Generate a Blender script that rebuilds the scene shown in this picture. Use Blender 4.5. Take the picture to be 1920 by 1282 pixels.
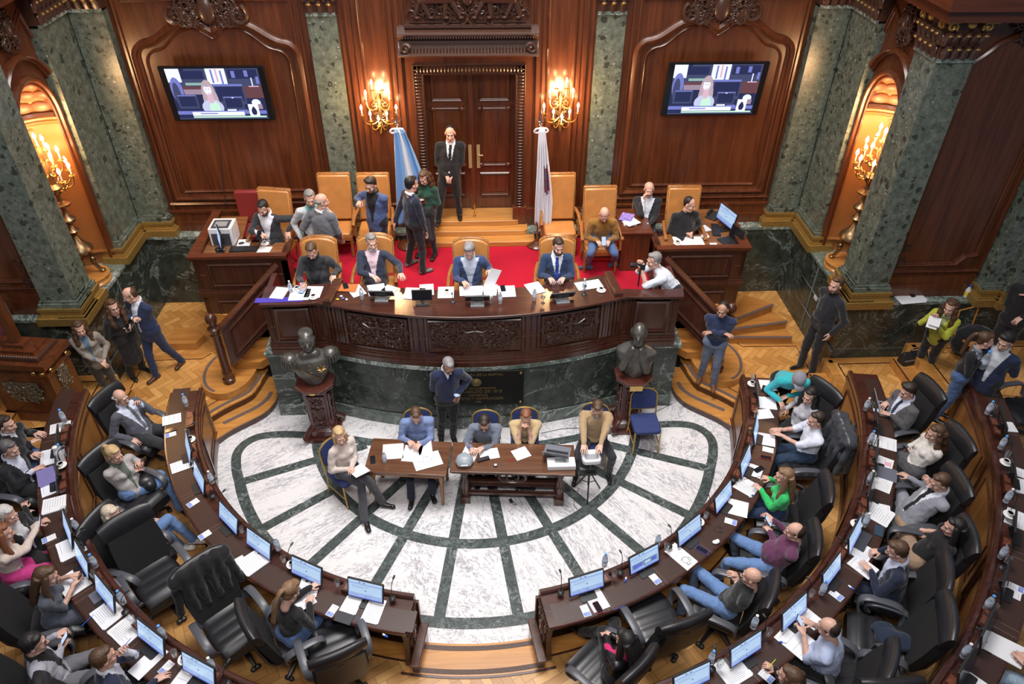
import bpy, bmesh, math, random
import numpy as np
from mathutils import Vector, Matrix
PI = math.pi
SC = bpy.context.scene
for o in list(bpy.data.objects):
    bpy.data.objects.remove(o)

# ------------------------------------------------------------------ camera
CAM = np.array([0.1468, -9.0922, 8.6663]); YAW, PITCH, ROLL, FPX = 0.0476, 0.6667, 0.0075, 1390.4
_f = np.array([math.sin(YAW)*math.cos(PITCH), math.cos(YAW)*math.cos(PITCH), -math.sin(PITCH)])
_r = np.array([math.cos(YAW), -math.sin(YAW), 0.]); _u = np.cross(_r, _f)
CR = _r*math.cos(ROLL)+_u*math.sin(ROLL); CU = -_r*math.sin(ROLL)+_u*math.cos(ROLL)
camd = bpy.data.cameras.new('camera'); cam = bpy.data.objects.new('camera', camd)
SC.collection.objects.link(cam)
camd.sensor_width = 36; camd.lens = 36*FPX/1920; camd.clip_start = .1; camd.clip_end = 100
m = Matrix(((CR[0], CU[0], -_f[0], CAM[0]), (CR[1], CU[1], -_f[1], CAM[1]), (CR[2], CU[2], -_f[2], CAM[2]), (0, 0, 0, 1)))
cam.matrix_world = m
SC.camera = cam
def at(u, v, z):
    """world point on the level z that the photograph shows at pixel u, v"""
    d = _f+CR*(u-960)/FPX-CU*(v-641)/FPX; t = (z-CAM[2])/d[2]
    p = CAM+t*d; return Vector((float(p[0]), float(p[1]), float(z)))
def aty(u, v, y):
    d = _f+CR*(u-960)/FPX-CU*(v-641)/FPX; t = (y-CAM[1])/d[1]
    p = CAM+t*d; return Vector((float(p[0]), float(y), float(p[2])))

# ------------------------------------------------------------------ light
SC.view_settings.view_transform = 'Standard'; SC.view_settings.look = 'None'
SC.view_settings.gamma = 1; SC.view_settings.use_curve_mapping = False
SC.view_settings.exposure = 0.35
W = bpy.data.worlds.new('world'); SC.world = W; W.use_nodes = True
W.node_tree.nodes['Background'].inputs[0].default_value = (.62, .68, .85, 1)
W.node_tree.nodes['Background'].inputs[1].default_value = .15
def area(name, loc, target, sx, sy, power, col, spread=PI):
    l = bpy.data.lights.new(name, 'AREA'); l.shape = 'RECTANGLE'; l.size = sx; l.size_y = sy
    l.energy = power; l.color = col; l.spread = spread
    o = bpy.data.objects.new(name, l); SC.collection.objects.link(o)
    o.location = loc; d = Vector(target)-Vector(loc); o.rotation_euler = d.to_track_quat('-Z', 'Y').to_euler()
    return o
area('ceiling_light', (0, -1.2, 13.5), (0, -1.2, 0), 5.5, 5, 560, (1, .96, .93), math.radians(100))
area('gallery_light', (0, -9.5, 12.5), (0, 2.2, 2.5), 7, 2.0, 290, (1, .95, .92), math.radians(110))

# ------------------------------------------------------------------ helpers
def link(o):
    SC.collection.objects.link(o); return o
def tag(o, label=None, cat=None, group=None, kind=None):
    if label: o['label'] = label
    if cat: o['category'] = cat
    if group: o['group'] = group
    if kind: o['kind'] = kind
    return o
def thing(name, label, cat, loc=(0, 0, 0), rz=0, group=None):
    o = bpy.data.objects.new(name, None); o.empty_display_size = .1
    link(o); o.location = loc; o.rotation_euler = (0, 0, rz)
    return tag(o, label, cat, group)
class MB:
    def __init__(s): s.v = []; s.f = []; s.m = []; s.T = Matrix.Identity(4); s.mi = 0
    def add(s, vs, fs, mi=None):
        n = len(s.v); T = s.T
        s.v += [tuple(T @ Vector(p)) for p in vs]; s.f += [tuple(n+i for i in f) for f in fs]
        s.m += [s.mi if mi is None else mi]*len(fs); return s
    def box(s, c, d, R=None, mi=None):
        vs = []
        for x in (-.5, .5):
            for y in (-.5, .5):
                for z in (-.5, .5):
                    p = Vector((x*d[0], y*d[1], z*d[2]))
                    if R is not None: p = R @ p
                    vs.append(p+Vector(c))
        return s.add(vs, [(0, 1, 3, 2), (4, 6, 7, 5), (0, 4, 5, 1), (2, 3, 7, 6), (0, 2, 6, 4), (1, 5, 7, 3)], mi)
    def bx(s, x0, x1, y0, y1, z0, z1, mi=None):
        return s.box(((x0+x1)/2, (y0+y1)/2, (z0+z1)/2), (abs(x1-x0), abs(y1-y0), abs(z1-z0)), None, mi)
    def prism(s, pts, z0, z1, mi=None, mtop=None):
        n = len(pts); a = sum(pts[i][0]*pts[(i+1) % n][1]-pts[(i+1) % n][0]*pts[i][1] for i in range(n))
        if a < 0: pts = pts[::-1]
        vs = [(p[0], p[1], z0) for p in pts]+[(p[0], p[1], z1) for p in pts]
        s.add(vs, [tuple(range(n))[::-1]]+[(i, (i+1) % n, n+(i+1) % n, n+i) for i in range(n)], mi)
        k = len(s.v)-n; s.f.append(tuple(range(k, k+n))); s.m.append(s.mi if mtop is None and mi is None else (mtop if mtop is not None else mi)); return s
    def loft(s, rings, mi=None, cap=True, closed=False):
        """rings: lists of equal length; skinned in order"""
        n = len(rings[0]); vs = [p for r in rings for p in r]; fs = []
        K = len(rings)
        for k in range(K if closed else K-1):
            a = k*n; b = ((k+1) % K)*n
            for i in range(n): j = (i+1) % n; fs.append((a+i, a+j, b+j, b+i))
        if cap and not closed: fs.append(tuple(range(n))[::-1]); fs.append(tuple((K-1)*n+i for i in range(n)))
        return s.add(vs, fs, mi)
    def tube(s, path, r, n=8, mi=None, cap=True, closed=False):
        P = [Vector(p) for p in path]; K = len(P); rs = r if isinstance(r, (list, tuple)) else [r]*K
        rings = []; up = None
        for i in range(K):
            if closed: t = P[(i+1) % K]-P[i-1]
            else: t = P[min(i+1, K-1)]-P[max(i-1, 0)]
            if t.length < 1e-9: t = Vector((0, 0, 1))
            t.normalize()
            if up is None: up = t.orthogonal().normalized()
            up = (up-t*up.dot(t)); up = up.normalized() if up.length > 1e-6 else t.orthogonal().normalized()
            w = t.cross(up)
            rings.append([P[i]+(up*math.cos(2*PI*k/n)+w*math.sin(2*PI*k/n))*rs[i] for k in range(n)])
        return s.loft(rings, mi, cap, closed)
    def cap(s, a, b, ra, rb, n=12, mi=None, e=1.0, wide=None):
        """rounded cone a-b; e squeezes across 'wide'"""
        a = Vector(a); b = Vector(b); t = b-a; L = t.length; t = t.normalized() if L > 1e-6 else Vector((0, 0, 1))
        u = Vector(wide) if wide is not None else t.orthogonal()
        u = u-t*u.dot(t); u = u.normalized() if u.length > 1e-4 else t.orthogonal().normalized(); w = t.cross(u)
        rings = []
        for k in range(1, 5):
            q = -PI/2+PI/2*k/5; rings.append((a+t*ra*math.sin(q), ra*math.cos(q)))
        rings.append((a, ra)); rings.append((b, rb))
        for k in range(1, 5):
            q = PI/2*k/5; rings.append((b+t*rb*math.sin(q), rb*math.cos(q)))
        return s.loft([[c+(u*math.cos(2*PI*i/n)+w*math.sin(2*PI*i/n)*e)*r for i in range(n)] for c, r in rings], mi)
    def ell(s, c, r, R=None, n=14, m=9, mi=None):
        rings = []
        for k in range(m+1):
            q = -PI/2+PI*(k+.15)/(m+.3) if True else 0
            ring = []
            for i in range(n):
                p = Vector((math.cos(q)*math.cos(2*PI*i/n)*r[0], math.cos(q)*math.sin(2*PI*i/n)*r[1], math.sin(q)*r[2]))
                if R is not None: p = R @ p
                ring.append(p+Vector(c))
            rings.append(ring)
        return s.loft(rings, mi)
    def lathe(s, prof, n=20, c=(0, 0, 0), mi=None, cap=True):
        return s.loft([[(c[0]+r*math.cos(2*PI*i/n), c[1]+r*math.sin(2*PI*i/n), c[2]+z) for i in range(n)] for r, z in prof], mi, cap)
    def arc(s, prof, a0, a1, n, mi=None, cap=True, c=(0, 0)):
        """profile [(r,z)...] closed polygon swept about z; angle measured from -Y towards +X, in degrees"""
        rings = []
        for k in range(n+1):
            t = math.radians(a0+(a1-a0)*k/n)
            rings.append([(c[0]+r*math.sin(t), c[1]-r*math.cos(t), z) for r, z in prof])
        return s.loft(rings, mi, cap)
    def sweep(s, path, prof, nrm, mi=None, closed=False):
        """moulding: profile [(out,h)] along path; nrm = surface normal (constant); out sideways in surface, h along the normal"""
        P = [Vector(p) for p in path]; K = len(P); N = Vector(nrm).normalized(); rings = []
        for i in range(K):
            if closed: a = P[i]-P[i-1]; b = P[(i+1) % K]-P[i]
            else: a = P[i]-P[max(i-1, 0)]; b = P[min(i+1, K-1)]-P[i]
            a = a if a.length > 1e-8 else b; b = b if b.length > 1e-8 else a
            a = a.normalized(); b = b.normalized(); sa = N.cross(a); sb = N.cross(b)
            w = sa+sb; w = w.normalized() if w.length > 1e-6 else sa
            k = 1/max(.45, w.dot(sa))
            rings.append([P[i]+w*o*k+N*h for o, h in prof])
        return s.loft(rings, mi, True, closed)
    def join(s, o): n = len(s.v); s.v += o.v; s.f += [tuple(n+i for i in f) for f in o.f]; s.m += o.m; return s
    def mesh(s, name, mats):
        me = bpy.data.meshes.new(name); me.from_pydata(s.v, [], s.f)
        for mt in (mats if isinstance(mats, (list, tuple)) else [mats]): me.materials.append(mt)
        me.polygons.foreach_set('material_index', s.m)
        bm = bmesh.new(); bm.from_mesh(me); bmesh.ops.recalc_face_normals(bm, faces=bm.faces); bm.to_mesh(me); bm.free()
        return me
    def build(s, name, mats, parent=None, loc=None, rz=0, smooth=None, bevel=0):
        me = s.mesh(name, mats)
        o = link(bpy.data.objects.new(name, me))
        if parent is not None: o.parent = parent
        if loc is not None: o.location = loc
        if rz: o.rotation_euler = (0, 0, rz)
        if smooth is None: smooth = 40
        if smooth:
            me.polygons.foreach_set('use_smooth', [True]*len(me.polygons)); me.set_sharp_from_angle(angle=math.radians(smooth))
        if bevel:
            b = o.modifiers.new('bevel', 'BEVEL'); b.width = bevel; b.segments = 2; b.limit_method = 'ANGLE'; b.angle_limit = math.radians(50)
        return o
def struct(mb, name, mats, **k):
    o = mb.build(name, mats, **k); o['kind'] = 'structure'; return o
def kids(o): return [c for c in bpy.data.objects if c.parent == o]
KID = {}
def copy_tree(o, parent=None):
    c = o.copy(); SC.collection.objects.link(c)
    if parent is not None: c.parent = parent; c.matrix_parent_inverse = o.matrix_parent_inverse
    if o not in KID: KID[o] = kids(o)
    for ch in KID[o]: copy_tree(ch, c)
    return c
def inst(proto, loc, rz=0, label=None, group=None, cat=None, scale=1, rot=None):
    """first use moves the prototype itself, later uses copy it"""
    if not proto.get('_used'): o = proto; KID[proto] = kids(proto)
    else: o = copy_tree(proto)
    proto['_used'] = 1
    o.location = loc; o.rotation_euler = rot if rot is not None else (0, 0, rz); o.scale = (scale,)*3
    for k, v in (('label', label), ('group', group), ('category', cat)):
        if v: o[k] = v
    return o
def rect(w, d, r=.0, n=4, c=(0, 0)):
    """rounded rectangle outline"""
    if r <= 0: return [(c[0]-w/2, c[1]-d/2), (c[0]+w/2, c[1]-d/2), (c[0]+w/2, c[1]+d/2), (c[0]-w/2, c[1]+d/2)]
    o = []
    for cx, cy, a in ((w/2-r, -d/2+r, -90), (w/2-r, d/2-r, 0), (-w/2+r, d/2-r, 90), (-w/2+r, -d/2+r, 180)):
        for k in range(n+1):
            t = math.radians(a+90*k/n); o.append((c[0]+cx+r*math.cos(t), c[1]+cy+r*math.sin(t)))
    return o
def pol(r, a, z=0):
    t = math.radians(a); return Vector((r*math.sin(t), -r*math.cos(t), z))

# ------------------------------------------------------------------ materials
def nt(name):
    mt = bpy.data.materials.new(name); mt.use_nodes = True; t = mt.node_tree
    return mt, t, t.nodes['Principled BSDF']
def N(t, typ, **k):
    n = t.nodes.new(typ)
    for a, v in k.items():
        if a.startswith('i_'): n.inputs[int(a[2:]) if a[2:].isdigit() else a[2:].replace('_', ' ')].default_value = v
        else: setattr(n, a, v)
    return n
def M_(t, op, a, b=None, c=None):
    n = t.nodes.new('ShaderNodeMath'); n.operation = op
    for i, x in enumerate((a, b, c)):
        if x is None: continue
        if isinstance(x, (int, float)): n.inputs[i].default_value = x
        else: t.links.new(x, n.inputs[i])
    return n.outputs[0]
def ramp(t, fac, stops, interp='LINEAR'):
    n = t.nodes.new('ShaderNodeValToRGB'); n.color_ramp.interpolation = interp; e = n.color_ramp.elements
    while len(e) < len(stops): e.new(.5)
    for k, (p, c) in enumerate(stops): e[k].position = p; e[k].color = (*c, 1)
    t.links.new(fac, n.inputs[0]); return n.outputs[0]
def coords(t, scale=(1, 1, 1), obj=True, rot=(0, 0, 0)):
    c = N(t, 'ShaderNodeTexCoord'); mp = N(t, 'ShaderNodeMapping'); mp.inputs['Scale'].default_value = scale; mp.inputs['Rotation'].default_value = rot
    t.links.new(c.outputs['Object'], mp.inputs[0]); return mp.outputs[0]
def noise(t, vec, scale, detail=4, rough=.55, dist=0):
    n = N(t, 'ShaderNodeTexNoise'); n.inputs['Scale'].default_value = scale; n.inputs['Detail'].default_value = detail
    n.inputs['Roughness'].default_value = rough; n.inputs['Distortion'].default_value = dist
    if vec is not None: t.links.new(vec, n.inputs['Vector'])
    return n.outputs['Fac']
def bump(t, b, h, st, dist=.01):
    n = N(t, 'ShaderNodeBump'); n.inputs['Strength'].default_value = st; n.inputs['Distance'].default_value = dist
    t.links.new(h, n.inputs['Height']); t.links.new(n.outputs[0], b.inputs['Normal'])
_mc = {}
def plain(name, col, rough=.5, metal=0, spec=.5, nz=0, coat=0, trans=0, emit=0, bmp=0, bs=60, sheen=0):
    key = name
    if key in _mc: return _mc[key]
    mt, t, b = nt(name); b.inputs['Roughness'].default_value = rough; b.inputs['Metallic'].default_value = metal
    b.inputs['Base Color'].default_value = (*col, 1); b.inputs['Specular IOR Level'].default_value = spec
    if coat: b.inputs['Coat Weight'].default_value = coat; b.inputs['Coat Roughness'].default_value = .15
    if trans: b.inputs['Transmission Weight'].default_value = trans
    if sheen: b.inputs['Sheen Weight'].default_value = sheen
    if emit: b.inputs['Emission Color'].default_value = (*col, 1); b.inputs['Emission Strength'].default_value = emit
    if nz or bmp:
        v = coords(t); f = noise(t, v, bs, 4)
        if nz:
            t.links.new(ramp(t, f, [(.3, tuple(max(0, c*(1-nz)) for c in col)), (.7, tuple(min(1, c*(1+nz)) for c in col))]), b.inputs['Base Color'])
        if bmp: bump(t, b, f, bmp)
    _mc[key] = mt; return mt
def wood(name, dark, light, axis=2, rough=.3, sc=1.0, coat=.3, spec=.5):
    mt, t, b = nt(name); s = [9, 9, 9]; s[axis] = .7
    v = coords(t, tuple(x*sc for x in s)); f = noise(t, v, 1.6, 7, .62, .6)
    v2 = coords(t, (.5, .5, .5)); f2 = noise(t, v2, 1.5, 3)
    mx = M_(t, 'ADD', M_(t, 'MULTIPLY', f, .75), M_(t, 'MULTIPLY', f2, .25))
    t.links.new(ramp(t, mx, [(.32, dark), (.68, light)]), b.inputs['Base Color'])
    b.inputs['Roughness'].default_value = rough; b.inputs['Coat Weight'].default_value = coat; b.inputs['Coat Roughness'].default_value = .2
    b.inputs['Specular IOR Level'].default_value = spec
    bump(t, b, f, .08, .004); return mt
def herring(name, w, L, rot, cols, off=(0, 0)):
    mt, t, b = nt(name); v = coords(t, (1/w, 1/w, 1), rot=(0, 0, rot))
    sp = N(t, 'ShaderNodeSeparateXYZ'); t.links.new(v, sp.inputs[0]); u_, v_ = sp.outputs[0], sp.outputs[1]
    fl = lambda x: M_(t, 'FLOOR', x)
    i, j = fl(u_), fl(v_); fu = M_(t, 'SUBTRACT', u_, i); fv = M_(t, 'SUBTRACT', v_, j)
    d = M_(t, 'SUBTRACT', i, j); q = M_(t, 'MULTIPLY', fl(M_(t, 'DIVIDE', d, 2*L)), 2*L); tt = M_(t, 'SUBTRACT', d, q)
    ver = M_(t, 'GREATER_THAN', tt, L-.5); hor = M_(t, 'SUBTRACT', 1, ver)
    mix = lambda a, c: M_(t, 'ADD', M_(t, 'MULTIPLY', a, hor), M_(t, 'MULTIPLY', c, ver))
    s_ = M_(t, 'SUBTRACT', tt, L)
    idx = mix(M_(t, 'SUBTRACT', i, tt), i); idy = mix(j, M_(t, 'ADD', j, s_))
    along = mix(M_(t, 'ADD', tt, fu), M_(t, 'ADD', M_(t, 'SUBTRACT', L-1, s_), fv)); across = mix(fv, fu)
    cx = N(t, 'ShaderNodeCombineXYZ'); t.links.new(idx, cx.inputs[0]); t.links.new(idy, cx.inputs[1]); t.links.new(ver, cx.inputs[2])
    wn = N(t, 'ShaderNodeTexWhiteNoise'); t.links.new(cx.outputs[0], wn.inputs['Vector'])
    gx = N(t, 'ShaderNodeCombineXYZ'); t.links.new(M_(t, 'MULTIPLY', along, .35), gx.inputs[0]); t.links.new(M_(t, 'MULTIPLY', across, 2.2), gx.inputs[1]); t.links.new(M_(t, 'MULTIPLY', wn.outputs['Value'], 40), gx.inputs[2])
    g = noise(t, gx.outputs[0], 1.5, 4)
    fac = M_(t, 'ADD', M_(t, 'MULTIPLY', wn.outputs['Value'], .62), M_(t, 'MULTIPLY', g, .38))
    col = ramp(t, fac, [(.1, cols[0]), (.5, cols[1]), (.9, cols[2])])
    e = M_(t, 'MINIMUM', M_(t, 'MINIMUM', across, M_(t, 'SUBTRACT', 1, across)), M_(t, 'MINIMUM', along, M_(t, 'SUBTRACT', L, along)))
    seam = M_(t, 'LESS_THAN', e, .035)
    mx = N(t, 'ShaderNodeMix', data_type='RGBA'); t.links.new(M_(t, 'MULTIPLY', seam, .6), mx.inputs[0]); t.links.new(col, mx.inputs[6]); mx.inputs[7].default_value = (*[c*.35 for c in cols[0]], 1)
    t.links.new(mx.outputs[2], b.inputs['Base Color']); b.inputs['Roughness'].default_value = .33; b.inputs['Coat Weight'].default_value = .2
    return mt
def white_marble():
    mt, t, b = nt('veined_white_marble'); c = N(t, 'ShaderNodeTexCoord'); sp = N(t, 'ShaderNodeSeparateXYZ'); t.links.new(c.outputs['Object'], sp.inputs[0])
    x, y = sp.outputs[0], sp.outputs[1]
    ang = M_(t, 'ARCTAN2', x, M_(t, 'MULTIPLY', y, -1)); k = M_(t, 'FLOOR', M_(t, 'ADD', M_(t, 'DIVIDE', ang, .2674), .5))
    r = M_(t, 'SQRT', M_(t, 'ADD', M_(t, 'MULTIPLY', x, x), M_(t, 'MULTIPLY', y, y))); ring = M_(t, 'ADD', M_(t, 'GREATER_THAN', r, 2.65), M_(t, 'GREATER_THAN', r, 3.87))
    cid = N(t, 'ShaderNodeCombineXYZ'); t.links.new(k, cid.inputs[0]); t.links.new(ring, cid.inputs[1])
    wn = N(t, 'ShaderNodeTexWhiteNoise'); t.links.new(cid.outputs[0], wn.inputs['Vector'])
    rot = N(t, 'ShaderNodeVectorRotate', rotation_type='Z_AXIS'); t.links.new(c.outputs['Object'], rot.inputs[0])
    t.links.new(M_(t, 'ADD', M_(t, 'MULTIPLY', ang, 1.0), M_(t, 'MULTIPLY', wn.outputs['Value'], .9)), rot.inputs['Angle'])
    mp = N(t, 'ShaderNodeMapping'); mp.inputs['Scale'].default_value = (1.3, 3.4, 1); t.links.new(rot.outputs[0], mp.inputs[0])
    off = N(t, 'ShaderNodeVectorMath', operation='ADD'); t.links.new(mp.outputs[0], off.inputs[0]); t.links.new(wn.outputs['Color'], off.inputs[1])
    a = noise(t, off.outputs[0], 3.0, 9, .62, .7)
    a2 = noise(t, off.outputs[0], .8, 3, .5, .3)
    v = M_(t, 'ABSOLUTE', M_(t, 'SUBTRACT', a, .5)); w = M_(t, 'MULTIPLY', M_(t, 'SUBTRACT', a2, .34), .25)
    f = M_(t, 'DIVIDE', v, M_(t, 'MAXIMUM', w, .004))
    col = ramp(t, f, [(0, (.25, .25, .29)), (.4, (.55, .54, .57)), (1, (.7, .69, .7))])
    t.links.new(col, b.inputs['Base Color']); b.inputs['Roughness'].default_value = .3; return mt
def green_marble(name, base, vein, sc=1.0, rough=.3, amt=.012):
    mt, t, b = nt(name); v = coords(t, (sc, sc, sc)); n1 = noise(t, v, 1.3, 8, .65, 1.4); n2 = noise(t, v, 5, 6, .7, .5); n3 = noise(t, v, .7, 2)
    ve = M_(t, 'ABSOLUTE', M_(t, 'SUBTRACT', n1, .5)); f = M_(t, 'DIVIDE', ve, M_(t, 'ADD', M_(t, 'MULTIPLY', M_(t, 'POWER', n3, 4), amt*14), .0006))
    c1 = ramp(t, n2, [(.35, tuple(x*.4 for x in base)), (.55, base), (.8, tuple(x*1.9 for x in base))])
    c2 = ramp(t, f, [(0, (1, 1, 1)), (1, (0, 0, 0))])
    mx = N(t, 'ShaderNodeMix', data_type='RGBA'); t.links.new(M_(t, 'MULTIPLY', c2, .8), mx.inputs[0]); t.links.new(c1, mx.inputs[6]); mx.inputs[7].default_value = (*vein, 1)
    t.links.new(mx.outputs[2], b.inputs['Base Color']); b.inputs['Roughness'].default_value = rough; return mt
def speckled(name, base, sc=1.0, rough=.28):
    """brecciated green marble: dark and white chips"""
    mt, t, b = nt(name); v = coords(t, (sc, sc, sc)); dn = noise(t, v, 3, 3)
    n2 = noise(t, v, 9, 6, .7); c = ramp(t, n2, [(.3, tuple(x*.45 for x in base)), (.5, base), (.72, tuple(x*1.7 for x in base))])
    def chips(scale, thr, col, c):
        vo = N(t, 'ShaderNodeTexVoronoi'); vo.inputs['Scale'].default_value = scale*1.35; vo.inputs['Randomness'].default_value = 1
        dv = N(t, 'ShaderNodeVectorMath', operation='ADD'); ns = N(t, 'ShaderNodeTexNoise'); ns.inputs['Scale'].default_value = scale*1.3
        t.links.new(v, ns.inputs['Vector']); sc_ = N(t, 'ShaderNodeVectorMath', operation='SCALE'); sc_.inputs['Scale'].default_value = .9/scale
        t.links.new(ns.outputs['Color'], sc_.inputs[0]); t.links.new(v, dv.inputs[0]); t.links.new(sc_.outputs[0], dv.inputs[1]); t.links.new(dv.outputs[0], vo.inputs['Vector'])
        sel = N(t, 'ShaderNodeSeparateColor'); t.links.new(vo.outputs['Color'], sel.inputs[0])
        th = M_(t, 'MULTIPLY', sel.outputs[0], thr)
        m = M_(t, 'MULTIPLY', M_(t, 'LESS_THAN', vo.outputs['Distance'], th), M_(t, 'GREATER_THAN', sel.outputs[1], .45))
        mx = N(t, 'ShaderNodeMix', data_type='RGBA'); t.links.new(M_(t, 'MULTIPLY', m, .85), mx.inputs[0]); t.links.new(c, mx.inputs[6]); mx.inputs[7].default_value = (*col, 1)
        return mx.outputs[2]
    c = chips(7, .5, tuple(x*.22 for x in base), c); c = chips(16, .42, tuple(x*.3 for x in base), c); c = chips(11, .2, (.5, .53, .5), c)
    t.links.new(c, b.inputs['Base Color']); b.inputs['Roughness'].default_value = rough; return mt
MAHOG = wood('mahogany', (.055, .0145, .006), (.15, .045, .0155), 2, .28)
MAHOGH = wood('mahogany_lengthwise', (.06, .015, .007), (.16, .045, .018), 0, .28)
CARVED = plain('carved_dark_wood', (.065, .028, .018), .36, nz=.35, coat=.3)
DARKW = wood('dark_desk_wood', (.032, .011, .008), (.085, .028, .018), 0, .24, coat=.5)
DARKV = wood('dark_desk_wood_upright', (.036, .012, .008), (.095, .032, .018), 2, .28, coat=.4)
HONEY = wood('honey_wood', (.36, .145, .03), (.62, .29, .075), 0, .3)
HONEYV = wood('amber_panel_wood', (.17, .065, .018), (.34, .145, .04), 2, .33)
PARQ = herring('herringbone_parquet', .105, 3, PI/4, [(.42, .185, .045), (.6, .29, .08), (.74, .4, .13)])
PARQD = herring('ring_parquet', .105, 3, PI/4+.3, [(.36, .17, .05), (.5, .26, .085), (.62, .35, .125)])
GRIP = plain('anti_slip_strip', (.12, .085, .075), .8, nz=.2)
WMARB = white_marble()
INLAY = green_marble('green_inlay_marble', (.062, .08, .078), (.3, .33, .33), 3, .3, .012)
GMARB = green_marble('dark_green_marble', (.043, .055, .045), (.3, .34, .31), .9, .25, .01)
GTOP = green_marble('green_marble_edge', (.14, .19, .165), (.6, .65, .62), 3, .3, .03)
SPECK = speckled('speckled_green_marble', (.125, .148, .118))
GOLD = plain('aged_gilding', (.42, .27, .08), .42, metal=.6, nz=.3)
BRASS = plain('brass', (.62, .42, .16), .28, metal=1)
BRONZE = plain('dark_bronze', (.12, .115, .105), .36, metal=.5, nz=.3, bs=8)
BRONZEG = plain('antique_bronze', (.28, .19, .1), .35, metal=.9, nz=.3, bs=20)
CARPET = plain('red_carpet', (.42, .012, .03), .95, nz=.12, bs=90, spec=.1)
LEATH = plain('tan_leather', (.5, .215, .06), .36, nz=.14, bs=5, coat=.15, bmp=.05)
CHAIRW = wood('chair_oak', (.2, .075, .02), (.42, .18, .05), 2, .35)
BLEATH = plain('black_leather', (.016, .016, .019), .38, nz=.2, bs=7, bmp=.12)
BFAB = plain('black_mesh_fabric', (.012, .012, .014), .85, nz=.2)
BPLAS = plain('black_plastic', (.02, .02, .022), .42)
ARMP = plain('grey_armrest_plastic', (.075, .08, .095), .38)
GREYP = plain('grey_plastic', (.3, .31, .33), .45)
WPLAS = plain('white_plastic', (.72, .73, .75), .4)
PAPER = plain('white_paper', (.78, .79, .82), .75, nz=.02, bs=30)
INK = plain('grey_print', (.42, .43, .46), .8)
CHROME = plain('chrome', (.7, .7, .72), .15, metal=1)
GLASS = plain('clear_glass', (.92, .95, .97), .05, trans=.92, spec=.5)
BOTTLE = plain('bottle_plastic', (.8, .86, .93), .15, trans=.75)
BLUEP = plain('blue_plastic', (.03, .1, .55), .35)
PORC = plain('white_porcelain', (.85, .85, .84), .2)
# ================================================================== the room
def lerp(a, b, t): return a+(b-a)*t
def mpt(pts): return [(-x, y) for x, y in pts]
def wcurve(x):                                   # front line of the podium in plan
    x = abs(x)
    if x < 2.35: return -.38+x*x*.083
    return .07
def strip(mb, pts, w, z0, z1, mi):
    """flat band following pts"""
    P = [Vector((p[0], p[1], 0)) for p in pts]; L, R_ = [], []
    for i in range(len(P)):
        t = (P[min(i+1, len(P)-1)]-P[max(i-1, 0)]).normalized(); s = Vector((-t.y, t.x, 0))*w/2; L.append(P[i]+s); R_.append(P[i]-s)
    for i in range(len(P)-1):
        q = [L[i], L[i+1], R_[i+1], R_[i]]; mb.prism([(p.x, p.y) for p in q], z0, z1, mi)
# --- hemicycle marble floor with green inlay bands
mb = MB()
mb.prism([(4.35*math.sin(math.radians(a)), -4.35*math.cos(math.radians(a))) for a in range(-90, 91, 5)]+[(4.32, .9), (-4.32, .9)], -.2, 0, 0)
mb.mi = 1
D = .2674
def ringband(r, a0, a1, n, w=.16): strip(mb, [(r*math.sin(lerp(a0, a1, k/n)), -r*math.cos(lerp(a0, a1, k/n))) for k in range(n+1)], w, 0, .002, 1)
ringband(2.65, -1.39, 1.39, 60); ringband(3.87, -1.2, 1.2, 60)
for sg in (-1, 1):
    a = 1.2; cc = [(3.87*math.sin(a), -3.87*math.cos(a)), (3.72, -1.15), (3.79, -.9), (3.8, -.75), (3.75, -.6), (3.64, -.48), (3.5, -.41), (3.3, -.385), (3.05, -.385), (2.7, -.43), (2.34, -.47), (2.06, -.53), (1.51, -.67), (1., -.77), (.5, -.82), (0, -.84)]
    # round the corner smoothly
    q = cc
    for _ in range(2):
        q = [q[0]]+[((1-t)*q[i][0]+t*q[i+1][0], (1-t)*q[i][1]+t*q[i+1][1]) for i in range(len(q)-1) for t in (.25, .75)]+[q[-1]]
    strip(mb, [(sg*x, y) for x, y in q], .15, 0, .0024, 1)
for i in range(10):
    t = (i-4.5)*D; u = (math.sin(t), -math.cos(t))
    r0 = .86/max(.2, math.cos(t)) if abs(t) < 1.15 else 1.9
    strip(mb, [(u[0]*r0, u[1]*r0), (u[0]*3.87, u[1]*3.87)], .15, 0, .0028, 1)
struct(mb, 'floor_marble', [WMARB, INLAY], smooth=0)
# --- ring floors behind the desk rows, landings
def ringfloor(name, r0, r1, z, a=86, mats=(PARQD, HONEY, DARKW)):
    mb = MB(); n = 60
    mb.arc([(r0, z-.32), (r1, z-.32), (r1, z), (r0, z)], -a, a, n, 0)
    mb.arc([(r0-.001, z-.3), (r0+.2, z-.3), (r0+.2, z+.003), (r0-.001, z+.003)], -a, a, n, 1)
    mb.arc([(r0+.2, z), (r0+.225, z), (r0+.225, z+.004), (r0+.2, z+.004)], -a, a, n, 2)
    struct(mb, name, list(mats), smooth=30)
ringfloor('floor_ring_1', 4.37, 5.82, .3, 84)
ringfloor('floor_ring_2', 5.8, 7.32, .6, 84)
ringfloor('floor_ring_3', 7.3, 9.6, .9, 84)
lowR = [(3.3, .9), (3.41, .55), (3.39, .27), (3.52, 0), (3.75, -.19), (4.01, -.4), (4.16, -.62), (4.3, -.62), (4.6, -.3), (4.6, .9)]
upR = [(3.62, .9), (3.7, .5), (3.76, .27), (4.06, .04), (4.33, -.24), (4.42, -.46)]
def smooth_pts(q, n=2):
    for _ in range(n): q = [q[0]]+[((1-t)*q[i][0]+t*q[i+1][0], (1-t)*q[i][1]+t*q[i+1][1]) for i in range(len(q)-1) for t in (.25, .75)]+[q[-1]]
    return q
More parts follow.
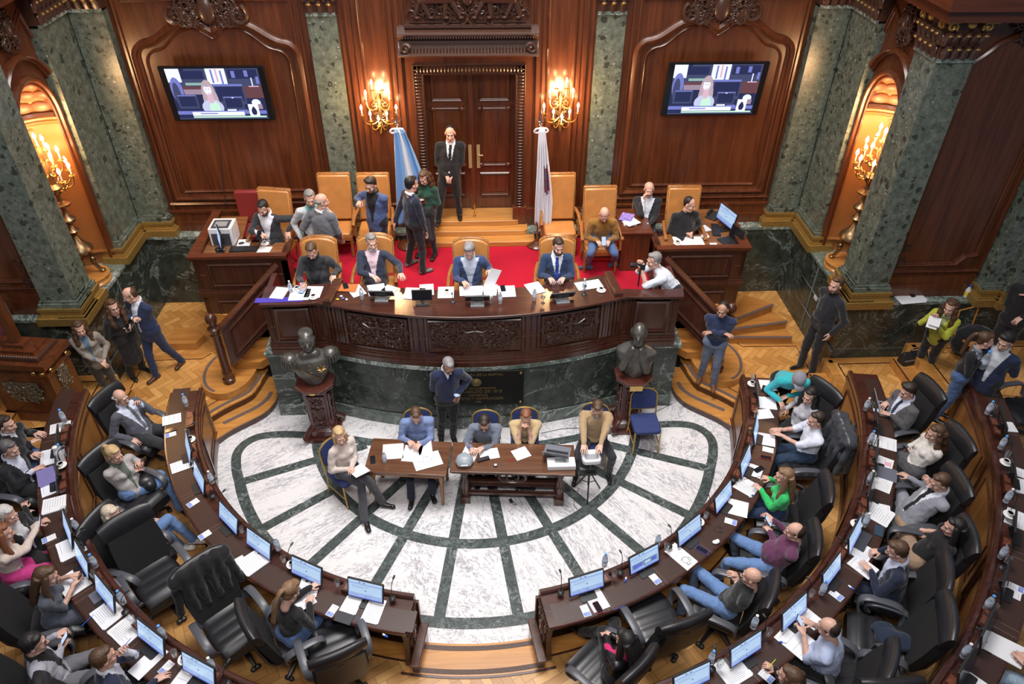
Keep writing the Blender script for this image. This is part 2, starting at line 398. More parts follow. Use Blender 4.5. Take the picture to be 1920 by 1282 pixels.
for sg, nm in ((-1, 'left'), (1, 'right')):
    S_ = lambda pts: [(sg*x, y) for x, y in pts]
    mb = MB(); low = smooth_pts(lowR[:7])
    mb.prism(S_(low+lowR[7:]), -.02, .13, 1); mb.prism(S_([(x-.02 if x < 4.1 else x, y-.01) for x, y in low]+lowR[7:]), .125, .15, 0)
    strip(mb, S_([(x+.1, y+.07) for x, y in smooth_pts([(3.4, .42), (3.42, .25), (3.55, .05), (3.78, -.13), (4.02, -.32)])]), .07, .15, .154, 2)
    struct(mb, 'floor_step_'+nm, [HONEY, DARKW, GRIP], smooth=0)
    mb = MB(); up = smooth_pts(upR)
    body = up+[(5.0, -.55), (5.8, -.62), (5.95, -.62), (5.95, .35), (6.08, .55), (6.05, 3.0), (3.62, 3.0)]
    mb.prism(S_(body), -.02, .28, 1); mb.prism(S_([(x-.02 if y < .6 and x < 4.5 else x, y) for x, y in body]), .27, .3, 0)
    strip(mb, S_([(x+.1, y+.07) for x, y in up[1:]]), .2, .3, .303, 3)
    strip(mb, S_([(x+.17, y+.14) for x, y in up[1:]]), .018, .303, .305, 1)
    strip(mb, S_([(x+.055, y+.035) for x, y in up[3:]]), .06, .303, .307, 2)
    strip(mb, S_([(4.75, 1.5), (4.9, 1.33), (5.9, 1.3), (5.9, .6), (5.9, .1)]), .14, .3, .303, 3)
    strip(mb, S_([(4.72, 1.38), (4.84, 1.24), (5.81, 1.22), (5.81, .5), (5.81, .1)]), .018, .3, .305, 1)
    struct(mb, 'floor_landing_'+nm, [PARQ, DARKW, GRIP, HONEY], smooth=0)
    # the higher landings outside the dado corner
    for k, (x0, x1, z) in enumerate(((5.95, 7.3, .6), (7.3, 9.7, .9))):
        mb = MB(); q = [(x0, -.75+.0*k), (x1, -1.0), (x1, .52), (x0, .52)]
        mb.prism(S_(q), 0, z, 0)
        for ww in (((x0+.07, -.7), (x0+.07, .45)), ((x0+.07, .45), (x1, .45))): strip(mb, S_(ww), .14, z, z+.003, 1)
        for ww in (((x0+.2, -.75), (x0+.2, .34)), ((x0+.2, .34), (x1, .34))): strip(mb, S_(ww), .02, z, z+.005, 2)
        if k == 0:
            for q_ in range(3): pass
        struct(mb, 'floor_upper_landing_'+nm+('' if k == 0 else '_outer'), [PARQ, HONEY, DARKW], smooth=0)
        mb = MB(); mb.prism(S_([(x0-.28, -.78), (x0, -.78), (x0, .3), (x0-.28, .3)]), z-.3, z-.15, 0)
        mb.prism(S_([(x0-.28, -.76), (x0-.255, -.76), (x0-.255, .28), (x0-.28, .28)]), z-.15, z-.147, 1)
        struct(mb, 'floor_half_step_'+nm+('' if k == 0 else '_outer'), [HONEY, DARKW], smooth=0)
# --- bottom threshold board between the two desk wings
mb = MB(); mb.arc([(4.32, -.1), (4.72, -.1), (4.72, .306), (4.32, .306)], -10.5, 10.5, 12, 0)
mb.arc([(4.72, .29), (4.75, .29), (4.75, .31), (4.72, .31)], -11, 11, 12, 1)
for r in (4.35, 4.64): mb.arc([(r, .306), (r+.06, .306), (r+.06, .31), (r, .31)], -8.6, 8.6, 12, 2)
struct(mb, 'floor_threshold', [HONEY, DARKW, GRIP], smooth=0)

# --- podium: curved marble front
mb = MB(); xs = [-2.35+4.7*k/40 for k in range(41)]
front = [(x, wcurve(x)) for x in xs]
mb.prism([(-2.9, .6)]+[(-2.9, .12), (-2.42, .12)]+[(x, y+.03) for x, y in front]+[(2.42, .12), (2.9, .12), (2.9, .6)], 0, 1.3, 0)
mb.prism([(-2.35, .5)]+[(x, y) for x, y in front]+[(2.35, .5)], 0, .24, 1)
mb.prism([(-2.4, .5)]+[(x*1.0, y-.02) for x, y in front]+[(2.4, .5)], 1.26, 1.33, 2)
for sg in (-1, 1):
    mb.bx(sg*2.9, sg*3.26, .08, 1.6, 0, 1.3, 0); mb.bx(sg*2.86, sg*3.3, .05, 1.6, 1.27, 1.33, 2); mb.bx(sg*2.86, sg*3.28, .06, 1.6, 0, .24, 1)
    mb.bx(sg*3.2, sg*3.95, 1.05, 1.3, .0, 1.2, 0)
struct(mb, 'wall_podium_front', [GMARB, green_marble('grey_green_plinth_marble', (.12, .15, .135), (.5, .54, .5), 1.3, .3), GTOP], smooth=0)
mb = MB(); mb.prism([(-4.5, 1.6), (-3.2, 1.6), (-3.2, .45), (-2.4, .35), (0, .1), (2.4, .35), (3.2, .45), (3.2, 1.6), (4.5, 1.6), (4.5, 3.0), (-4.5, 3.0)], 1.3, 1.6, 0)
struct(mb, 'floor_podium_carpet', [CARPET], smooth=0)
# --- dado of dark marble
def dado():
    mb = MB(); mb.bx(-6.3, -4.3, 3.0, 3.4, 0, 1.71, 0); mb.bx(4.3, 6.3, 3.0, 3.4, 0, 1.71, 0); mb.bx(-4.6, 4.6, 3.0, 3.4, 1.3, 1.71, 0)
    mb.bx(-6.3, 6.3, 2.985, 3.4, 1.71, 1.76, 1)
    struct(mb, 'wall_back_dado', [GMARB, GTOP], smooth=0)
    for sg, nm in ((-1, 'left'), (1, 'right')):
        mb = MB(); q = [(sg*6.02, 3.05), (sg*6.08, .5), (sg*9.8, .5), (sg*9.8, 1.2), (sg*7.2, 1.2), (sg*7.2, 3.05)]
        mb.prism(q, 0, 1.71, 0); mb.prism([(sg*6.0, 3.05), (sg*6.06, .485), (sg*9.8, .485), (sg*9.8, 1.2), (sg*7.2, 1.2), (sg*7.2, 3.05)], 1.71, 1.76, 1)
        # fine pale joints
        for z in (.75, 1.2): mb.bx(sg*6.04, sg*6.075, .5, 3.0, z, z+.006, 2)
        for z in (.8, ): mb.bx(sg*6.08, sg*9.8, .496, .5, z, z+.006, 2)
        for y in (1.7,): mb.bx(sg*6.03, sg*6.06, y, y+.006, .3, 1.7, 2)
        for x in (7.6,): mb.bx(sg*x, sg*(x+.006), .496, .5, .6, 1.7, 2)
        struct(mb, 'wall_side_dado_'+nm, [GMARB, GTOP, plain('pale_joint', (.2, .22, .2), .5)], smooth=0)
dado()
# --- panelled wall
def mould(mb, pts, nrm, w=.07, h=.05, closed=True, mi=0):
    mb.sweep(pts, [(-w/2, 0), (-w/2, h*.55), (-w*.3, h*.8), (-w*.1, h), (w*.12, h*.85), (w*.2, h*.45), (w/2, h*.3), (w/2, 0)], nrm, mi, closed)
mb = MB(); Y = 3.3
mb.bx(-6.6, -.8, Y, Y+.25, 1.75, 7.6); mb.bx(.8, 6.6, Y, Y+.25, 1.75, 7.6); mb.bx(-.8, .8, Y, Y+.25, 4.62, 7.6)
for sg in (-1, 1):
    mb.bx(sg*2.5, sg*5.55, Y-.1, Y, 1.75, 1.95); mb.bx(sg*2.5, sg*5.55, Y-.07, Y, 1.95, 2.12)
    mb.bx(sg*2.5, sg*5.55, Y-.09, Y, 2.12, 2.16); mb.bx(sg*.92, sg*2.05, Y-.08, Y, 1.75, 2.1)
struct(mb, 'wall_back', [MAHOG], smooth=0)
def ogee(cx, hw, zb, zs):
    """outline of a tall panel with a shouldered, arched head (x, z)"""
    R_ = []
    for k in range(7): t = PI/2*k/6; R_.append((hw-.22*(1-math.cos(t)), zs-.06+.22*math.sin(t)))
    a, b = (hw-.22-.02, zs+.17), (.42, zs+.46)
    for k in range(1, 11):
        t = k/10; s = t*t*(3-2*t)*.55+t*.45; R_.append((lerp(a[0], b[0], t), lerp(a[1], b[1], math.sin(t*PI/2)**1.6)))
    R_ += [(.3, zs+.49), (.18, zs+.45), (.06, zs+.37), (0, zs+.33)]
    return [(cx+hw, zb)]+[(cx+x, z) for x, z in R_]+[(cx-x, z) for x, z in R_[::-1][1:]]+[(cx-hw, zb)]
def carving(mb, W_, H, n, seed, size=.06, sym=True, depth=.035, mi=0, fill=True):
    """relief of scrolls and leaves in the x-z plane, standing out towards -y"""
    rn = random.Random(seed)
    def scroll(cx, cz, r, d, ph):
        p = []; rr = []
        for k in range(15):
            t = k/14; a = ph+d*t*3.6*PI/1.6; q = r*(1-t*.85); p.append((cx+q*math.cos(a), -depth*(.5+.6*t), cz+q*math.sin(a))); rr.append(max(.004, size*.2*(1-.6*t)))
        return p, rr
    for i in range(n):
        x = rn.uniform(.04 if sym else -W_/2, W_/2); z = rn.uniform(-H/2, H/2); r = rn.uniform(.6, 1.25)*size
        if abs(x) > W_/2-r*.5 and not fill: continue
        d = rn.choice((-1, 1)); ph = rn.uniform(0, 6.28); p, rr = scroll(x, z, r, d, ph)
        for sg in ((1, -1) if sym else (1,)):
            mb.tube([(sg*a, b, c) for a, b, c in p], rr, 5, mi)
            for q in range(3):
                a = ph+q*1.2; l = r*rn.uniform(.7, 1.1)
                c = Vector((sg*(x+math.cos(a)*r*1.0), -depth*.5, z+math.sin(a)*r)); R_ = Matrix.Rotation(-math.atan2(math.sin(a), sg*math.cos(a)), 3, 'Y')
                mb.ell(c, (l*.55, depth*.6, l*.2), R_, 6, 3, mi)
def T(x=0, y=0, z=0, rz=0): return Matrix.Translation((x, y, z)) @ Matrix.Rotation(rz, 4, 'Z')
for sg, nm in ((-1, 'left'), (1, 'right')):
    mb = MB(); cx = sg*4.03
    q = ogee(cx, 1.28, 2.4, 4.92); mould(mb, [(x, Y, z) for x, z in q], (0, -1, 0), .13, .08)
    q = ogee(cx, 1.13, 2.52, 4.82); mould(mb, [(x, Y, z) for x, z in q], (0, -1, 0), .045, .04)
    for x in (2.62, 2.72, 5.42): mb.bx(sg*x, sg*(x+.035), Y-.035, Y, 2.16, 7.5)
    mould(mb, [(sg*2.58, Y, 2.27), (sg*5.48, Y, 2.27)], (0, -1, 0), .08, .06, False)
    for x in (1.0, 1.1, 1.2, 1.78, 1.88, 1.97): mb.bx(sg*x, sg*(x+.045), Y-.05 if x in (1.1, 1.88) else Y-.03, Y, 2.1, 7.5)
    mould(mb, [(sg*1.3, Y, 2.2), (sg*1.72, Y, 2.2), (sg*1.72, Y, 7.4), (sg*1.3, Y, 7.4)], (0, -1, 0), .06, .05)
    mould(mb, [(sg*2.8, Y, 5.72), (sg*5.3, Y, 5.72), (sg*5.3, Y, 7.4), (sg*2.8, Y, 7.4)], (0, -1, 0), .05, .04)
    struct(mb, 'trim_panel_moulding_'+nm, [MAHOG], smooth=30)
    mb = MB(); mb.T = T(cx, Y-.03, 5.56); carving(mb, .95, .34, 26, 5, .11, depth=.06); 
    for s2 in (-1, 1):
        mb.tube([(s2*(.5+.12*math.cos(t)), -.06, -.02-.14*math.sin(t)) for t in [k*.4-1 for k in range(12)]], .03, 6)
    mb.ell((0, -.05, .02), (.13, .06, .2), None, 14, 8)
    struct(mb, 'trim_cartouche_'+nm, [CARVED])
# --- pilasters with capitals
def capital(mb, w, h, d, mg=1):
    """flat Corinthian capital of width w standing on z=0, front towards -y (origin: centre of the face)"""
    mb.bx(-w/2, w/2, -.0, d, 0, h, 0)
    for row in range(2):
        n = max(2, int(round(w/.14))); z = .02+row*h*.33
        for i in range(n+(row % 2)):
            x = -w/2+(i+.5-(.5 if row % 2 else 0))*w/n
            if row % 2 and (i == 0 or i == n): x = max(-w/2+.02, min(w/2-.02, x))
            mb.tube([(x, -.01, z), (x, -.03, z+h*.16), (x, -.075, z+h*.29), (x, -.1, z+h*.3), (x, -.105, z+h*.25)], [.05, .05, .04, .028, .016], 7, 0)
            mb.ell((x, -.105, z+h*.26), (.035, .018, .02), None, 8, 5, mg)
            for s2 in (-1, 1): mb.ell((x+s2*.035, -.03, z+h*.13), (.022, .025, .06), None, 6, 4, 0)
    for s2 in (-1, 1):
        p = [(s2*(w/2-.02+.07*t/10*math.cos(t)), -.07, h*.83+.07*t/10*math.sin(t)) for t in [10-k*.75 for k in range(13)]]
        mb.tube(p, [.018]*13, 6, mg)
    mb.ell((0, -.09, h*.9), (.06, .04, .05), None, 8, 5, mg)
    mb.prism([(-w/2-.08, -.12), (-w/4, -.07), (w/4, -.07), (w/2+.08, -.12), (w/2+.08, d), (-w/2-.08, d)], h*.93, h*1.03, mg)
def pil_seg(ms, w, d, z0, z1, zt, base=True):
    """a flat pilaster segment, face centred on origin and looking to -y; ms: dict of MB"""
    b, s, c = ms
    s.bx(-w/2, w/2, 0, d, z0, z1, 0)
    mbx = s
    s.sweep([(-w/2, 0, z1), (w/2, 0, z1)], [(0, 0), (-.0, .03), (.05, .03), (.05, 0)], (0, -1, 0), 1)
    if base:
        for k, (e, a0, a1, mi) in enumerate(((.13, z0-.25, z0-.12, 0), (.09, z0-.12, z0-.09, 0), (.06, z0-.09, z0-.02, 0), (.08, z0-.02, z0+.03, 0))): b.bx(-w/2-e, w/2+e, -e, d, a0, a1, mi)
        b.bx(-w/2-.05, w/2+.05, -.05, d, z0+.03, z0+.1, 1); b.bx(-w/2-.025, w/2+.025, -.025, d, z0+.1, z0+.14, 1)
    c.T = b.T @ Matrix.Translation((0, 0, z1+.04)); capital(c, w, zt-z1, d)
def pilaster(segs, label, nm='marble_pilaster', z0=2.0, z1=5.6, zt=6.1, base=True):
    t = thing(nm, label, 'pilaster'); b, s, c = MB(), MB(), MB(); c.mi = 0
    for x, y, rz, w, d in segs:
        b.T = T(x, y, 0, rz); s.T = b.T; pil_seg((b, s, c), w, d, z0, z1, zt, base)
    if base: b.build('gilded_base', [GOLD, SPECK], t, smooth=0)
    s.build('shaft', [SPECK, GTOP], t, smooth=0); c.build('capital', [CARVED, GOLD], t)
for sg, nm in ((-1, 'left'), (1, 'right')):
    pilaster([(sg*2.28, 3.22, 0, .46, .1)], 'straight green marble pilaster between the %s big screen panel and the door wall' % nm, z0=1.98, z1=5.5, zt=6.0)
    pilaster([(sg*5.8, 3.12, 0, .52, .4), (sg*6.08, 2.68, sg*-PI/2 if sg > 0 else PI/2, .94, .3)], 'green marble corner pilaster between the %s screen panel and the niche' % nm)
    pilaster([(sg*6.32, .45, 0, .5, .4), (sg*6.08, .75, sg*-PI/2 if sg > 0 else PI/2, .55, .3)], 'green marble corner pilaster on the near side of the %s niche' % nm)
    pilaster([(sg*8.55, .45, 0, .75, .4), (sg*8.75, .36, 0, .5, .4)], 'green marble pilaster farthest %s along the wall, past the dark panel' % nm)
# --- side walls: mahogany with the niches
for sg, nm in ((-1, 'left'), (1, 'right')):
    X = 6.24
    mb = MB(); yc, r, zs = 1.6, .56, 4.42
    # outline of the wall with arched hole, extruded in x
    hole = [(yc-r, 1.76), (yc-r, zs)]+[(yc-r*math.cos(t), zs+r*1.15*math.sin(t)) for t in [PI*k/16 for k in range(1, 16)]]+[(yc+r, zs), (yc+r, 1.76)]
    def wallpoly(pts):
        n = len(pts); vs = [(sg*X, y, z) for y, z in pts]+[(sg*(X+.1), y, z) for y, z in pts]
        mb.add(vs, [tuple(range(n)), tuple(range(2*n-1, n-1, -1))]+[(i, (i+1) % n, n+(i+1) % n, n+i) for i in range(n)], 0)
    wallpoly([(.5, 1.76), (yc-r, 1.76), (yc-r, zs), (.5, zs)]); wallpoly([(yc+r, 1.76), (3.35, 1.76), (3.35, zs), (yc+r, zs)])
    top = [(.5, zs)]+hole[1:-1]+[(3.35, zs), (3.35, 7.6), (.5, 7.6)]
    for i in range(1, len(hole)-2):
        a, b_ = hole[i], hole[i+1]; wallpoly([a, b_, (b_[0], 7.6), (a[0], 7.6)])
    wallpoly([(.5, zs), (yc-r, zs), (yc-r, 7.6), (.5, 7.6)]); wallpoly([(yc+r, zs), (3.35, zs), (3.35, 7.6), (yc+r, 7.6)])
    mould(mb, [(sg*X, y, z) for y, z in hole], (-sg, 0, 0), .12*(1 if sg > 0 else -1), .09, False)
    q = [(yc-r-.17, zs+.1)]+[(yc-(r+.17)*math.cos(t), zs+.12+(r+.17)*1.15*math.sin(t)) for t in [PI*k/14 for k in range(1, 14)]]+[(yc+r+.17, zs+.1)]
    mould(mb, [(sg*X, y, z) for y, z in q], (-sg, 0, 0), .08*(1 if sg > 0 else -1), .12, False)
    mould(mb, [(sg*X, yc-.62, 5.5), (sg*X, yc-.5, 5.85), (sg*X, yc-.12, 5.62), (sg*X, yc+.12, 5.62), (sg*X, yc+.5, 5.85), (sg*X, yc+.62, 5.5)], (-sg, 0, 0), .06, .06, False)
    for y in (yc-.8, yc+.8): mb.bx(sg*(X-.05), sg*X, y-.03, y+.03, 1.76, 7)
    struct(mb, 'wall_side_'+nm, [MAHOG], smooth=30)
    mb = MB(); mb.T = T(sg*(X-.03), yc, 5.78, -sg*PI/2) if sg > 0 else T(sg*(X-.03), yc, 5.78, PI/2); carving(mb, .3, .4, 12, 8, .08, depth=.06); mb.ell((0, -.05, 0), (.07, .06, .13)); struct(mb, 'trim_niche_keystone_'+nm, [CARVED])
    # niche shell: half cylinder with carved half dome
    mb = MB(); n = 14; prof = [(sg*(X+.02+.62*math.sin(PI*k/n)), yc-r*math.cos(PI*k/n)) for k in range(n+1)]
    wall_in = prof; vs = [(x, y, 1.76) for x, y in prof]+[(x, y, zs) for x, y in prof]; k1 = n+1
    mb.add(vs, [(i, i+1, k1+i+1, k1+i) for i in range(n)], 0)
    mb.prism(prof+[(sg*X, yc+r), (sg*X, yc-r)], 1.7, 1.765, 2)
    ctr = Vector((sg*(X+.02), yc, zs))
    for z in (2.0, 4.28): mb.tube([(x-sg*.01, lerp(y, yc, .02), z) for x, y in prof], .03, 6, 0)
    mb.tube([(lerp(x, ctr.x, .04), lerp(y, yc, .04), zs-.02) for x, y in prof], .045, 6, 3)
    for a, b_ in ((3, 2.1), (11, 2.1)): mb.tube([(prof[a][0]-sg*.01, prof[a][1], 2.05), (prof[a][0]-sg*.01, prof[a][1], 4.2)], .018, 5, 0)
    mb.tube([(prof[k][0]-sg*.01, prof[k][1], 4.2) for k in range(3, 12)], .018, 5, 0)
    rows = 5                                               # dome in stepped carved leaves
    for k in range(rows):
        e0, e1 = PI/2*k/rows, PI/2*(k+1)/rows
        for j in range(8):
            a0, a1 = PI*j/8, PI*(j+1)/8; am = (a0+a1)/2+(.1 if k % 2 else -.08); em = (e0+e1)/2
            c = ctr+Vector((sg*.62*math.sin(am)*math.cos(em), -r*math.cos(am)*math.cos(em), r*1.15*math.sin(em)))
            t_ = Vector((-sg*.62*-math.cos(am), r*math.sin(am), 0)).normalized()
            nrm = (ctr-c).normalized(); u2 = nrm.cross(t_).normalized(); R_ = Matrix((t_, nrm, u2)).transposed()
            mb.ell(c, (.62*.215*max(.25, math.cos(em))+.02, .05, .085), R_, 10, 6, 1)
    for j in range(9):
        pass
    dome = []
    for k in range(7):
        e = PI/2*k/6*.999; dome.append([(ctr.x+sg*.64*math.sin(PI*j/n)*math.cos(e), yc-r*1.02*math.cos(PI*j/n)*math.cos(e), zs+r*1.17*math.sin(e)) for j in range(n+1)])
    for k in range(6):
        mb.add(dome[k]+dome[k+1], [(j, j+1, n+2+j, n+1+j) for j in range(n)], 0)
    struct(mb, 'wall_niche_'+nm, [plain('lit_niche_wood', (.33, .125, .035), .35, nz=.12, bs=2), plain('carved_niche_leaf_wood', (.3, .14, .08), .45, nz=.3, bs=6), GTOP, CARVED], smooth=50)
    # outer wall with its big dark panel
    mb = MB(); mb.bx(sg*X, sg*10, .72, 1.0, 1.76, 7.6); mb.bx(sg*6.5, sg*8.3, .64, .72, 1.76, 2.0); mb.bx(sg*6.5, sg*8.3, .66, .72, 2.0, 2.14)
    q = [(6.75, 2.35), (7.7, 2.35), (7.82, 2.48), (8.0, 2.52), (8.0, 5.5), (7.85, 5.75), (7.4, 5.95), (7.0, 5.75), (6.75, 5.5)]
    mould(mb, [(sg*x, .72, z) for x, z in q], (0, -1, 0), .08*sg, .06)
    q = [(6.62, 2.22), (8.14, 2.22), (8.14, 6.2), (6.62, 6.2)]; mould(mb, [(sg*x, .72, z) for x, z in q], (0, -1, 0), .05*sg, .05)
    struct(mb, 'wall_outer_'+nm, [MAHOG], smooth=30)
    mb = MB(); mb.T = T(sg*6.72, .68, 2.5); carving(mb, .16, .45, 14, 3, .05, False, .04); mb.T = T(sg*7.4, .68, 6.0); carving(mb, .5, .3, 16, 4, .08, True, .05)
    struct(mb, 'trim_outer_carving_'+nm, [CARVED])
    mb = MB(); mb.prism([(sg*5.9, 3.4), (sg*5.9, .25), (sg*10, .25), (sg*10, 1.1), (sg*6.5, 1.1), (sg*6.5, 3.4)], 6.14, 6.3, 0); mb.prism([(sg*5.82, 3.4), (sg*5.82, .12), (sg*10, .12), (sg*10, 1.1), (sg*6.5, 1.1), (sg*6.5, 3.4)], 6.3, 6.45, 0)
    mb.prism([(sg*5.95, 3.4), (sg*5.95, .3), (sg*10, .3), (sg*10, 1.1), (sg*6.5, 1.1), (sg*6.5, 3.4)], 6.45, 7.6, 0)
    struct(mb, 'trim_cornice_'+nm, [MAHOGH], smooth=0)
# --- door with its carved surround
mb = MB(); Y = 3.3
for sg in (-1, 1):
    mb.bx(sg*.77, sg*.93, Y-.06, Y+.42, 1.85, 4.72); mb.bx(sg*.73, sg*.98, Y-.12, Y, 1.75, 2.15); mb.bx(sg*.93, sg*1.0, Y-.04, Y, 2.1, 4.9)
mb.bx(-.93, .93, Y-.06, Y+.42, 4.58, 4.74); mb.bx(-1.02, 1.02, Y-.05, Y, 4.74, 4.93)
struct(mb, 'trim_door_frame', [MAHOG], smooth=0)
mb = MB(); p = [(-.85, Y-.075, 2.15), (-.85, Y-.075, 4.655), (.85, Y-.075, 4.655), (.85, Y-.075, 2.15)]
for k in range(3):
    a, b_ = Vector(p[k]), Vector(p[k+1]); L = (b_-a).length; n = int(L/.055)
    for i in range(n+1):
        c = a.lerp(b_, i/n); mb.ell(c, (.058 if k != 1 else .02, .03, .02 if k != 1 else .058), None, 8, 5)
for o in (-.07, .07):
    mb.tube([(-.85-o, Y-.065, 2.15), (-.85-o, Y-.065, 4.655+o), (.85+o, Y-.065, 4.655+o), (.85+o, Y-.065, 2.15)], .018, 6)
struct(mb, 'trim_door_carving', [CARVED])
mb = MB()
mb.sweep([(-1.12, Y, 4.92), (1.12, Y, 4.92)], [(0, 0), (0, .28), (.03, .3), (.05, .27), (.09, .17), (.2, .1), (.26, .14), (.3, .24), (.33, .26), (.34, .2), (.42, .1), (.42, 0)], (0, -1, 0), 0)
for i in range(40):
    x = -1.05+2.1*(i+.5)/40; mb.ell((x, Y-.2, 5.0), (.02, .07, .05), None, 7, 5)
for i in range(50):
    x = -1.05+2.1*(i+.5)/50; mb.ell((x, Y-.2, 5.2), (.013, .05, .03), None, 6, 4)
for sg in (-1, 1):
    mb.tube([(sg*(1.0+.09*t/9*math.cos(t)), Y-.26, 5.04+.09*t/9*math.sin(t)) for t in [9-k*.7 for k in range(12)]], .03, 7)
    mb.box((sg*.95, Y-.05, 5.37), (.06, .1, .06))
mb.bx(-1.0, 1.0, Y-.16, Y, 5.33, 5.37)
struct(mb, 'trim_door_entablature', [CARVED])
mb = MB(); mb.bx(-.95, .95, Y-.05, Y, 5.38, 6.3, 1)
mb.T = T(0, Y-.06, 5.85); carving(mb, 1.8, .8, 46, 11, .1, True, .06)
for sg in (-1, 1):                                      # the two striding beasts of the frieze
    bdy = MB(); X_ = lambda x: sg*x
    mb.cap((X_(.28), -.06, -.08), (X_(.72), -.06, -.1), .09, .08, 8); mb.cap((X_(.27), -.07, -.02), (X_(.2), -.08, .09), .08, .07, 8)
    mb.cap((X_(.25), -.07, -.12), (X_(.13), -.07, -.34), .05, .03, 6); mb.cap((X_(.34), -.07, -.12), (X_(.36), -.07, -.36), .05, .03, 6)
    mb.cap((X_(.7), -.07, -.12), (X_(.6), -.07, -.36), .055, .03, 6); mb.cap((X_(.74), -.06, -.12), (X_(.82), -.06, -.36), .055, .03, 6)
    mb.ell((X_(.14), -.09, .1), (.06, .05, .05)); 
    for k in range(6): mb.tube([(X_(.4), -.05, .0), (X_(.5+.05*k), -.08, .2), (X_(.55+.09*k), -.07, .32-.04*k)], [.03, .035, .012], 6)
    for q in (.13, .36, .6, .82): mb.ell((X_(q-.03), -.08, -.37), (.05, .04, .025), None, 8, 5)
mb.ell((0, -.07, -.05), (.1, .07, .16))
struct(mb, 'trim_door_frieze', [CARVED, MAHOG])
d = link(bpy.data.objects.new('door_1', None)); d['kind'] = 'structure'
YD = 3.66
mb = MB(); mb.bx(-.77, .77, YD, YD+.06, 1.9, 4.6); mb.bx(-.04, .04, YD-.05, YD, 1.9, 4.6)
for sg in (-1, 1):
    for z0, z1 in ((1.95, 2.12), (4.35, 4.5)): mb.bx(sg*.1, sg*.72, YD-.02, YD, z0, z1)
mb.build('door_leaf', [MAHOG], d, smooth=0)
def pframe(mb, x0, x1, z0, z1, y, w=.05, h=.04): mould(mb, [(x0, y, z0), (x1, y, z0), (x1, y, z1), (x0, y, z1)], (0, -1, 0), w, h)
for sg in (-1, 1):
    for nm2, z0, z1 in (('lower_panel', 2.2, 2.62), ('tall_panel', 2.8, 3.85), ('upper_panel', 4.0, 4.5)):
        mb = MB(); x0, x1 = sorted((sg*.16, sg*.66)); pframe(mb, x0, x1, z0, z1, YD); mb.bx(x0+.05, x1-.05, YD-.015, YD, z0+.05, z1-.05)
        if nm2 == 'tall_panel':
            for zz in (z0, z1):
                for xx in (x0, x1): mb.ell((xx, YD-.03, zz), (.06, .035, .045))
        mb.build(nm2, [MAHOG], d, smooth=30)
mb = MB()
for x in (-.035, .115): mb.prism([(x-.03, YD-.06), (x+.03, YD-.06), (x+.03, YD-.05), (x-.03, YD-.05)], 2.75, 3.2)
mb.tube([(.115, YD-.06, 3.02), (.115, YD-.11, 3.02), (.2, YD-.12, 3.02)], .014, 8)
mb.build('door_handle', [plain('satin_brass', (.45, .33, .15), .5, metal=.3)], d)
mb = MB(); mb.lathe([(.03, 0), (.03, .02), (.012, .03), (.01, .2), (.02, .22), (.008, .3), (.004, .34)], 12); 
o = mb.build('door_stop', [BRASS]); o.location = (0.02, 3.32, 1.9); tag(o, 'slim brass door stop standing on the wooden door step', 'door stop')
# steps up to the door
mb = MB()
for k, (hw, y, z0, z1) in enumerate(((1.12, 2.72, 1.6, 1.7), (1.0, 2.95, 1.7, 1.8), (.86, 3.15, 1.8, 1.9))):
    mb.prism([(-hw, 3.68 if k == 2 else 3.3)]+[(-hw+.1*(1-math.cos(t)), y+.1*(1-math.sin(t))) for t in [PI/2*i/5 for i in range(6)]]+[(hw-.1*(1-math.cos(t)), y+.1*(1-math.sin(t))) for t in [PI/2*(5-i)/5 for i in range(6)]]+[(hw, 3.68 if k == 2 else 3.3)], z0, z1, 0)
struct(mb, 'floor_door_steps', [HONEY], smooth=30, bevel=.008)

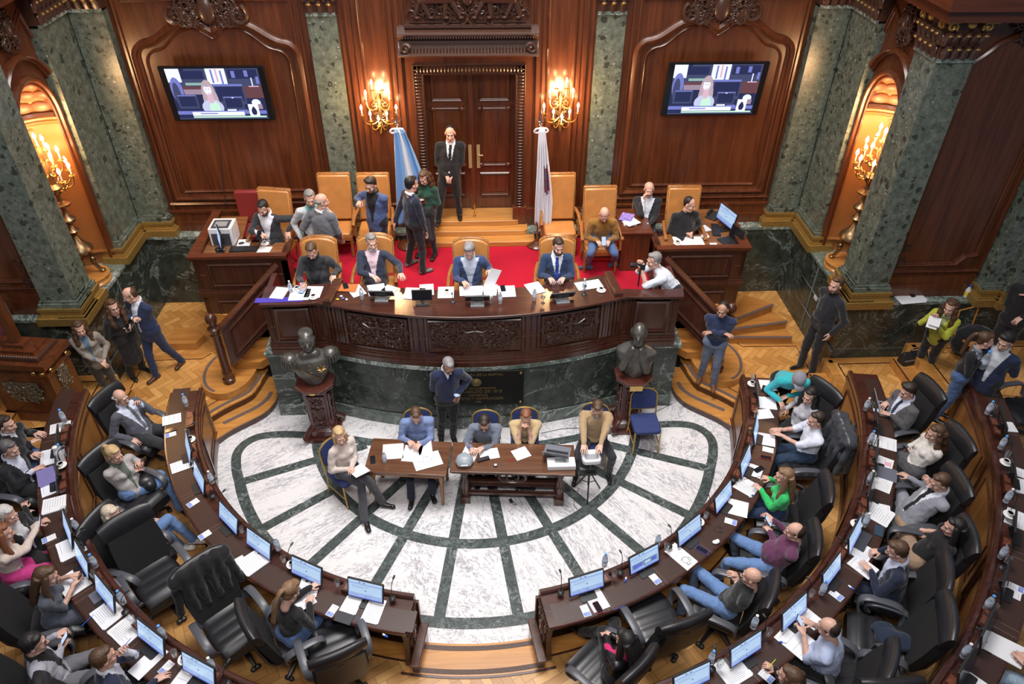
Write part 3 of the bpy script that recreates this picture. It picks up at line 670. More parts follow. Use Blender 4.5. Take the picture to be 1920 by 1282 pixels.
# --- stairs and balustrades beside the podium
for sg, nm in ((-1, 'left'), (1, 'right')):
    t = thing('balustrade', 'dark wooden stair balustrade with a turned newel post on the %s of the podium' % nm, 'balustrade', (sg*4.12, .44, .45))
    mb = MB(); mb.lathe([(.1, 0), (.1, .08), (.075, .1), (.07, .2), (.085, .22), (.07, .25), (.065, .95), (.08, .99), (.065, 1.02), (.09, 1.08), (.1, 1.12), (.06, 1.16), (.055, 1.2), (.085, 1.25), (.09, 1.31), (.06, 1.37), (.02, 1.4)], 20)
    mb.build('newel_post', [DARKV], t)
    a, b_ = Vector((sg*-.06, .08, 0)), Vector((sg*.94*-1, .75, 0)); w = (b_-a).normalized(); s_ = Vector((-w.y, w.x, 0))*.045
    def slab(u0, u1, zb0, zb1, zt0, zt1, th, mi=0, mb=None):
        p, q = a.lerp(b_, u0), a.lerp(b_, u1); s2 = s_.normalized()*th/2
        vs = [p-s2+Vector((0, 0, zb0)), q-s2+Vector((0, 0, zb1)), q-s2+Vector((0, 0, zt1)), p-s2+Vector((0, 0, zt0))]
        vs += [v+s2*2 for v in vs]; mb.add(vs, [(0, 1, 2, 3), (7, 6, 5, 4), (0, 4, 5, 1), (1, 5, 6, 2), (2, 6, 7, 3), (3, 7, 4, 0)], mi)
    mb = MB(); slab(0, 1, .3, 1.0, 1.02, 1.75, .07, 0, mb); mb2 = MB()
    f = lambda u, k: lerp(.3, 1.0, u)+(lerp(1.02, 1.75, u)-lerp(.3, 1.0, u))*k
    for side in (1, -1):
        q = [a.lerp(b_, u)+s_.normalized()*side*.035+Vector((0, 0, f(u, k))) for u, k in ((.12, .15), (.88, .12), (.88, .85), (.12, .82))]
        mould(mb, q, s_.normalized()*side, .05, .03)
    mb.build('side_panel', [DARKV], t, smooth=30)
    mb = MB(); slab(0, 1.02, 1.02, 1.75, 1.08, 1.81, .13, 0, mb); slab(0, 1.02, .26, .96, .33, 1.03, .1, 0, mb); mb.build('hand_rail', [DARKW], t, smooth=0, bevel=.01)
    # rounded bottom step and the flight
    mb = MB(); c0 = (sg*4.2, .75); mb.prism([(c0[0]+sg*.45*math.cos(q), c0[1]+.62*math.sin(q)) for q in [2*PI*k/28 for k in range(28)]], .3, .45, 0)
    strip(mb, [(c0[0]+sg*.4*math.cos(q), c0[1]+.57*math.sin(q)) for q in [-1.3+2.1*k/12 for k in range(13)]], .05, .45, .453, 2)
    wc = Vector((sg*4.45, 1.35, 0))
    for k in range(7):
        z = .45+.15*(k+1); x0 = 4.0-.12*k
        mb.prism([(sg*(x0-.35), .75+.1*k), (sg*(x0+.1), .75+.1*k), (sg*4.45, 1.34), (sg*3.15, 1.34)], z-.15, z, 0) if k < 5 else None
    for k, (a0, a1) in enumerate(((-3, 13), (13, 34), (34, 62))):
        if sg < 0 and k != 0: continue
        z0, z1 = .3, .45+.15*k
        q = [(wc.x, wc.y)]
        for aa in (a0, (a0+a1)/2, a1): q.append((wc.x+sg*(1.28-.0*k)*math.cos(math.radians(aa)), wc.y+(1.0)*math.sin(math.radians(aa))))
        if sg < 0: q = [(-5.0, 1.5), (-5.5, 1.5), (-5.52, 1.98), (-5.1, 1.98), (-4.9, 1.75)]
        mb.prism(q, z0, z1, 0)
        if sg > 0: strip(mb, [q[0], q[1]], .06, z1, z1+.004, 2)
    struct(mb, 'floor_stair_'+nm, [HONEY, DARKW, GRIP], smooth=0)
# ================================================================== furniture
def remeshed(mb, voxel, smooth=3, name='tmp', strength=.6):
    me = mb.mesh(name, [None] if False else [PAPER]); o = bpy.data.objects.new(name, me); SC.collection.objects.link(o)
    r = o.modifiers.new('r', 'REMESH'); r.mode = 'VOXEL'; r.voxel_size = voxel; r.adaptivity = 0
    if smooth: s = o.modifiers.new('s', 'SMOOTH'); s.iterations = smooth; s.factor = strength
    dg = bpy.context.evaluated_depsgraph_get(); ev = o.evaluated_get(dg); m2 = bpy.data.meshes.new_from_object(ev)
    n = len(m2.vertices); V = np.empty(n*3); m2.vertices.foreach_get('co', V); V = V.reshape(-1, 3)
    F = [tuple(p.vertices) for p in m2.polygons]
    bpy.data.objects.remove(o); bpy.data.meshes.remove(me); bpy.data.meshes.remove(m2)
    return V, F
def add_arr(mb, V, F, mi=0): mb.add([tuple(v) for v in V], F, mi)

# ---------------- executive chair (faces +y)
def exec_chair():
    t = thing('office_chair', 'black leather office chair', 'chair')
    mb = MB()
    def cushion(w, d, th, zf, zb, y0, ribs=4):
        rings = []
        for k in range(13):
            u = k/12; y = y0+d*u; z = zb+(zf-zb)*u-(.05*max(0, u-.8)/.2)**1*1.0*(u > .8); hw = w/2*(1-.08*abs(u-.5)*2); b_ = .012*math.cos(u*ribs*2*PI)
            pr = []
            for q in range(16):
                a = 2*PI*q/16; ca, sa = math.cos(a), math.sin(a); pr.append((hw*math.copysign(abs(ca)**.4, ca), y, z+(th/2+b_)*math.copysign(abs(sa)**.5, sa)))
            rings.append(pr)
        return rings
    mb.loft(cushion(.54, .54, .12, .49, .46, -.24)); mb.build('seat', [BLEATH], t, smooth=60)
    mb = MB(); rings = []
    for k in range(11):                                   # curved back, hollow to the front
        u = k/10; z = .5+.55*u; y = -.27-.14*u; hw = (.255+.02*math.sin(u*PI)); pr = []
        for q in range(7): x = -hw+2*hw*q/6; pr.append((x, y+.05-.03*(1-(x/hw)**2), z))
        for q in range(7): x = hw-2*hw*q/6; pr.append((x, y-.05-.04*(1-(x/hw)**2), z))
        rings.append(pr)
    mb.loft(rings, 0); mb.build('backrest', [BFAB], t, smooth=60)
    mb = MB(); rings = []
    for q in range(13):
        x = -.29+.58*q/12; e = 1-(abs(x)/.29)**4*.25; bow = -.03*(1-(x/.29)**2)
        rings.append([(x, -.42+bow+.062*e*math.cos(a)-.03*math.sin(a), 1.13+.13*e*math.sin(a)) for a in [2*PI*k/14 for k in range(14)]])
    mb.loft(rings); mb.build('headrest', [BLEATH], t, smooth=60)
    mb = MB(); mb.loft([[(x, y, z) for x, y, z in ((-.24*w, yy-.055, zz), (.24*w, yy-.055, zz), (.24*w, yy-.085, zz), (-.24*w, yy-.085, zz))] for yy, zz, w in ((-.27, .42, .8), (-.33, .6, 1), (-.38, .85, 1.04), (-.42, 1.1, 1))]); mb.build('back_shell', [BPLAS], t)
    for s in (-1, 1):
        mb = MB(); P = [(s*.27, -.22, .5), (s*.31, -.24, .62), (s*.325, -.17, .7), (s*.33, 0, .715), (s*.33, .15, .7), (s*.325, .22, .64), (s*.3, .2, .52), (s*.24, .12, .43)]
        P = smooth_pts3(P); rings = []
        for i, p in enumerate(P):
            a = Vector(P[min(i+1, len(P)-1)])-Vector(P[max(i-1, 0)]); a.normalize(); sd = Vector((1, 0, 0)); n_ = a.cross(sd).normalized()
            rings.append([Vector(p)+sd*x*.042+n_*z*.016 for x, z in ((-1, -.6), (-.6, -1), (.6, -1), (1, -.6), (1, .6), (.6, 1), (-.6, 1), (-1, .6))])
        mb.loft(rings); mb.build('armrest', [ARMP], t)
    mb = MB(); mb.lathe([(.05, .36), (.05, .4), (.03, .36), (.028, .12), (.05, .1)][::-1], 12); mb.bx(-.1, .1, -.12, .12, .37, .41); mb.build('column', [BPLAS], t)
    mb = MB()
    for k in range(5):
        a = 2*PI*k/5+.3; mb.tube([(0, 0, .12), (.16*math.cos(a), .16*math.sin(a), .12), (.3*math.cos(a), .3*math.sin(a), .075)], [.035, .03, .02], 6)
    b_ = mb.build('star_base', [BPLAS], t)
    for k in range(5):
        a = 2*PI*k/5+.3; mb = MB()
        for s in (-1, 1): c = Vector((.3*math.cos(a)-s*.018*math.sin(a), .3*math.sin(a)+s*.018*math.cos(a), .03)); mb.cap(c, c+Vector((-math.sin(a), math.cos(a), 0))*.012*s, .03, .03, 8)
        mb.build('caster', [BPLAS], b_)
    return t
def smooth_pts3(q, n=2):
    q = [tuple(p) for p in q]
    for _ in range(n): q = [q[0]]+[tuple((1-t)*a+t*b for a, b in zip(q[i], q[i+1])) for i in range(len(q)-1) for t in (.25, .75)]+[q[-1]]
    return q
XC = exec_chair()
# ---------------- tan leather armchair (faces +y)
def tan_chair(tall):
    h = 1.36 if tall else 1.2
    t = thing('leather_armchair', 'tan leather armchair', 'chair')
    mb = MB(); mb.prism(rect(.56, .5, .06, c=(0, .02)), .4, .5); mb.build('seat', [LEATH], t, bevel=.025)
    mb = MB(); w = .29
    out = [(-w, .52), (w, .52)]
    if tall: out += [(w, h-.02), (w-.02, h), (-w+.02, h), (-w, h-.02)]
    else: out += [(w, h-.09), (w-.05, h-.05)]+[(w*.75*math.cos(a), h-.05+.05*math.sin(a)) for a in [PI*k/8 for k in range(1, 8)]]+[(-w+.05, h-.05), (-w, h-.09)]
    n = len(out); lean = lambda z: -.22-(z-.5)*.16
    def bk(mb, s, d0, d1):
        cz = (.52+h)/2
        vs = [(x*s, lean(z)+d0, cz+(z-cz)*s) for x, z in out]+[(x*s, lean(z)+d1, cz+(z-cz)*s) for x, z in out]
        mb.add(vs, [tuple(range(n)), tuple(range(2*n-1, n-1, -1))]+[(i, n+i, n+(i+1) % n, (i+1) % n) for i in range(n)])
    bk(mb, .93, .05, -.03); mb.build('back_cushion', [LEATH], t, bevel=.02)
    mb = MB(); bk(mb, 1.0, .012, -.045)
    fr = mb.build('back_frame', [CHAIRW], t, bevel=.008)
    mb = MB()
    for i in range(n):
        a, b_ = out[i], out[(i+1) % n]; L = math.dist(a, b_); k = max(1, int(L/.035))
        for j in range(k): x, z = lerp(a[0], b_[0], j/k)*.965, lerp(a[1], b_[1], j/k); z = (.52+h)/2+(z-(.52+h)/2)*.965; mb.ell((x, lean(z)+.02, z), (.008, .006, .008), None, 6, 3)
    mb.build('nail_heads', [BRASS], fr)['kind'] = 'stuff'
    for s in (-1, 1):
        mb = MB(); mb.tube(smooth_pts3([(s*.3, -.26, .72), (s*.33, -.05, .73), (s*.34, .18, .7), (s*.34, .26, .67)]), [.03]*20, 8) if False else mb.tube(smooth_pts3([(s*.3, -.26, .72), (s*.33, -.05, .73), (s*.34, .18, .7), (s*.34, .27, .66)]), .03, 8)
        mb.lathe([(.02, .42), (.03, .46), (.02, .5), (.032, .58), (.02, .66), (.02, .7)], 10, (s*.33, .2, 0)); mb.build('armrest', [CHAIRW], t)
        for y, nm in ((.22, 'leg'), (-.24, 'leg')):
            mb = MB(); mb.lathe([(.02, 0), (.028, .03), (.02, .08), (.034, .16), (.022, .24), (.036, .34), (.036, .44)], 10, (s*.27, y, 0)); mb.build(nm, [CHAIRW], t)
    mb = MB(); mb.prism(rect(.58, .54, .02), .36, .42); mb.bx(-.27, .27, -.015, .015, .14, .18); mb.build('seat_rail', [CHAIRW], t)
    return t
TALL, LOWC = tan_chair(True), tan_chair(False)
# ---------------- banquet chair (faces +y)
def banquet():
    t = thing('banquet_chair', 'banquet chair', 'chair')
    NAVY = plain('navy_upholstery', (.02, .035, .13), .8, nz=.5, bs=120); GF = plain('gold_painted_frame', (.5, .33, .1), .35, metal=.6)
    mb = MB(); mb.prism(rect(.43, .43, .06), .42, .49); mb.build('seat', [NAVY], t, bevel=.02)
    a = [(-.2, .6)]+[(-.2, .8)]+[(-.2*math.cos(q), .8+.14*math.sin(q)) for q in [PI*k/10 for k in range(1, 10)]]+[(.2, .8), (.2, .6)]
    mb = MB(); n = len(a); ly = lambda z: -.2-(z-.45)*.2
    vs = [(x*.95, ly(z)+.02, z) for x, z in a]+[(x*.95, ly(z)-.02, z) for x, z in a]
    mb.add(vs, [tuple(range(n)), tuple(range(2*n-1, n-1, -1))]+[(i, n+i, n+(i+1) % n, (i+1) % n) for i in range(n)]); mb.build('backrest', [NAVY], t)
    mb = MB(); p = [(-.21, ly(.44), .44)]+[(x*1.04, ly(z), z+.01) for x, z in a[1:-1]]+[(.21, ly(.44), .44)]; mb.tube(p, .014, 8); mb.tube([(-.21, ly(.58), .58), (.21, ly(.58), .58)], .012, 8); mb.build('back_frame', [GF], t)
    for s in (-1, 1):
        for y, y2 in ((.19, .22), (-.19, -.25)): mb = MB(); mb.tube([(s*.2, y, .45), (s*.205, y2, 0)], .013, 8); mb.build('leg', [GF], t)
        mb = MB(); mb.tube([(s*.203, .2, .2), (s*.203, -.22, .2)], .008, 6); mb.build('stretcher', [GF], t)
    return t
BANQ = banquet()

# ---------------- curved desk rows
SEAMM = plain('desk_seam', (.12, .07, .05), .5); REDBOX = wood('red_brown_box_wood', (.11, .035, .02), (.22, .075, .045), 0, .35); PADM = plain('leather_desk_inlay', (.05, .026, .02), .35, nz=.15)
def row_desk(name, label, ri, ro, zt, zf, a0, a1, endpanel=True, pm=HONEYV):
    t = thing(name, label, 'desk', pol((ri+ro)/2, (a0+a1)/2, 0)); L0 = t.location
    n = max(6, int(abs(a1-a0)/2)); inv = lambda mb: setattr(mb, 'T', Matrix.Translation(-L0)) or mb
    mb = inv(MB()); mb.arc([(ri+.02, zt-.05), (ro, zt-.05), (ro, zt-.012), (ro-.012, zt), (ri+.02, zt)], a0, a1, n, 0)
    k = int(abs(a1-a0)/9.3); 
    for i in range(1, k+1):
        a = a0+(a1-a0)*i/(k+1)
        for d_ in (-.35, .35): mb.arc([(ri+.16, zt), (ro-.01, zt), (ro-.01, zt+.002), (ri+.16, zt+.002)], a+d_-.04, a+d_+.04, 1, 1)
    mb.arc([(ri+.18, zt), (ro-.03, zt), (ro-.03, zt+.0012), (ri+.18, zt+.0012)], a0+1, a1-1, n, 2)
    mb.build('desktop', [DARKW, SEAMM, PADM], t, smooth=30)
    mb = inv(MB()); mb.arc([(ri-.02, zt-.04), (ri-.02, zt+.035), (ri-.005, zt+.05), (ri+.03, zt+.05), (ri+.045, zt+.035), (ri+.045, zt-.04)], a0, a1, n, 0); mb.build('top_rail', [DARKW], t, smooth=30)
    mb = inv(MB()); mb.arc([(ri+.0, zf), (ri+.035, zf), (ri+.035, zt-.03), (ri+.0, zt-.03)], a0, a1, n, 0)
    mb.arc([(ri-.03, zf), (ri+.01, zf), (ri+.01, zf+.14), (ri-.015, zf+.16), (ri-.03, zf+.12)], a0, a1, n, 1); mb.arc([(ri-.02, zt-.14), (ri+.01, zt-.14), (ri+.01, zt-.05), (ri-.03, zt-.05)], a0, a1, n, 1)
    kk = int(abs(a1-a0)/11)
    for i in range(kk):
        b0, b1 = a0+(a1-a0)*(i+.12)/kk, a0+(a1-a0)*(i+.88)/kk; z0, z1 = zf+.24, zt-.22
        P = [pol(ri-.002, lerp(b0, b1, q/5), z0) for q in range(6)]+[pol(ri-.002, lerp(b1, b0, q/5), z1) for q in range(6)]
        mb.tube(P, .018, 5, 1, closed=True)
        for b_ in (a0+(a1-a0)*i/kk,): mb.arc([(ri-.03, zf+.15), (ri+.01, zf+.15), (ri+.01, zt-.1), (ri-.03, zt-.1)], b_-.5, b_+.5, 1, 1)
    mb.build('front_panel', [pm, DARKV], t, smooth=30)
    # console boxes between the screens
    for i in range(k+1):
        a = a0+(a1-a0)*(i+.97)/(k+1)*1.0; w = math.degrees(.17/ri)*(1 if a1 > a0 else -1)
        if abs(a-a0) < 1.5 or abs(a) > 82: continue
        mb = inv(MB()); mb.arc([(ri+.045, zt), (ri+.15, zt), (ri+.15, zt+.075), (ri+.045, zt+.09)], a-w, a+w, 3, 0)
        mb.arc([(ri+.06, zt+.08), (ri+.135, zt+.075), (ri+.135, zt+.0825), (ri+.06, zt+.093)], a-w*.8, a-w*.15, 2, 1); mb.arc([(ri+.06, zt+.08), (ri+.135, zt+.075), (ri+.135, zt+.0825), (ri+.06, zt+.093)], a+w*.15, a+w*.8, 2, 1)
        mb.build('console_box', [DARKW, REDBOX], t, smooth=0)
    if endpanel:
        for ae in ((a0,) if endpanel == 1 else (a0, a1)):
            mb = inv(MB()); sgn = (1 if ae > 0 else -1)*(-1 if abs(ae) < 45 else 1)
            c = pol((ri+ro)/2, ae, 0); er = pol(1, ae); et = Vector((math.cos(math.radians(ae)), math.sin(math.radians(ae)), 0))*sgn
            def q(u, z, o=0): return c+er*u+et*o+Vector((0, 0, z))
            hw = (ro-ri)/2-.03; z0 = zf+.3 if zf == 0 else zf+.3
            z0 = zt-.75
            out = [(-hw, z0), (-hw*.75, z0), (-hw*.6, z0+.12), (-hw*.3, z0+.05), (0, z0+.1), (hw*.3, z0+.05), (hw*.6, z0+.12), (hw*.75, z0), (hw, z0), (hw, z0+.1), (hw*.7, z0+.3), (hw*.78, z0+.5), (hw, z0+.7), (-hw, z0+.7), (-hw*.78, z0+.5), (-hw*.7, z0+.3), (-hw, z0+.1)]
            nn = len(out); vs = [q(u, z, 0) for u, z in out]+[q(u, z, -.06) for u, z in out]
            mb.add(vs, [tuple(range(nn)), tuple(range(2*nn-1, nn-1, -1))]+[(i, (i+1) % nn, nn+(i+1) % nn, nn+i) for i in range(nn)], 0)
            for s in (-1, 1):
                mb.tube([q(s*(.06+.05*math.cos(x)), z0+.32+.12*math.sin(x), .01) for x in [k_*.5 for k_ in range(11)]], .018, 6, 1)
                mb.tube([q(s*(.13+.03*math.cos(x)), z0+.56+.06*math.sin(x), .01) for x in [k_*.6 for k_ in range(9)]], .014, 6, 1)
            mb.ell(q(0, z0+.42, .0), (.05, .05, .14), None, 10, 6, 1)
            for i in range(12): mb.ell(q(-hw*.9+hw*1.8*i/11, z0+.68, .01), (.014, .014, .02), None, 6, 4, 1)
            mb.build('carved_end_panel', [DARKV, CARVED], t, smooth=30)
    return t
DESKS = {}
for sg, nm in ((-1, 'left'), (1, 'right')):
    row_desk('curved_desk', 'innermost %s curved desk of dark wood around the marble floor' % nm, 4.2, 4.67, 1.05, 0, sg*9.9, sg*84, 2)
    row_desk('curved_desk', 'second %s curved desk of dark wood with amber front panels' % nm, 5.73, 6.15, 1.35, .3, sg*9.9, sg*82.5, 1)
    row_desk('curved_desk', 'third %s curved desk of dark wood, outermost in the picture' % nm, 7.2, 7.62, 1.65, .6, sg*30, sg*80, 0)
# newel-like wooden corner at the foot of each inner desk wing
for sg, nm in ((-1, 'left'), (1, 'right')):
    mb = MB(); mb.box((0, 0, .21), (.08, .5, .5)); mb.box((0, 0, .48), (.11, .56, .04)); o = mb.build('desk_curb', [DARKV], smooth=0, bevel=.01)
    o.location = pol(4.46, sg*8.9, 0)-Vector((0, 0, .0)); o.rotation_euler = (0, 0, math.radians(sg*9.0)); tag(o, 'low dark wooden curb closing the foot of the %s inner desk end' % nm, 'curb')

# ---------------- podium desk
def gy(x): x = abs(x); return wcurve(x)+.02 if x < 2.3 else lerp(.08, .05, min(1, (x-2.3)/.3))
t = thing('podium_desk', 'long curved dark wooden presiding desk with three carved panels', 'desk', (0, 0, 1.33)); mvt = lambda mb: setattr(mb, 'T', Matrix.Translation((0, 0, -1.33))) or mb
XS = [-3.15+6.3*k/84 for k in range(85)]
def along(mb, f0, f1, z0, z1, mi=0, x0=-3.15, x1=3.15):
    xs = [x for x in XS if x0-1e-6 <= x <= x1+1e-6]; mb.prism([(x, gy(x)+f0) for x in xs]+[(x, gy(x)+f1) for x in xs[::-1]], z0, z1, mi)
mb = mvt(MB()); along(mb, .06, .14, 1.33, 2.31)
for z0, z1, o in ((1.33, 1.42, -.03), (1.42, 1.47, -.01), (1.47, 1.5, .01), (1.5, 1.56, .03), (2.2, 2.24, .03), (2.24, 2.28, 0), (2.28, 2.31, -.04)): along(mb, o, .1, z0, z1)
for sg in (-1, 1): mb.bx(sg*3.07, sg*3.15, .1, .85, 1.33, 2.31); mb.bx(sg*3.05, sg*3.18, .1, .85, 1.33, 1.5)
mb.build('desk_front', [DARKV], t, smooth=0)
for xc in (-3.05, -2.42, -2.2, -2.08, -1.98, -.92, -.83, -.74, .76, .85, .94, 1.98, 2.08, 2.2, 2.42, 3.05):
    mb = mvt(MB())
    for dx in (-.028, .028): x = xc+dx; mb.bx(x-.018, x+.018, gy(x)+.025, gy(x)+.07, 1.56, 2.2)
    for q in range(3): mb.ell((xc-.03+.03*q, gy(xc)+.02, 1.84), (.008, .008, .008), None, 6, 4, 1)
    mb.build('fluted_strip', [DARKV, BRASS], t, smooth=0)
for x0, x1, plainp in ((-2.98, -2.5, 1), (-1.88, -1.0, 0), (-.66, .68, 0), (1.02, 1.88, 0), (2.5, 2.98, 1)):
    mb = mvt(MB()); xm = (x0+x1)/2; a = math.atan2(gy(x1)-gy(x0), x1-x0); R_ = Matrix.Rotation(a, 4, 'Z'); W_ = x1-x0
    mb.T = Matrix.Translation((xm, (gy(x0)+gy(x1))/2+.035, 1.88-1.33)) @ R_
    h = .27; bulge = lambda x: -(.0 if plainp else .02)
    mould(mb, [(-W_/2, 0, -h), (W_/2, 0, -h), (W_/2, 0, h), (-W_/2, 0, h)], (0, -1, 0), .05, .035)
    mb.bx(-W_/2, W_/2, 0, .03, -h, h)
    if not plainp: carving(mb, W_-.08, 2*h-.1, int(42*W_), int(x0*10)+50, .075, True, .035, 1); mb.ell((0, -.02, .02), (.05, .05, .13), None, 10, 6, 1); mb.ell((0, -.04, .17), (.035, .035, .04), None, 10, 6, 1)
    if not plainp:
        for s in (-1, 1): mb.tube([(0, -.04, .1), (s*.12, -.05, .08), (s*.22, -.04, .14)], .018, 6, 1)
    mb.build('carved_panel' if not plainp else 'plain_panel', [DARKV, CARVED], t, smooth=40)
mb = mvt(MB()); xs = [x for x in XS if x <= 2.12]
mb.prism([(x, gy(x)-.12) for x in XS]+[(3.18, .05), (3.18, .2)]+[(x, gy(x)+.1) for x in XS[::-1] if x > 2.2]+[(2.15, .6), (1., .3), (0, .2), (-1., .3), (-2.1, .48), (-3.15, .42)], 2.31, 2.35)
mb.build('desktop', [DARKW], t, smooth=0, bevel=.008)
for x, y, r in ((2.13, .26, .12), (-2.1, .2, -.15)):
    mb = mvt(MB()); mb.T = Matrix.Translation((x, y, 1.02)) @ Matrix.Rotation(r, 4, 'Z'); mb.box((0, 0, .035), (.13, .62, .07)); mb.box((0, -.22, .075), (.1, .12, .012)); mb.build('divider_block', [DARKV], t, smooth=0, bevel=.006)
# ---------------- side desks on the podium corners
for sg, nm in ((-1, 'left'), (1, 'right')):
    t = thing('clerk_desk', 'high panelled wooden clerk desk at the %s end of the podium' % nm, 'desk', (sg*3.8, 1.4, .3)); off = lambda: (lambda m_: setattr(m_, 'T', Matrix.Translation((-sg*3.8, -1.4, -.3))) or m_)(MB())
    mb = off(); 
    for z0, z1, o in ((.3, 2.3, 0), (.3, .5, .03), (1.55, 1.6, .025), (1.6, 1.66, .04), (1.66, 1.7, .02), (2.24, 2.27, .015), (2.27, 2.3, .03)):
        mb.bx(sg*(3.05-o), sg*(4.55+o), 1.35-o, 1.43, z0, z1); mb.bx(sg*(4.47), sg*(4.55+o), 1.35, 2.85, z0, z1); mb.bx(sg*(3.05-o), sg*3.13, 1.35, 1.95 if z0 > 1.5 else 1.7, z0, z1)
    mb.build('desk_body', [DARKV], t, smooth=0)
    mb = off()
    for z0, z1 in ((1.78, 2.17), (.6, 1.45)):
        x0, x1 = sorted((sg*3.3, sg*4.3)); pframe(mb, x0, x1, z0, z1, 1.35, .05, .035)
        mb.bx(x0+.04, x1-.04, 1.335, 1.35, z0+.04, z1-.04)
    for x in (3.16, 4.44):
        for q in range(3): mb.ell((sg*(x-.03+.03*q), 1.345, 1.97), (.008, .008, .008), None, 6, 4, 1)
    mb.build('front_panel', [DARKV, BRASS], t, smooth=30)
    mb = off(); rim = [(sg*3.02, 1.3), (sg*4.6, 1.3), (sg*4.6, 2.9), (sg*4.46, 2.9), (sg*4.42, 1.42), (sg*3.02, 1.42)]
    mb.prism(rim, 2.3, 2.35, 0); mb.prism([(sg*3.1, 1.4), (sg*4.5, 1.4), (sg*4.5, 2.85), (sg*4.0, 2.85), (sg*3.9, 1.95), (sg*3.1, 1.9)], 2.2, 2.24, 1); mb.build('desktop', [MAHOGH, wood('worn_desk_wood', (.16, .06, .02), (.3, .13, .05), 0, .35)], t, smooth=0, bevel=.004)
# small desk between the chairs at right
t = thing('side_table', 'reddish wooden cabinet desk beside the man in mustard sweater', 'desk', (2.78, 2.15, 1.6))
mb = MB(); mb.bx(-.24, .24, -.33, .5, 0, .74); mb.build('cabinet_body', [MAHOG], t, smooth=0); mb = MB(); mb.bx(-.27, .27, -.36, .52, .74, .77); mb.build('table_top', [MAHOGH], t, smooth=0, bevel=.005)

# ---------------- the two tables on the marble
def lab_table(p, w, d, h, heavy, name, label):
    t = thing(name, label, 'table', p[0], p[1])
    mb = MB(); mb.prism(rect(w, d, .01), h-.035, h); mb.build('tabletop', [wood(name+'_top_wood', (.07, .028, .015), (.17, .075, .038), 0, .14, coat=.8)], t, bevel=.008)
    if not heavy:
        mb = MB(); mb.bx(-w/2+.05, w/2-.05, -d/2+.05, -d/2+.07, h-.13, h-.035); mb.bx(-w/2+.05, w/2-.05, d/2-.07, d/2-.05, h-.13, h-.035)
        mb.bx(-w/2+.05, -w/2+.07, -d/2+.05, d/2-.05, h-.13, h-.035); mb.bx(w/2-.07, w/2-.05, -d/2+.05, d/2-.05, h-.13, h-.035); mb.build('apron', [CHAIRW], t, smooth=0)
        for x in (-1, 1):
            for y in (-1, 1): mb = MB(); mb.lathe([(.02, 0), (.028, .03), (.02, .06), (.022, .1), (.035, .45), (.03, .5), (.042, .53), (.042, h-.035)], 12, (x*(w/2-.09), y*(d/2-.09), 0)); mb.build('leg', [CHAIRW], t)
    else:
        mb = MB(); mb.prism(rect(w-.06, d-.06), h-.075, h-.035); mb.prism(rect(w-.14, d-.14), h-.11, h-.075); mb.build('apron', [DARKW], t, smooth=0)
        for x in (-1, 1):
            mb = MB(); mb.bx(x*(w/2-.2)-.07, x*(w/2-.2)+.07, -d/2+.06, d/2-.06, 0, .12); mb.bx(x*(w/2-.2)-.05, x*(w/2-.2)+.05, -d/2+.1, d/2-.1, h-.2, h-.11)
            for y in (-1, 1): mb.lathe([(.06, .12), (.04, .16), (.06, .25), (.065, .4), (.04, .48), (.055, h-.2)], 12, (x*(w/2-.2), y*(d/2-.16), 0))
            mb.build('trestle', [DARKV], t, bevel=.008)
        mb = MB(); mb.bx(-w/2+.2, w/2-.2, -.05, .05, .2, .3); mb.bx(-w/2+.2, w/2-.2, -d/2+.12, -d/2+.18, .14, .19); mb.build('stretcher', [DARKV], t, smooth=0)
        mb = MB(); mb.T = Matrix.Translation((0, -.05, .42)); mb.tube([(.2*math.cos(a), 0, .12*math.sin(a)) for a in [2*PI*k/20 for k in range(20)]], .03, 6, closed=True); mb.tube([(.09*math.cos(a), 0, .1*math.sin(a)) for a in [2*PI*k/14 for k in range(14)]], .02, 6, closed=True); mb.build('carved_bracket', [CARVED], t)
    return t
def quad_place(bl, br, fl, fr, z):
    a, b_, c, d = [at(*q, z) for q in (bl, br, fl, fr)]
    ctr = (a+b_+c+d)/4; ux = ((b_-a)+(d-c))/2; w = ux.length; dep = (((a-c)+(b_-d))/2).length; return (ctr-Vector((0, 0, z)), math.atan2(ux.y, ux.x)), w, dep
p, w, d = quad_place((697, 822), (846, 827), (684, 882), (838, 893), .74); TAB1 = lab_table(p, w, d, .74, False, 'wooden_table', 'smaller polished wooden table with turned legs, papers on it')
p, w, d = quad_place((849, 828), (1078, 834), (843, 884), (1077, 890), .76); TAB2 = lab_table(p, w, d, .76, True, 'trestle_table', 'long heavy dark wooden table with carved trestle legs')

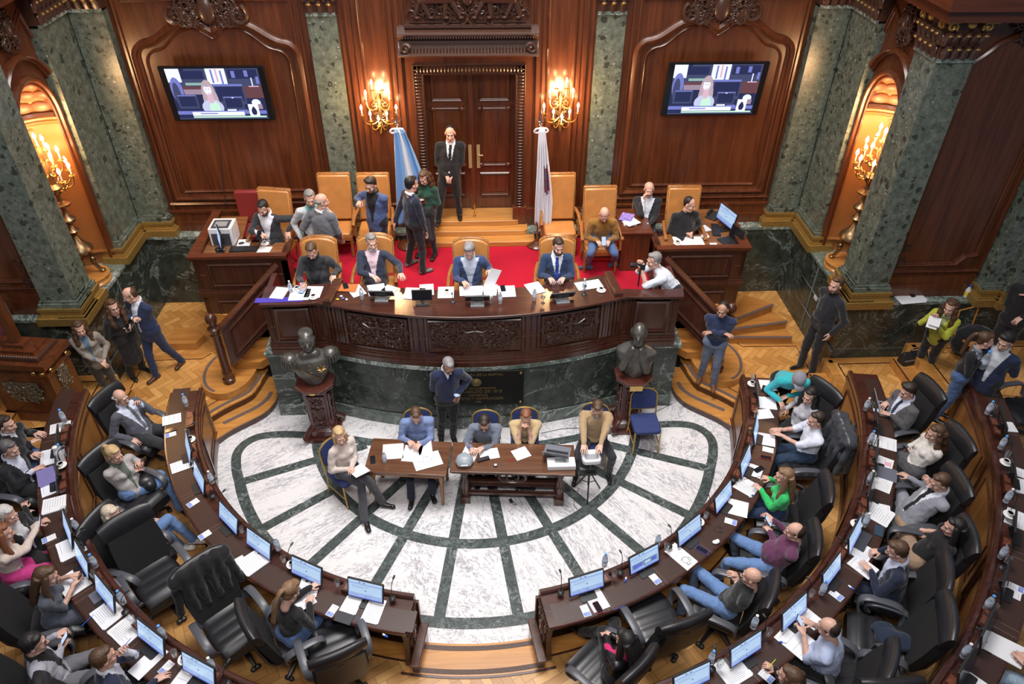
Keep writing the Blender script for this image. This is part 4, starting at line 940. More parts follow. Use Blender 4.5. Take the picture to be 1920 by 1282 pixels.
# ---------------- busts
def bust_body(military):
    mb = MB()
    secs = [((0, .0, 0), .13, .11), ((0, 0, .06), .16, .125), ((0, 0, .18), .22, .14), ((0, .0, .32), .27, .15), ((0, .01, .42), .28, .14), ((0, .02, .48), .2, .11), ((0, .02, .54), .09, .085), ((0, .01, .6), .075, .08)]
    mb.loft([[(c[0]+w*math.cos(a), c[1]+d*math.sin(a), c[2]) for a in [2*PI*k/20 for k in range(20)]] for c, w, d in secs])
    mb.ell((0, -.01, .75), (.1, .125, .145)); mb.ell((0, -.1, .66), (.06, .05, .05)); mb.cap((0, -.12, .76), (0, -.155, .715), .015, .024, 8)
    mb.ell((0, -.1, .79), (.075, .03, .018)); 
    for s in (-1, 1): mb.ell((s*.1, 0, .74), (.018, .03, .04)); mb.ell((s*.035, -.125, .76), (.018, .015, .012))
    if military:
        for s in (-1, 1): mb.ell((s*.27, 0, .44), (.1, .11, .05)); mb.ell((s*.075, -.06, .74), (.03, .06, .07))
        for k in range(12): a = 2*PI*k/12; mb.ell((.06*math.cos(a), .02+.075*math.sin(a), .835), (.042, .045, .038))
        mb.cap((-.07, -.02, .5), (.07, -.02, .5), .07, .07)
    else:
        for s in (-1, 1): mb.cap((s*.05, -.1, .52), (s*.16, -.14, .2), .05, .06); mb.ell((s*.09, .03, .71), (.03, .06, .07))
        mb.ell((0, -.1, .47), (.05, .05, .05)); mb.ell((0, -.11, .63), (.07, .045, .05))
    return mb
for sg, mil in ((-1, True), (1, False)):
    px = Vector((sg*2.47, -.36, 0)); rz = sg*.0
    t = thing('bust_pedestal', 'carved dark wooden pedestal with scrolled feet under the %s bronze bust' % ('left' if sg < 0 else 'right'), 'pedestal', px, rz)
    mb = MB()
    mb.lathe([(.3*1.1, .04), (.3*1.1, .1), (.24, .13), (.235, .2)], 4); 
    mb.T = Matrix.Rotation(PI/4, 4, 'Z'); mb2 = MB()
    for k in range(4):
        a = PI/2*k+PI/4; mb2.T = Matrix.Rotation(a, 4, 'Z'); mb2.tube([(.33+.06*q/8*math.cos(q), 0, .09+.06*q/8*math.sin(q)) for q in [8-i*.7 for i in range(12)]], .035, 8); mb2.tube(smooth_pts3([(.17, 0, .42), (.2, 0, .28), (.3, 0, .2), (.38, 0, .1)]), [.05]*17 if False else .045, 8)
    mb2.T = Matrix.Identity(4); mb2.prism(rect(.5, .5, .04), .0, .06); mb2.build('scrolled_base', [plain('polished_red_brown_wood', (.075, .022, .016), .25, nz=.25, coat=.5)], t)
    mb = MB(); z0, z1 = .1, 1.02
    mb.loft([[(x*s_, y*s_, z) for x, y in rect(.36, .36, .03)] for s_, z in ((1.1, .06), (1.1, .2), (.86, .24), (1.0, z1))])
    for a in range(4):
        mb.T = Matrix.Rotation(PI/2*a, 4, 'Z') @ Matrix.Translation((0, -.17, .62)); mould(mb, [(-.11, 0, -.32), (.11, 0, -.32), (.12, -.015, .32), (-.12, -.015, .32)], (0, -1, 0), .03, .02); carving(mb, .14, .5, 8, 3+a, .05, True, .02)
    mb.T = Matrix.Identity(4); mb.build('shaft', [plain('polished_red_brown_wood', (0, 0, 0))], t)
    mb = MB(); oc = lambda w: [(w*math.cos(a), w*math.sin(a)) for a in [PI/8+PI/4*k for k in range(8)]]
    mb.prism(oc(.25), 1.02, 1.06); mb.prism(oc(.31), 1.06, 1.12); mb.build('top_slab', [plain('polished_red_brown_wood', (0, 0, 0))], t, smooth=0, bevel=.008)
    mb = MB(); mb.bx(-.04, .04, -.298, -.285, 1.07, 1.105) if sg < 0 else mb.bx(-.1, .1, -.3, -.285, 1.0, 1.1); mb.build('name_plate', [BRASS], t, smooth=0)
    V, F = remeshed(bust_body(mil), .012, 3)
    t = thing('bronze_bust', 'dark bronze bust of an officer with epaulettes and a star medal' if mil else 'dark bronze bust of a balding man in a coat and cravat', 'bust', px+Vector((0, 0, 1.12)), sg*-.25+.0)
    mb = MB(); add_arr(mb, V, F); mb.T = Matrix.Identity(4)
    mb.build('figure', [BRONZE], t, smooth=80).scale = (1.12, 1.12, 1.08)
    if mil:
        for s in (-1, 1):
            mb = MB(); mb.lathe([(.01, .58), (.06, .57), (.1, .54), (.11, .51)][::-1], 16, (s*.3, 0, 0))
            for k in range(18): a = 2*PI*k/18; mb.tube([(s*.3+.11*math.cos(a), .12*math.sin(a), .52), (s*.3+.13*math.cos(a), .13*math.sin(a), .46), (s*.3+.125*math.cos(a), .13*math.sin(a), .39)], .014, 5)
            mb.build('epaulette', [BRONZE], t)
        mb = MB(); mb.ell((.13, -.175, .33), (.03, .02, .03))
        for k in range(8): a = PI/4*k; mb.cap((.13+.02*math.cos(a), -.178, .33+.02*math.sin(a)), (.13+.065*math.cos(a), -.172, .33+.065*math.sin(a)), .017, .008, 6)
        mb.build('star_medal', [BRASS], t)
        mb = MB(); mb.tube(smooth_pts3([(-.2, -.13, .5), (-.17, -.17, .38), (0, -.175, .22), (.1, -.15, .14)]), .012, 6); 
        for k in range(5): mb.ell((-.03, -.165-.01*k*(k < 3), .42-.06*k), (.012, .012, .012), None, 8, 5)
        mb.build('cord_and_buttons', [BRONZEG], t)
# ---------------- bronze candelabra in the niches, wall sconces
CANDLE = plain('candle_sleeve', (.85, .8, .68), .6); FLAME = plain('candle_bulb', (1.0, .6, .28), .4, emit=45); 
def candles(parent, pts, h=.1, metal=BRASS):
    for p in pts:
        p = Vector(p); mb = MB(); mb.lathe([(.012, 0), (.045, .012), (.05, .02), (.02, .025), (.018, .04), (.012, .045)], 12, p); c = mb.build('candle_cup', [metal], parent)
        mb = MB(); mb.lathe([(.013, .04), (.013, .04+h)], 8, p); mb.build('candle', [CANDLE], c)
        mb = MB(); mb.lathe([(.008, .04+h), (.022, .06+h), (.025, .085+h), (.014, .12+h), (.003, .145+h)], 10, p); mb.build('bulb', [FLAME], c)
def lamp(name, loc, power, r=.12, col=(1, .6, .28)):
    l = bpy.data.lights.new(name, 'POINT'); l.energy = power; l.color = col; l.shadow_soft_size = r; o = link(bpy.data.objects.new(name, l)); o.location = loc; return o
for sg, nm in ((-1, 'left'), (1, 'right')):
    t = thing('wall_sconce', 'gilded wall sconce with lit candle bulbs %s of the big door' % nm, 'wall lamp', (sg*1.52, 3.24, 3.75))
    mb = MB(); mb.T = Matrix.Translation((0, 0, .1)); carving(mb, .22, .5, 10, 4, .06, True, .05); mb.cap((0, -.02, -.3), (0, -.05, .3), .03, .05, 10); mb.cap((0, -.02, -.25), (0, -.02, -.5), .03, .008, 8); mb.build('backplate', [BRONZEG], t)
    pts = []
    for x, y, z in ((-.36, -.22, .12), (.36, -.22, .12), (-.17, -.36, .05), (.17, -.36, .05), (-.24, -.2, .42), (.24, -.2, .42), (0, -.42, -.03), (-.1, -.16, .62), (.1, -.16, .62)):
        pts.append((x, y, z)); mb = MB(); mb.tube(smooth_pts3([(0, -.04, z-.12), (x*.4, y*.7, z-.22), (x*.9, y, z-.16), (x, y, z)]), .013, 6); mb.build('arm', [BRASS], t)
    candles(t, pts); t.scale = (.8, .8, .8); t.location.z = 3.86; lamp('sconce_glow', (sg*1.52, 2.9, 4.2), 75)
    # candelabrum
    t = thing('candelabrum', 'tall bronze candelabrum with lit candle bulbs in the %s wall niche' % nm, 'candelabrum', (sg*6.37, 1.58, 1.765))
    mb = MB(); mb.lathe([(.3, 0), (.3, .03), (.28, .05), (.28, .1), (.3, .12)], 28); mb.build('wooden_plinth', [HONEY], t)
    mb = MB()
    for k in range(3):
        a = 2*PI*k/3+.5; c, s = math.cos(a), math.sin(a); mb.tube(smooth_pts3([(.2*c, .2*s, .14), (.15*c, .15*s, .22), (.1*c, .1*s, .36), (.15*c, .15*s, .48), (.05*c, .05*s, .56)]), .03, 8); mb.ell((.2*c, .2*s, .15), (.05, .05, .03))
        mb.ell((.12*c, .12*s, .38), (.05, .05, .07), None, 8, 6)
    mb.build('figured_foot', [BRONZEG], t)
    mb = MB(); mb.lathe([(.04, .5), (.14, .56), (.2, .6), (.19, .64), (.13, .7), (.07, .78), (.04, .86), (.06, .9), (.1, .95), (.05, 1.0), (.035, 1.06), (.11, 1.12), (.12, 1.16), (.05, 1.22), (.03, 1.3), (.035, 1.36), (.13, 1.4), (.14, 1.43), (.04, 1.47), (.03, 1.56), (.09, 1.64), (.11, 1.7), (.05, 1.76), (.03, 2.2), (.02, 2.35)], 20); mb.build('stem', [BRONZEG], t)
    pts = []
    for n_, r, z, ph in ((8, .3, 1.85, .2), (6, .22, 2.08, .5), (3, .1, 2.3, 0)):
        for k in range(n_):
            a = 2*PI*k/n_+ph; x, y = r*math.cos(a), r*math.sin(a); pts.append((x, y, z)); mb = MB(); mb.tube(smooth_pts3([(0, 0, z-.12), (x*.4, y*.4, z-.2), (x*.95, y*.95, z-.14), (x, y, z)]), .011, 6); mb.ell((x*.6, y*.6, z-.17), (.02, .02, .03), None, 6, 4); mb.build('arm', [BRASS], t)
    candles(t, pts); lamp('candelabrum_glow', (sg*6.25, 1.58, 4.25), 60, .2)
# ---------------- flags
def flag(name, label, loc, mats, w0, stripes, rz):
    t = thing(name, label, 'flag', loc, rz)
    mb = MB(); mb.lathe([(.19, 0), (.2, .03), (.15, .07), (.05, .1), (.03, .14)], 20); mb.build('flag_stand', [MAHOG], t)
    mb = MB(); mb.lathe([(.016, .1), (.016, 2.28)], 10); mb.build('pole', [CHAIRW], t)
    mb = MB(); mb.lathe([(.02, 2.28), (.03, 2.3), (.012, 2.34), (.02, 2.38), (.003, 2.6)], 10); mb.tube([(-.07, 0, 2.42), (-.05, 0, 2.36), (0, 0, 2.34), (.05, 0, 2.36), (.07, 0, 2.42)], .009, 6); mb.build('finial', [CHROME], t)
    mb = MB(); nu, nv = 40, 30; g = []
    for j in range(nv+1):
        v = j/nv; z = 2.25-1.72*v; W_ = w0*(.25+.75*min(1, v*1.3)**.8); row = []
        for i in range(nu+1):
            u = i/nu; ph = u*9*PI+v*1.2; row.append((-.02+W_*(u-.18)+.015*math.sin(ph*2), -.05-.06*math.sin(ph)*(.4+.6*v)-.03*v, z-.16*math.sin(u*PI*.9)*v+.03*math.cos(ph)))
        g.append(row)
    vs = [p for r in g for p in r]; fs = []; ms = []
    for j in range(nv):
        for i in range(nu):
            fs.append((j*(nu+1)+i, j*(nu+1)+i+1, (j+1)*(nu+1)+i+1, (j+1)*(nu+1)+i)); ms.append(stripes(i/nu, j/nv))
    n0 = len(mb.v); mb.v += vs; mb.f += fs; mb.m += ms
    o = mb.build('cloth', mats, t, smooth=80); s = o.modifiers.new('solid', 'SOLIDIFY'); s.thickness = .004
    mb = MB(); 
    for s_ in (-1, 1): mb.tube(smooth_pts3([(0, -.04, 2.24), (s_*.08, -.06, 2.27), (s_*.13, -.05, 2.2), (s_*.05, -.05, 2.18), (0, -.05, 2.22)]), .016, 6)
    mb.build('bow', [mats[1]], t)
SKYB = plain('flag_sky_blue', (.16, .36, .68), .6, sheen=.3); FWH = plain('flag_white', (.74, .75, .8), .6, sheen=.3); FSUN = plain('flag_gold_sun', (.6, .42, .1), .6); CREST = plain('flag_crest_red_blue', (.25, .06, .12), .6)
flag('national_flag', 'sky blue and white striped flag with gold sun hanging from its pole', (aty(764, 445, 2.8).x, 2.8, 1.6), [SKYB, FWH, FSUN], .62, lambda u, v: (2 if (u-.5)**2*5+(v-.62)**2 < .006 else (1 if .36 < u < .66 else 0)), 0)
flag('city_flag', 'white flag with a dark coat of arms hanging from its pole', (1.16, 2.75, 1.6), [FWH, FWH, CREST, plain('crest_grey', (.12, .12, .16), .6)], .32, lambda u, v: (2+int((u*37+v*23) % 2) if .62 < u < .9 and .35 < v < .62 else 0), .1)
# ---------------- screens on the wall
def em(name, col, e=1.0):
    if name in _mc: return _mc[name]
    mt, t, b = nt(name); b.inputs['Base Color'].default_value = (0, 0, 0, 1); b.inputs['Emission Color'].default_value = (*col, 1); b.inputs['Emission Strength'].default_value = e; b.inputs['Roughness'].default_value = .2; _mc[name] = mt; return mt
TVM = [em('screen_pixels_%d' % i, c, 1.0) for i, c in enumerate([(.02, .025, .08), (.75, .78, 1.), (.16, .18, .5), (.9, .92, 1), (.62, .4, .5), (.3, .22, .3), (.12, .05, .06), (.5, .75, .6), (.05, .06, .13), (.25, .4, .35), (.75, .6, .6), (.12, .3, .38), (.42, .33, .38), (.5, .52, .72)])]
def tv(label, x0, x1):
    w = 1.66; t = thing('wall_television', label, 'television', ((x0+x1)/2, 3.17, 3.88))
    H = .93; tl = .13
    t.rotation_euler = (tl, 0, 0)
    mb = MB(); mb.bx(-w/2, w/2, -.03, .03, 0, H); mb.build('housing', [plain('glossy_black', (.01, .01, .012), .15)], t, smooth=0, bevel=.006)
    mb = MB(); mb.bx(-.2, .2, .03, .09, .3, .6); mb.build('wall_bracket', [BPLAS], t, smooth=0)
    mb = MB(); sw, sh = w-.2, H-.06; yy = [-.0305]
    def q(x0, x1, z0, z1, c): yy[0] -= .0002; mb.add([(-sw/2+sw*a, yy[0], .035+sh*b_) for a, b_ in ((x0, z0), (x1, z0), (x1, z1), (x0, z1))], [(0, 1, 2, 3)], c)
    def el(cx, cz, rx, rz_, c, n=18, z0=None): yy[0] -= .0002; mb.add([(-sw/2+sw*(cx+rx*math.cos(a)), yy[0], .035+sh*max(z0 if z0 is not None else -9, cz+rz_*math.sin(a))) for a in [2*PI*k/n for k in range(n)]], [tuple(range(n))], c)
    q(0, 1, 0, 1, 0); q(0, 1, .55, 1, 8); q(.0, .15, .74, 1, 1); q(.15, .2, .8, 1, 0); q(.43, .64, .7, 1, 1); q(.48, .5, .72, .98, 2); q(.53, .55, .74, .99, 4); q(.58, .6, .7, .96, 2); q(.2, .4, .8, .96, 0); q(.66, .98, .8, .98, 0); q(.7, .74, .82, .95, 2); q(.84, .88, .84, .96, 2)
    q(.18, .42, .68, .73, 9); q(0, 1, .6, .66, 6); q(.14, .36, .5, .6, 5); q(.8, 1, .42, .64, 6); q(.86, .97, .64, .66, 4); q(.9, .912, .66, .82, 1); q(.955, .985, .7, .84, 2)
    el(.07, .58, .065, .26, 2); el(.06, .5, .04, .24, 8)
    q(.46, .8, .3, .7, 8); q(.47, .79, .66, .7, 2); q(.49, .78, .36, .65, 0)
    q(.04, .26, .22, .5, 8); q(.06, .24, .26, .46, 0); q(.05, .25, .47, .49, 2); q(.54, .76, .2, .46, 8); q(.56, .74, .23, .42, 0); q(.55, .75, .43, .45, 2); q(.64, .66, .42, .44, 1)
    el(.405, .52, .075, .27, 12); el(.36, .36, .035, .22, 12); el(.455, .36, .04, .24, 12); el(.41, .24, .12, .16, 13, z0=.12); el(.43, .22, .06, .14, 7, z0=.12); el(.41, .42, .035, .1, 4); el(.405, .58, .047, .13, 4); el(.4, .6, .04, .1, 1); el(.405, .7, .052, .05, 12); q(.38, .395, .6, .612, 5); q(.41, .425, .6, .612, 5); q(.393, .415, .515, .525, 5)
    q(.0, .99, .1, .17, 2); q(.16, .74, .07, .15, 1); q(.16, .24, .08, .14, 3); q(.25, .44, .105, .125, 2); q(.56, .66, .17, .2, 3); q(.68, .78, .17, .19, 2); q(.16, .98, .03, .06, 7); q(0, 1, 0, .025, 8)
    el(.9, .33, .05, .07, 1); q(.86, .96, .2, .3, 5); q(.8, .91, .06, .3, 3); el(.855, .15, .03, .08, 0, z0=.08); el(.855, .22, .015, .03, 0)
    mb.build('screen', TVM, t, smooth=0)
    return t
tv('large black television showing a broadcast, on the left wall panel', -4.93, -3.26)
tv('large black television showing a broadcast, on the right wall panel', 3.24, 4.91)
mb = MB(); P = [aty(407, 236, 3.2), aty(413, 280, 3.22), aty(416, 330, 3.2), aty(424, 388, 3.18)]; mb.tube(smooth_pts3(P), .008, 5); o = mb.build('screen_cable', [BPLAS]); tag(o, 'thin dark cable hanging down from the left television', 'cable')
# ---------------- plaque on the podium
t = thing('bronze_plaque', 'dark bronze memorial plaque on the marble podium front', 'plaque', (.03, -.4, .93), 0)
GLET = plain('worn_gilt_letters', (.2, .14, .06), .5, metal=.5)
mb = MB(); mb.bx(-.72, .72, -.015, .012, -.36, .34); mb.build('plate', [plain('blackened_bronze', (.02, .02, .019), .4, metal=.5)], t, smooth=0, bevel=.004)
mb = MB()
for x in (-.67, .67):
    for z in (-.31, .29): mb.ell((x, -.02, z), (.022, .012, .022), None, 10, 6)
mb.build('corner_stud', [BRASS], t)
mb = MB(); mb.lathe([(.07, 0), (.08, .008), (.07, .016)], 20); mb.ell((0, 0, .01), (.045, .05, .02)); o = mb.build('crest_medal', [GLET], t); o.location = (-.02, -.015, .12); o.rotation_euler = (PI/2, 0, 0)
for k, (s, z, sz) in enumerate((('LEGISLATURA DE LA CAPITAL', .25, .06), ('EN SU SESQUICENTENARIO', -.02, .045), ('AL CABILDO DE 1810', -.1, .08), ('HOMENAJE', -.17, .06), ('RESPETO Y ADMIRACION', -.245, .07), ('1984', -.31, .055))):
    c = bpy.data.curves.new('letters', 'FONT'); c.body = s; c.size = sz; c.extrude = .003; c.align_x = 'CENTER'; o0 = bpy.data.objects.new('letters', c); SC.collection.objects.link(o0)
    me = bpy.data.meshes.new_from_object(o0.evaluated_get(bpy.context.evaluated_depsgraph_get())); bpy.data.objects.remove(o0); me.materials.clear(); me.materials.append(GLET)
    o = link(bpy.data.objects.new('inscription', me)); o.parent = t; o.location = (0, -.018, z); o.rotation_euler = (PI/2, 0, 0)
# ================================================================== people
from mathutils import noise as mnoise
def ell_(mb, c, r, R=None): mb.ell(c, r, R, 12, 8)
def head_template():
    mb = MB()
    ell_(mb, (0, -.012, .032), (.075, .094, .088)); ell_(mb, (0, .018, -.03), (.06, .073, .083)); ell_(mb, (0, .045, -.088), (.036, .04, .028))
    for s in (-1, 1):
        ell_(mb, (s*.078, -.008, -.012), (.009, .02, .031)); ell_(mb, (s*.034, .055, -.035), (.026, .03, .03)); mb.cap((s*.045, .0, -.09), (s*.02, .055, -.098), .022, .02, 8)
    mb.cap((0, .088, .004), (0, .108, -.034), .008, .013, 8); mb.cap((-.03, .079, .021), (.03, .079, .021), .011, .011, 8)
    for s in (-1, 1): ell_(mb, (s*.013, .098, -.037), (.009, .01, .008))
    mb.cap((0, -.015, -.06), (0, -.035, -.185), .05, .056, 12)
    V, F = remeshed(mb, .0062, 2, strength=.5)
    o = MB(); o.mi = 0; add_arr(o, V, F, 0)
    o.ell((0, .087, -.066), (.022, .009, .004), None, 10, 5, 1); o.ell((0, .085, -.073), (.019, .009, .005), None, 10, 5, 1)
    for s in (-1, 1):
        o.ell((s*.03, .0755, .002), (.0135, .009, .0075), None, 10, 6, 2); o.ell((s*.03, .0815, .002), (.006, .0045, .0065), None, 8, 6, 3)
        o.tube([(s*.014, .089, .018), (s*.03, .0895, .023), (s*.046, .08, .017)], [.004, .0045, .003], 5, 4)
        o.tube([(s*.017, .084, .009), (s*.03, .0865, .0115), (s*.044, .079, .006)], .0025, 4, 4)
    return o
def hand_template(curl):
    mb = MB(); n = 10; rings = []
    for y, w, t in ((-.02, .026, .02), (0, .027, .02), (.03, .036, .018), (.06, .041, .016), (.085, .04, .013), (.095, .034, .01)):
        rings.append([(w*math.cos(2*PI*k/n), y, t*math.sin(2*PI*k/n)) for k in range(n)])
    mb.loft(rings)
    for i, (x, L) in enumerate(((-.032, .058), (-.011, .07), (.011, .076), (.032, .068))):
        a = x*4.2; p = Vector((x, .085, 0)); d = 0; c = curl*(1.15-.12*i)
        for k, (l, r) in enumerate(((.42, .0092), (.32, .0085), (.28, .0075))):
            d += c*(.55 if k == 0 else .8); q = p+Vector((math.sin(a)*math.cos(d), math.cos(a)*math.cos(d), -math.sin(d)))*L*l*1.05; mb.cap(p, q, r, r*.92, 7); p = q
    p = [(.028, .012, -.006), (.05, .04, -.018), (.058+.006*curl, .066, -.024-.012*curl), (.054-.01*curl, .088, -.03-.016*curl)]
    for a, b, r in zip(p, p[1:], (.014, .0105, .009)): mb.cap(a, b, r, r*.85, 7)
    V, F = remeshed(mb, .0046, 2, strength=.5); return V, F
HEAD = head_template(); HANDS = {k: hand_template(c) for k, c in (('flat', .12), ('relax', .42), ('grip', 1.0))}
def hair_template(kind):
    mb = MB()
    if kind in ('short', 'long', 'pony', 'bob', 'wavy', 'side'):
        ell_(mb, (0, -.032, .05), (.083, .092, .085)); ell_(mb, (0, -.055, -.005), (.07, .055, .07)); ell_(mb, (0, .03, .1), (.055, .045, .028))
        for s in (-1, 1): mb.cap((s*.07, -.005, .045), (s*.074, -.01, .0), .015, .009, 8)
    if kind == 'side': ell_(mb, (.02, .03, .11), (.06, .05, .03)); ell_(mb, (0, -.02, .07), (.085, .09, .075))
    if kind == 'buzz': ell_(mb, (0, -.028, .044), (.078, .09, .084)); ell_(mb, (0, -.05, -.005), (.066, .053, .06))
    if kind == 'bald':
        for s in (-1, 1): mb.cap((s*.072, .0, .02), (s*.055, -.07, .0), .014, .022, 8); mb.cap((s*.055, -.07, .01), (0, -.088, -.01), .028, .03, 8)
    if kind == 'thin':
        ell_(mb, (0, -.045, .03), (.078, .072, .075)); ell_(mb, (0, -.055, -.01), (.068, .052, .06))
        for s in (-1, 1): mb.cap((s*.07, .01, .035), (s*.074, -.01, .005), .012, .01, 8)
    if kind in ('long', 'wavy'):
        for s in (-1, 1):
            P = smooth_pts3([(s*.07, .0, .06), (s*.088, -.005, -.03), (s*.1, .0, -.13), (s*.105, .035, -.24), (s*.085, .045, -.33)]); n = len(P)
            mb.tube(P, [.02+.02*math.sin(PI*k/(n-1)*.9)+(.006*math.sin(k*1.4) if kind == 'wavy' else 0) for k in range(n)], 8)
        P = smooth_pts3([(0, -.07, .05), (0, -.095, -.05), (0, -.105, -.16), (0, -.115, -.28), (0, -.11, -.36)]); n = len(P)
        for x in (-.055, 0, .055): mb.tube([(x+p[0], p[1], p[2]) for p in P], [.045+(.008*math.sin(k*1.3+x*50) if kind == 'wavy' else 0)-.02*(k/(n-1))**3 for k in range(n)], 8)
    if kind == 'bob':
        for s in (-1, 1): mb.cap((s*.075, .005, .03), (s*.08, .005, -.11), .026, .02, 8)
        mb.cap((0, -.08, 0), (0, -.08, -.12), .06, .045, 10); mb.cap((-.05, -.06, 0), (-.06, -.05, -.12), .04, .035, 8); mb.cap((.05, -.06, 0), (.06, -.05, -.12), .04, .035, 8)
    if kind == 'pony':
        mb.tube(smooth_pts3([(0, -.1, .06), (0, -.15, .07), (0, -.18, .0), (0, -.19, -.12), (0, -.175, -.24), (0, -.165, -.31)]), [.02, .022, .026, .028, .03, .032, .034, .036, .036, .036, .036, .034, .03, .026, .022, .018, .014, .01][:18] if False else .03, 8)
    V, F = remeshed(mb, .0085, 2, strength=.5)
    if kind not in ('buzz',):                                   # strands
        for i in range(len(V)):
            x, y, z = V[i]; a = math.atan2(x, y+.02); V[i] += np.array((x, y, z*.3))*(.035*math.sin(a*34+z*20)*(1 if kind != 'short' else .7))
    return V, F
HAIR = {}
_fab = {}
def fabric(col, kind='cloth'):
    key = (col, kind)
    if key in _fab: return _fab[key]
    r, sh, bs, bm, nz = {'cloth': (.85, .2, 40, .15, .1), 'knit': (.92, .3, 130, .3, .12), 'denim': (.85, .15, 60, .2, .22), 'leather': (.35, 0, 12, .2, .2), 'shirt': (.75, .1, 14, .12, .04)}[kind]
    _fab[key] = plain('%s_%02x%02x%02x' % ((kind,)+tuple(int(c*255) for c in col)), col, r, nz=nz, bmp=bm, bs=bs, sheen=sh, spec=.3 if kind != 'leather' else .5); return _fab[key]
SKINS = {'a': plain('skin_fair', (.62, .37, .285), .5, nz=.05, bs=9), 'b': plain('skin_tan', (.5, .275, .19), .5, nz=.06, bs=9)}
LIP = plain('lips', (.42, .16, .14), .45); EYEW = plain('eye_white', (.75, .73, .7), .3); IRIS = plain('iris_dark', (.03, .02, .015), .2)
HC = {'black': (.012, .01, .01), 'dark': (.03, .018, .012), 'brown': (.08, .04, .02), 'lbrown': (.2, .115, .06), 'blond': (.5, .34, .17), 'ash': (.55, .46, .36), 'grey': (.22, .21, .21), 'salt': (.1, .095, .095), 'red': (.2, .07, .03), 'white': (.5, .49, .48)}
def hairm(c): return plain('hair_'+c, HC[c], .55, nz=.3, bs=70)
SHOEB = plain('black_shoe_leather', (.015, .014, .014), .3)
def vec(p):
    if isinstance(p, Vector): return p.copy()
    return at(*p)
NV = (.016, .026, .07); BK = (.012, .012, .014); CH = (.03, .032, .038)
def person(label, head, fz, d=None, mode='sit', s=1.0, lean=.1, side=0, look=0, nod=15, turn=0, tw=0, hands=(None, None), pose=('relax', 'relax'), feet=None, knees=None, spread=.1,
           top=BK, topk='cloth', inner=None, vw=1.0, tie=None, collar=None, legs=BK, legk='cloth', shoes=None, skin='a', hair='short', hc='dark', fem=False, belly=0, bare=False, skirt=False, beard=None, glasses=False, hh=None, group=None, elbow=None, cross=False, hipz=None, xa=False, hip=None, cap=None, fitted=True, leanpx=None):
    up = Vector((0, 0, 1))
    H = vec(head) if len(head) == 3 else at(head[0], head[1], fz+(hh if hh else (1.235 if mode == 'sit' else 1.6)*s))
    if d is None: d = math.degrees(math.atan2(-H.x, -H.y))
    d += turn; F = Vector((math.sin(math.radians(d)), math.cos(math.radians(d)), 0)); R_ = Vector((F.y, -F.x, 0))
    rot = lambda v, a: Matrix.Rotation(-math.radians(a), 3, 'Z') @ v
    Fs = rot(F, tw); Rs = Vector((Fs.y, -Fs.x, 0))
    hf = rot(F, look); hr = Vector((hf.y, -hf.x, 0)); nd = math.radians(nod*.6); hfw = (hf*math.cos(nd)-up*math.sin(nd)); hup = hr.cross(hfw).normalized()
    HM = Matrix((hr, hfw, hup)).transposed().to_4x4(); HM.translation = H; hs = (.97*s if s < 1 else s*.98)*1.07
    FT = [vec(f) if len(f) == 3 else at(f[0], f[1], fz) for f in feet] if feet else None
    if mode == 'sit':
        P = Vector((H.x, H.y, 0))-F*lean-R_*side; P.z = fz+(hipz or .62)
    else:
        m_ = (FT[0]+FT[1])/2 if FT else Vector((H.x, H.y, fz))-F*lean
        P = m_.lerp(Vector((H.x, H.y, fz)), .5)-F*(.02); P.z = fz+(hipz or .93*s)
    if hip is not None: P = vec(hip)
    base = Vector((P.x, P.y, fz))
    if FT and (FT[1]-FT[0]).dot(R_) < 0: FT = FT[::-1]
    if knees and knees[0] and knees[1]:
        knees = [vec(k_) for k_ in knees]
        if (knees[1]-knees[0]).dot(R_) < 0: knees = knees[::-1]
    N_ = H-hup*.115*hs-hf*.03-up*.035; ax = (N_-P).normalized()
    g = (.88 if fem else 1.0)*s*1.12
    prims = []; mb = MB()
    def cp(a, b, ra, rb, tg, e=1.0, wide=None, n=12): mb.cap(a, b, ra, rb, n, 0, e, wide); prims.append((Vector(a), Vector(b), ra*(e+1)/2 if e < 1 else ra, rb*(e+1)/2 if e < 1 else rb, tg))
    chest = N_-ax*.2*s
    hipj = [P-R_*.085*s-up*.02, P+R_*.085*s-up*.02]
    cp(P-R_*.07*s, P+R_*.07*s, .118*g+.012*fem, .118*g+.012*fem, 'legs')
    cp(P+ax*.06, chest, (.155-.02*fem)*g, .168*g, 'top', .7+.1*belly, Rs); cp(chest, N_-ax*.06, .165*g, .1*g, 'top', .62, Rs)
    if belly: ell_(mb, P+ax*.16+F*.06*belly, (.15*g, .13*g+.03*belly, .15)); prims.append((P+ax*.1+F*.05, P+ax*.2+F*.05, .15, .15, 'top'))
    sh = [N_-ax*.08*s-Rs*.157*g, N_-ax*.08*s+Rs*.157*g]
    cp(sh[0], sh[1], .066*g, .066*g, 'top'); cp(N_-ax*.09*s-Rs*.08, N_-ax*.02*s, .05, .058, 'top'); cp(N_-ax*.09*s+Rs*.08, N_-ax*.02*s, .05, .058, 'top')
    if fem:
        for q in (-1, 1): c = chest+ax*.025+Fs*.085*g+Rs*q*.065; ell_(mb, c, (.058, .05, .055)); prims.append((c, c, .055, .055, 'top'))
    if inner is not None and fitted: cp(P+ax*.1, P-up*.02*(mode == 'sit')-ax*.08*(mode != 'sit'), .17*g, .165*g, 'top', .78, R_)   # jacket skirt
    if collar is not None: cp(N_-ax*.03+Fs*.0, N_+hup*.02+hf*.005, .062, .056, 'collar')
    # legs
    K, A = [], []
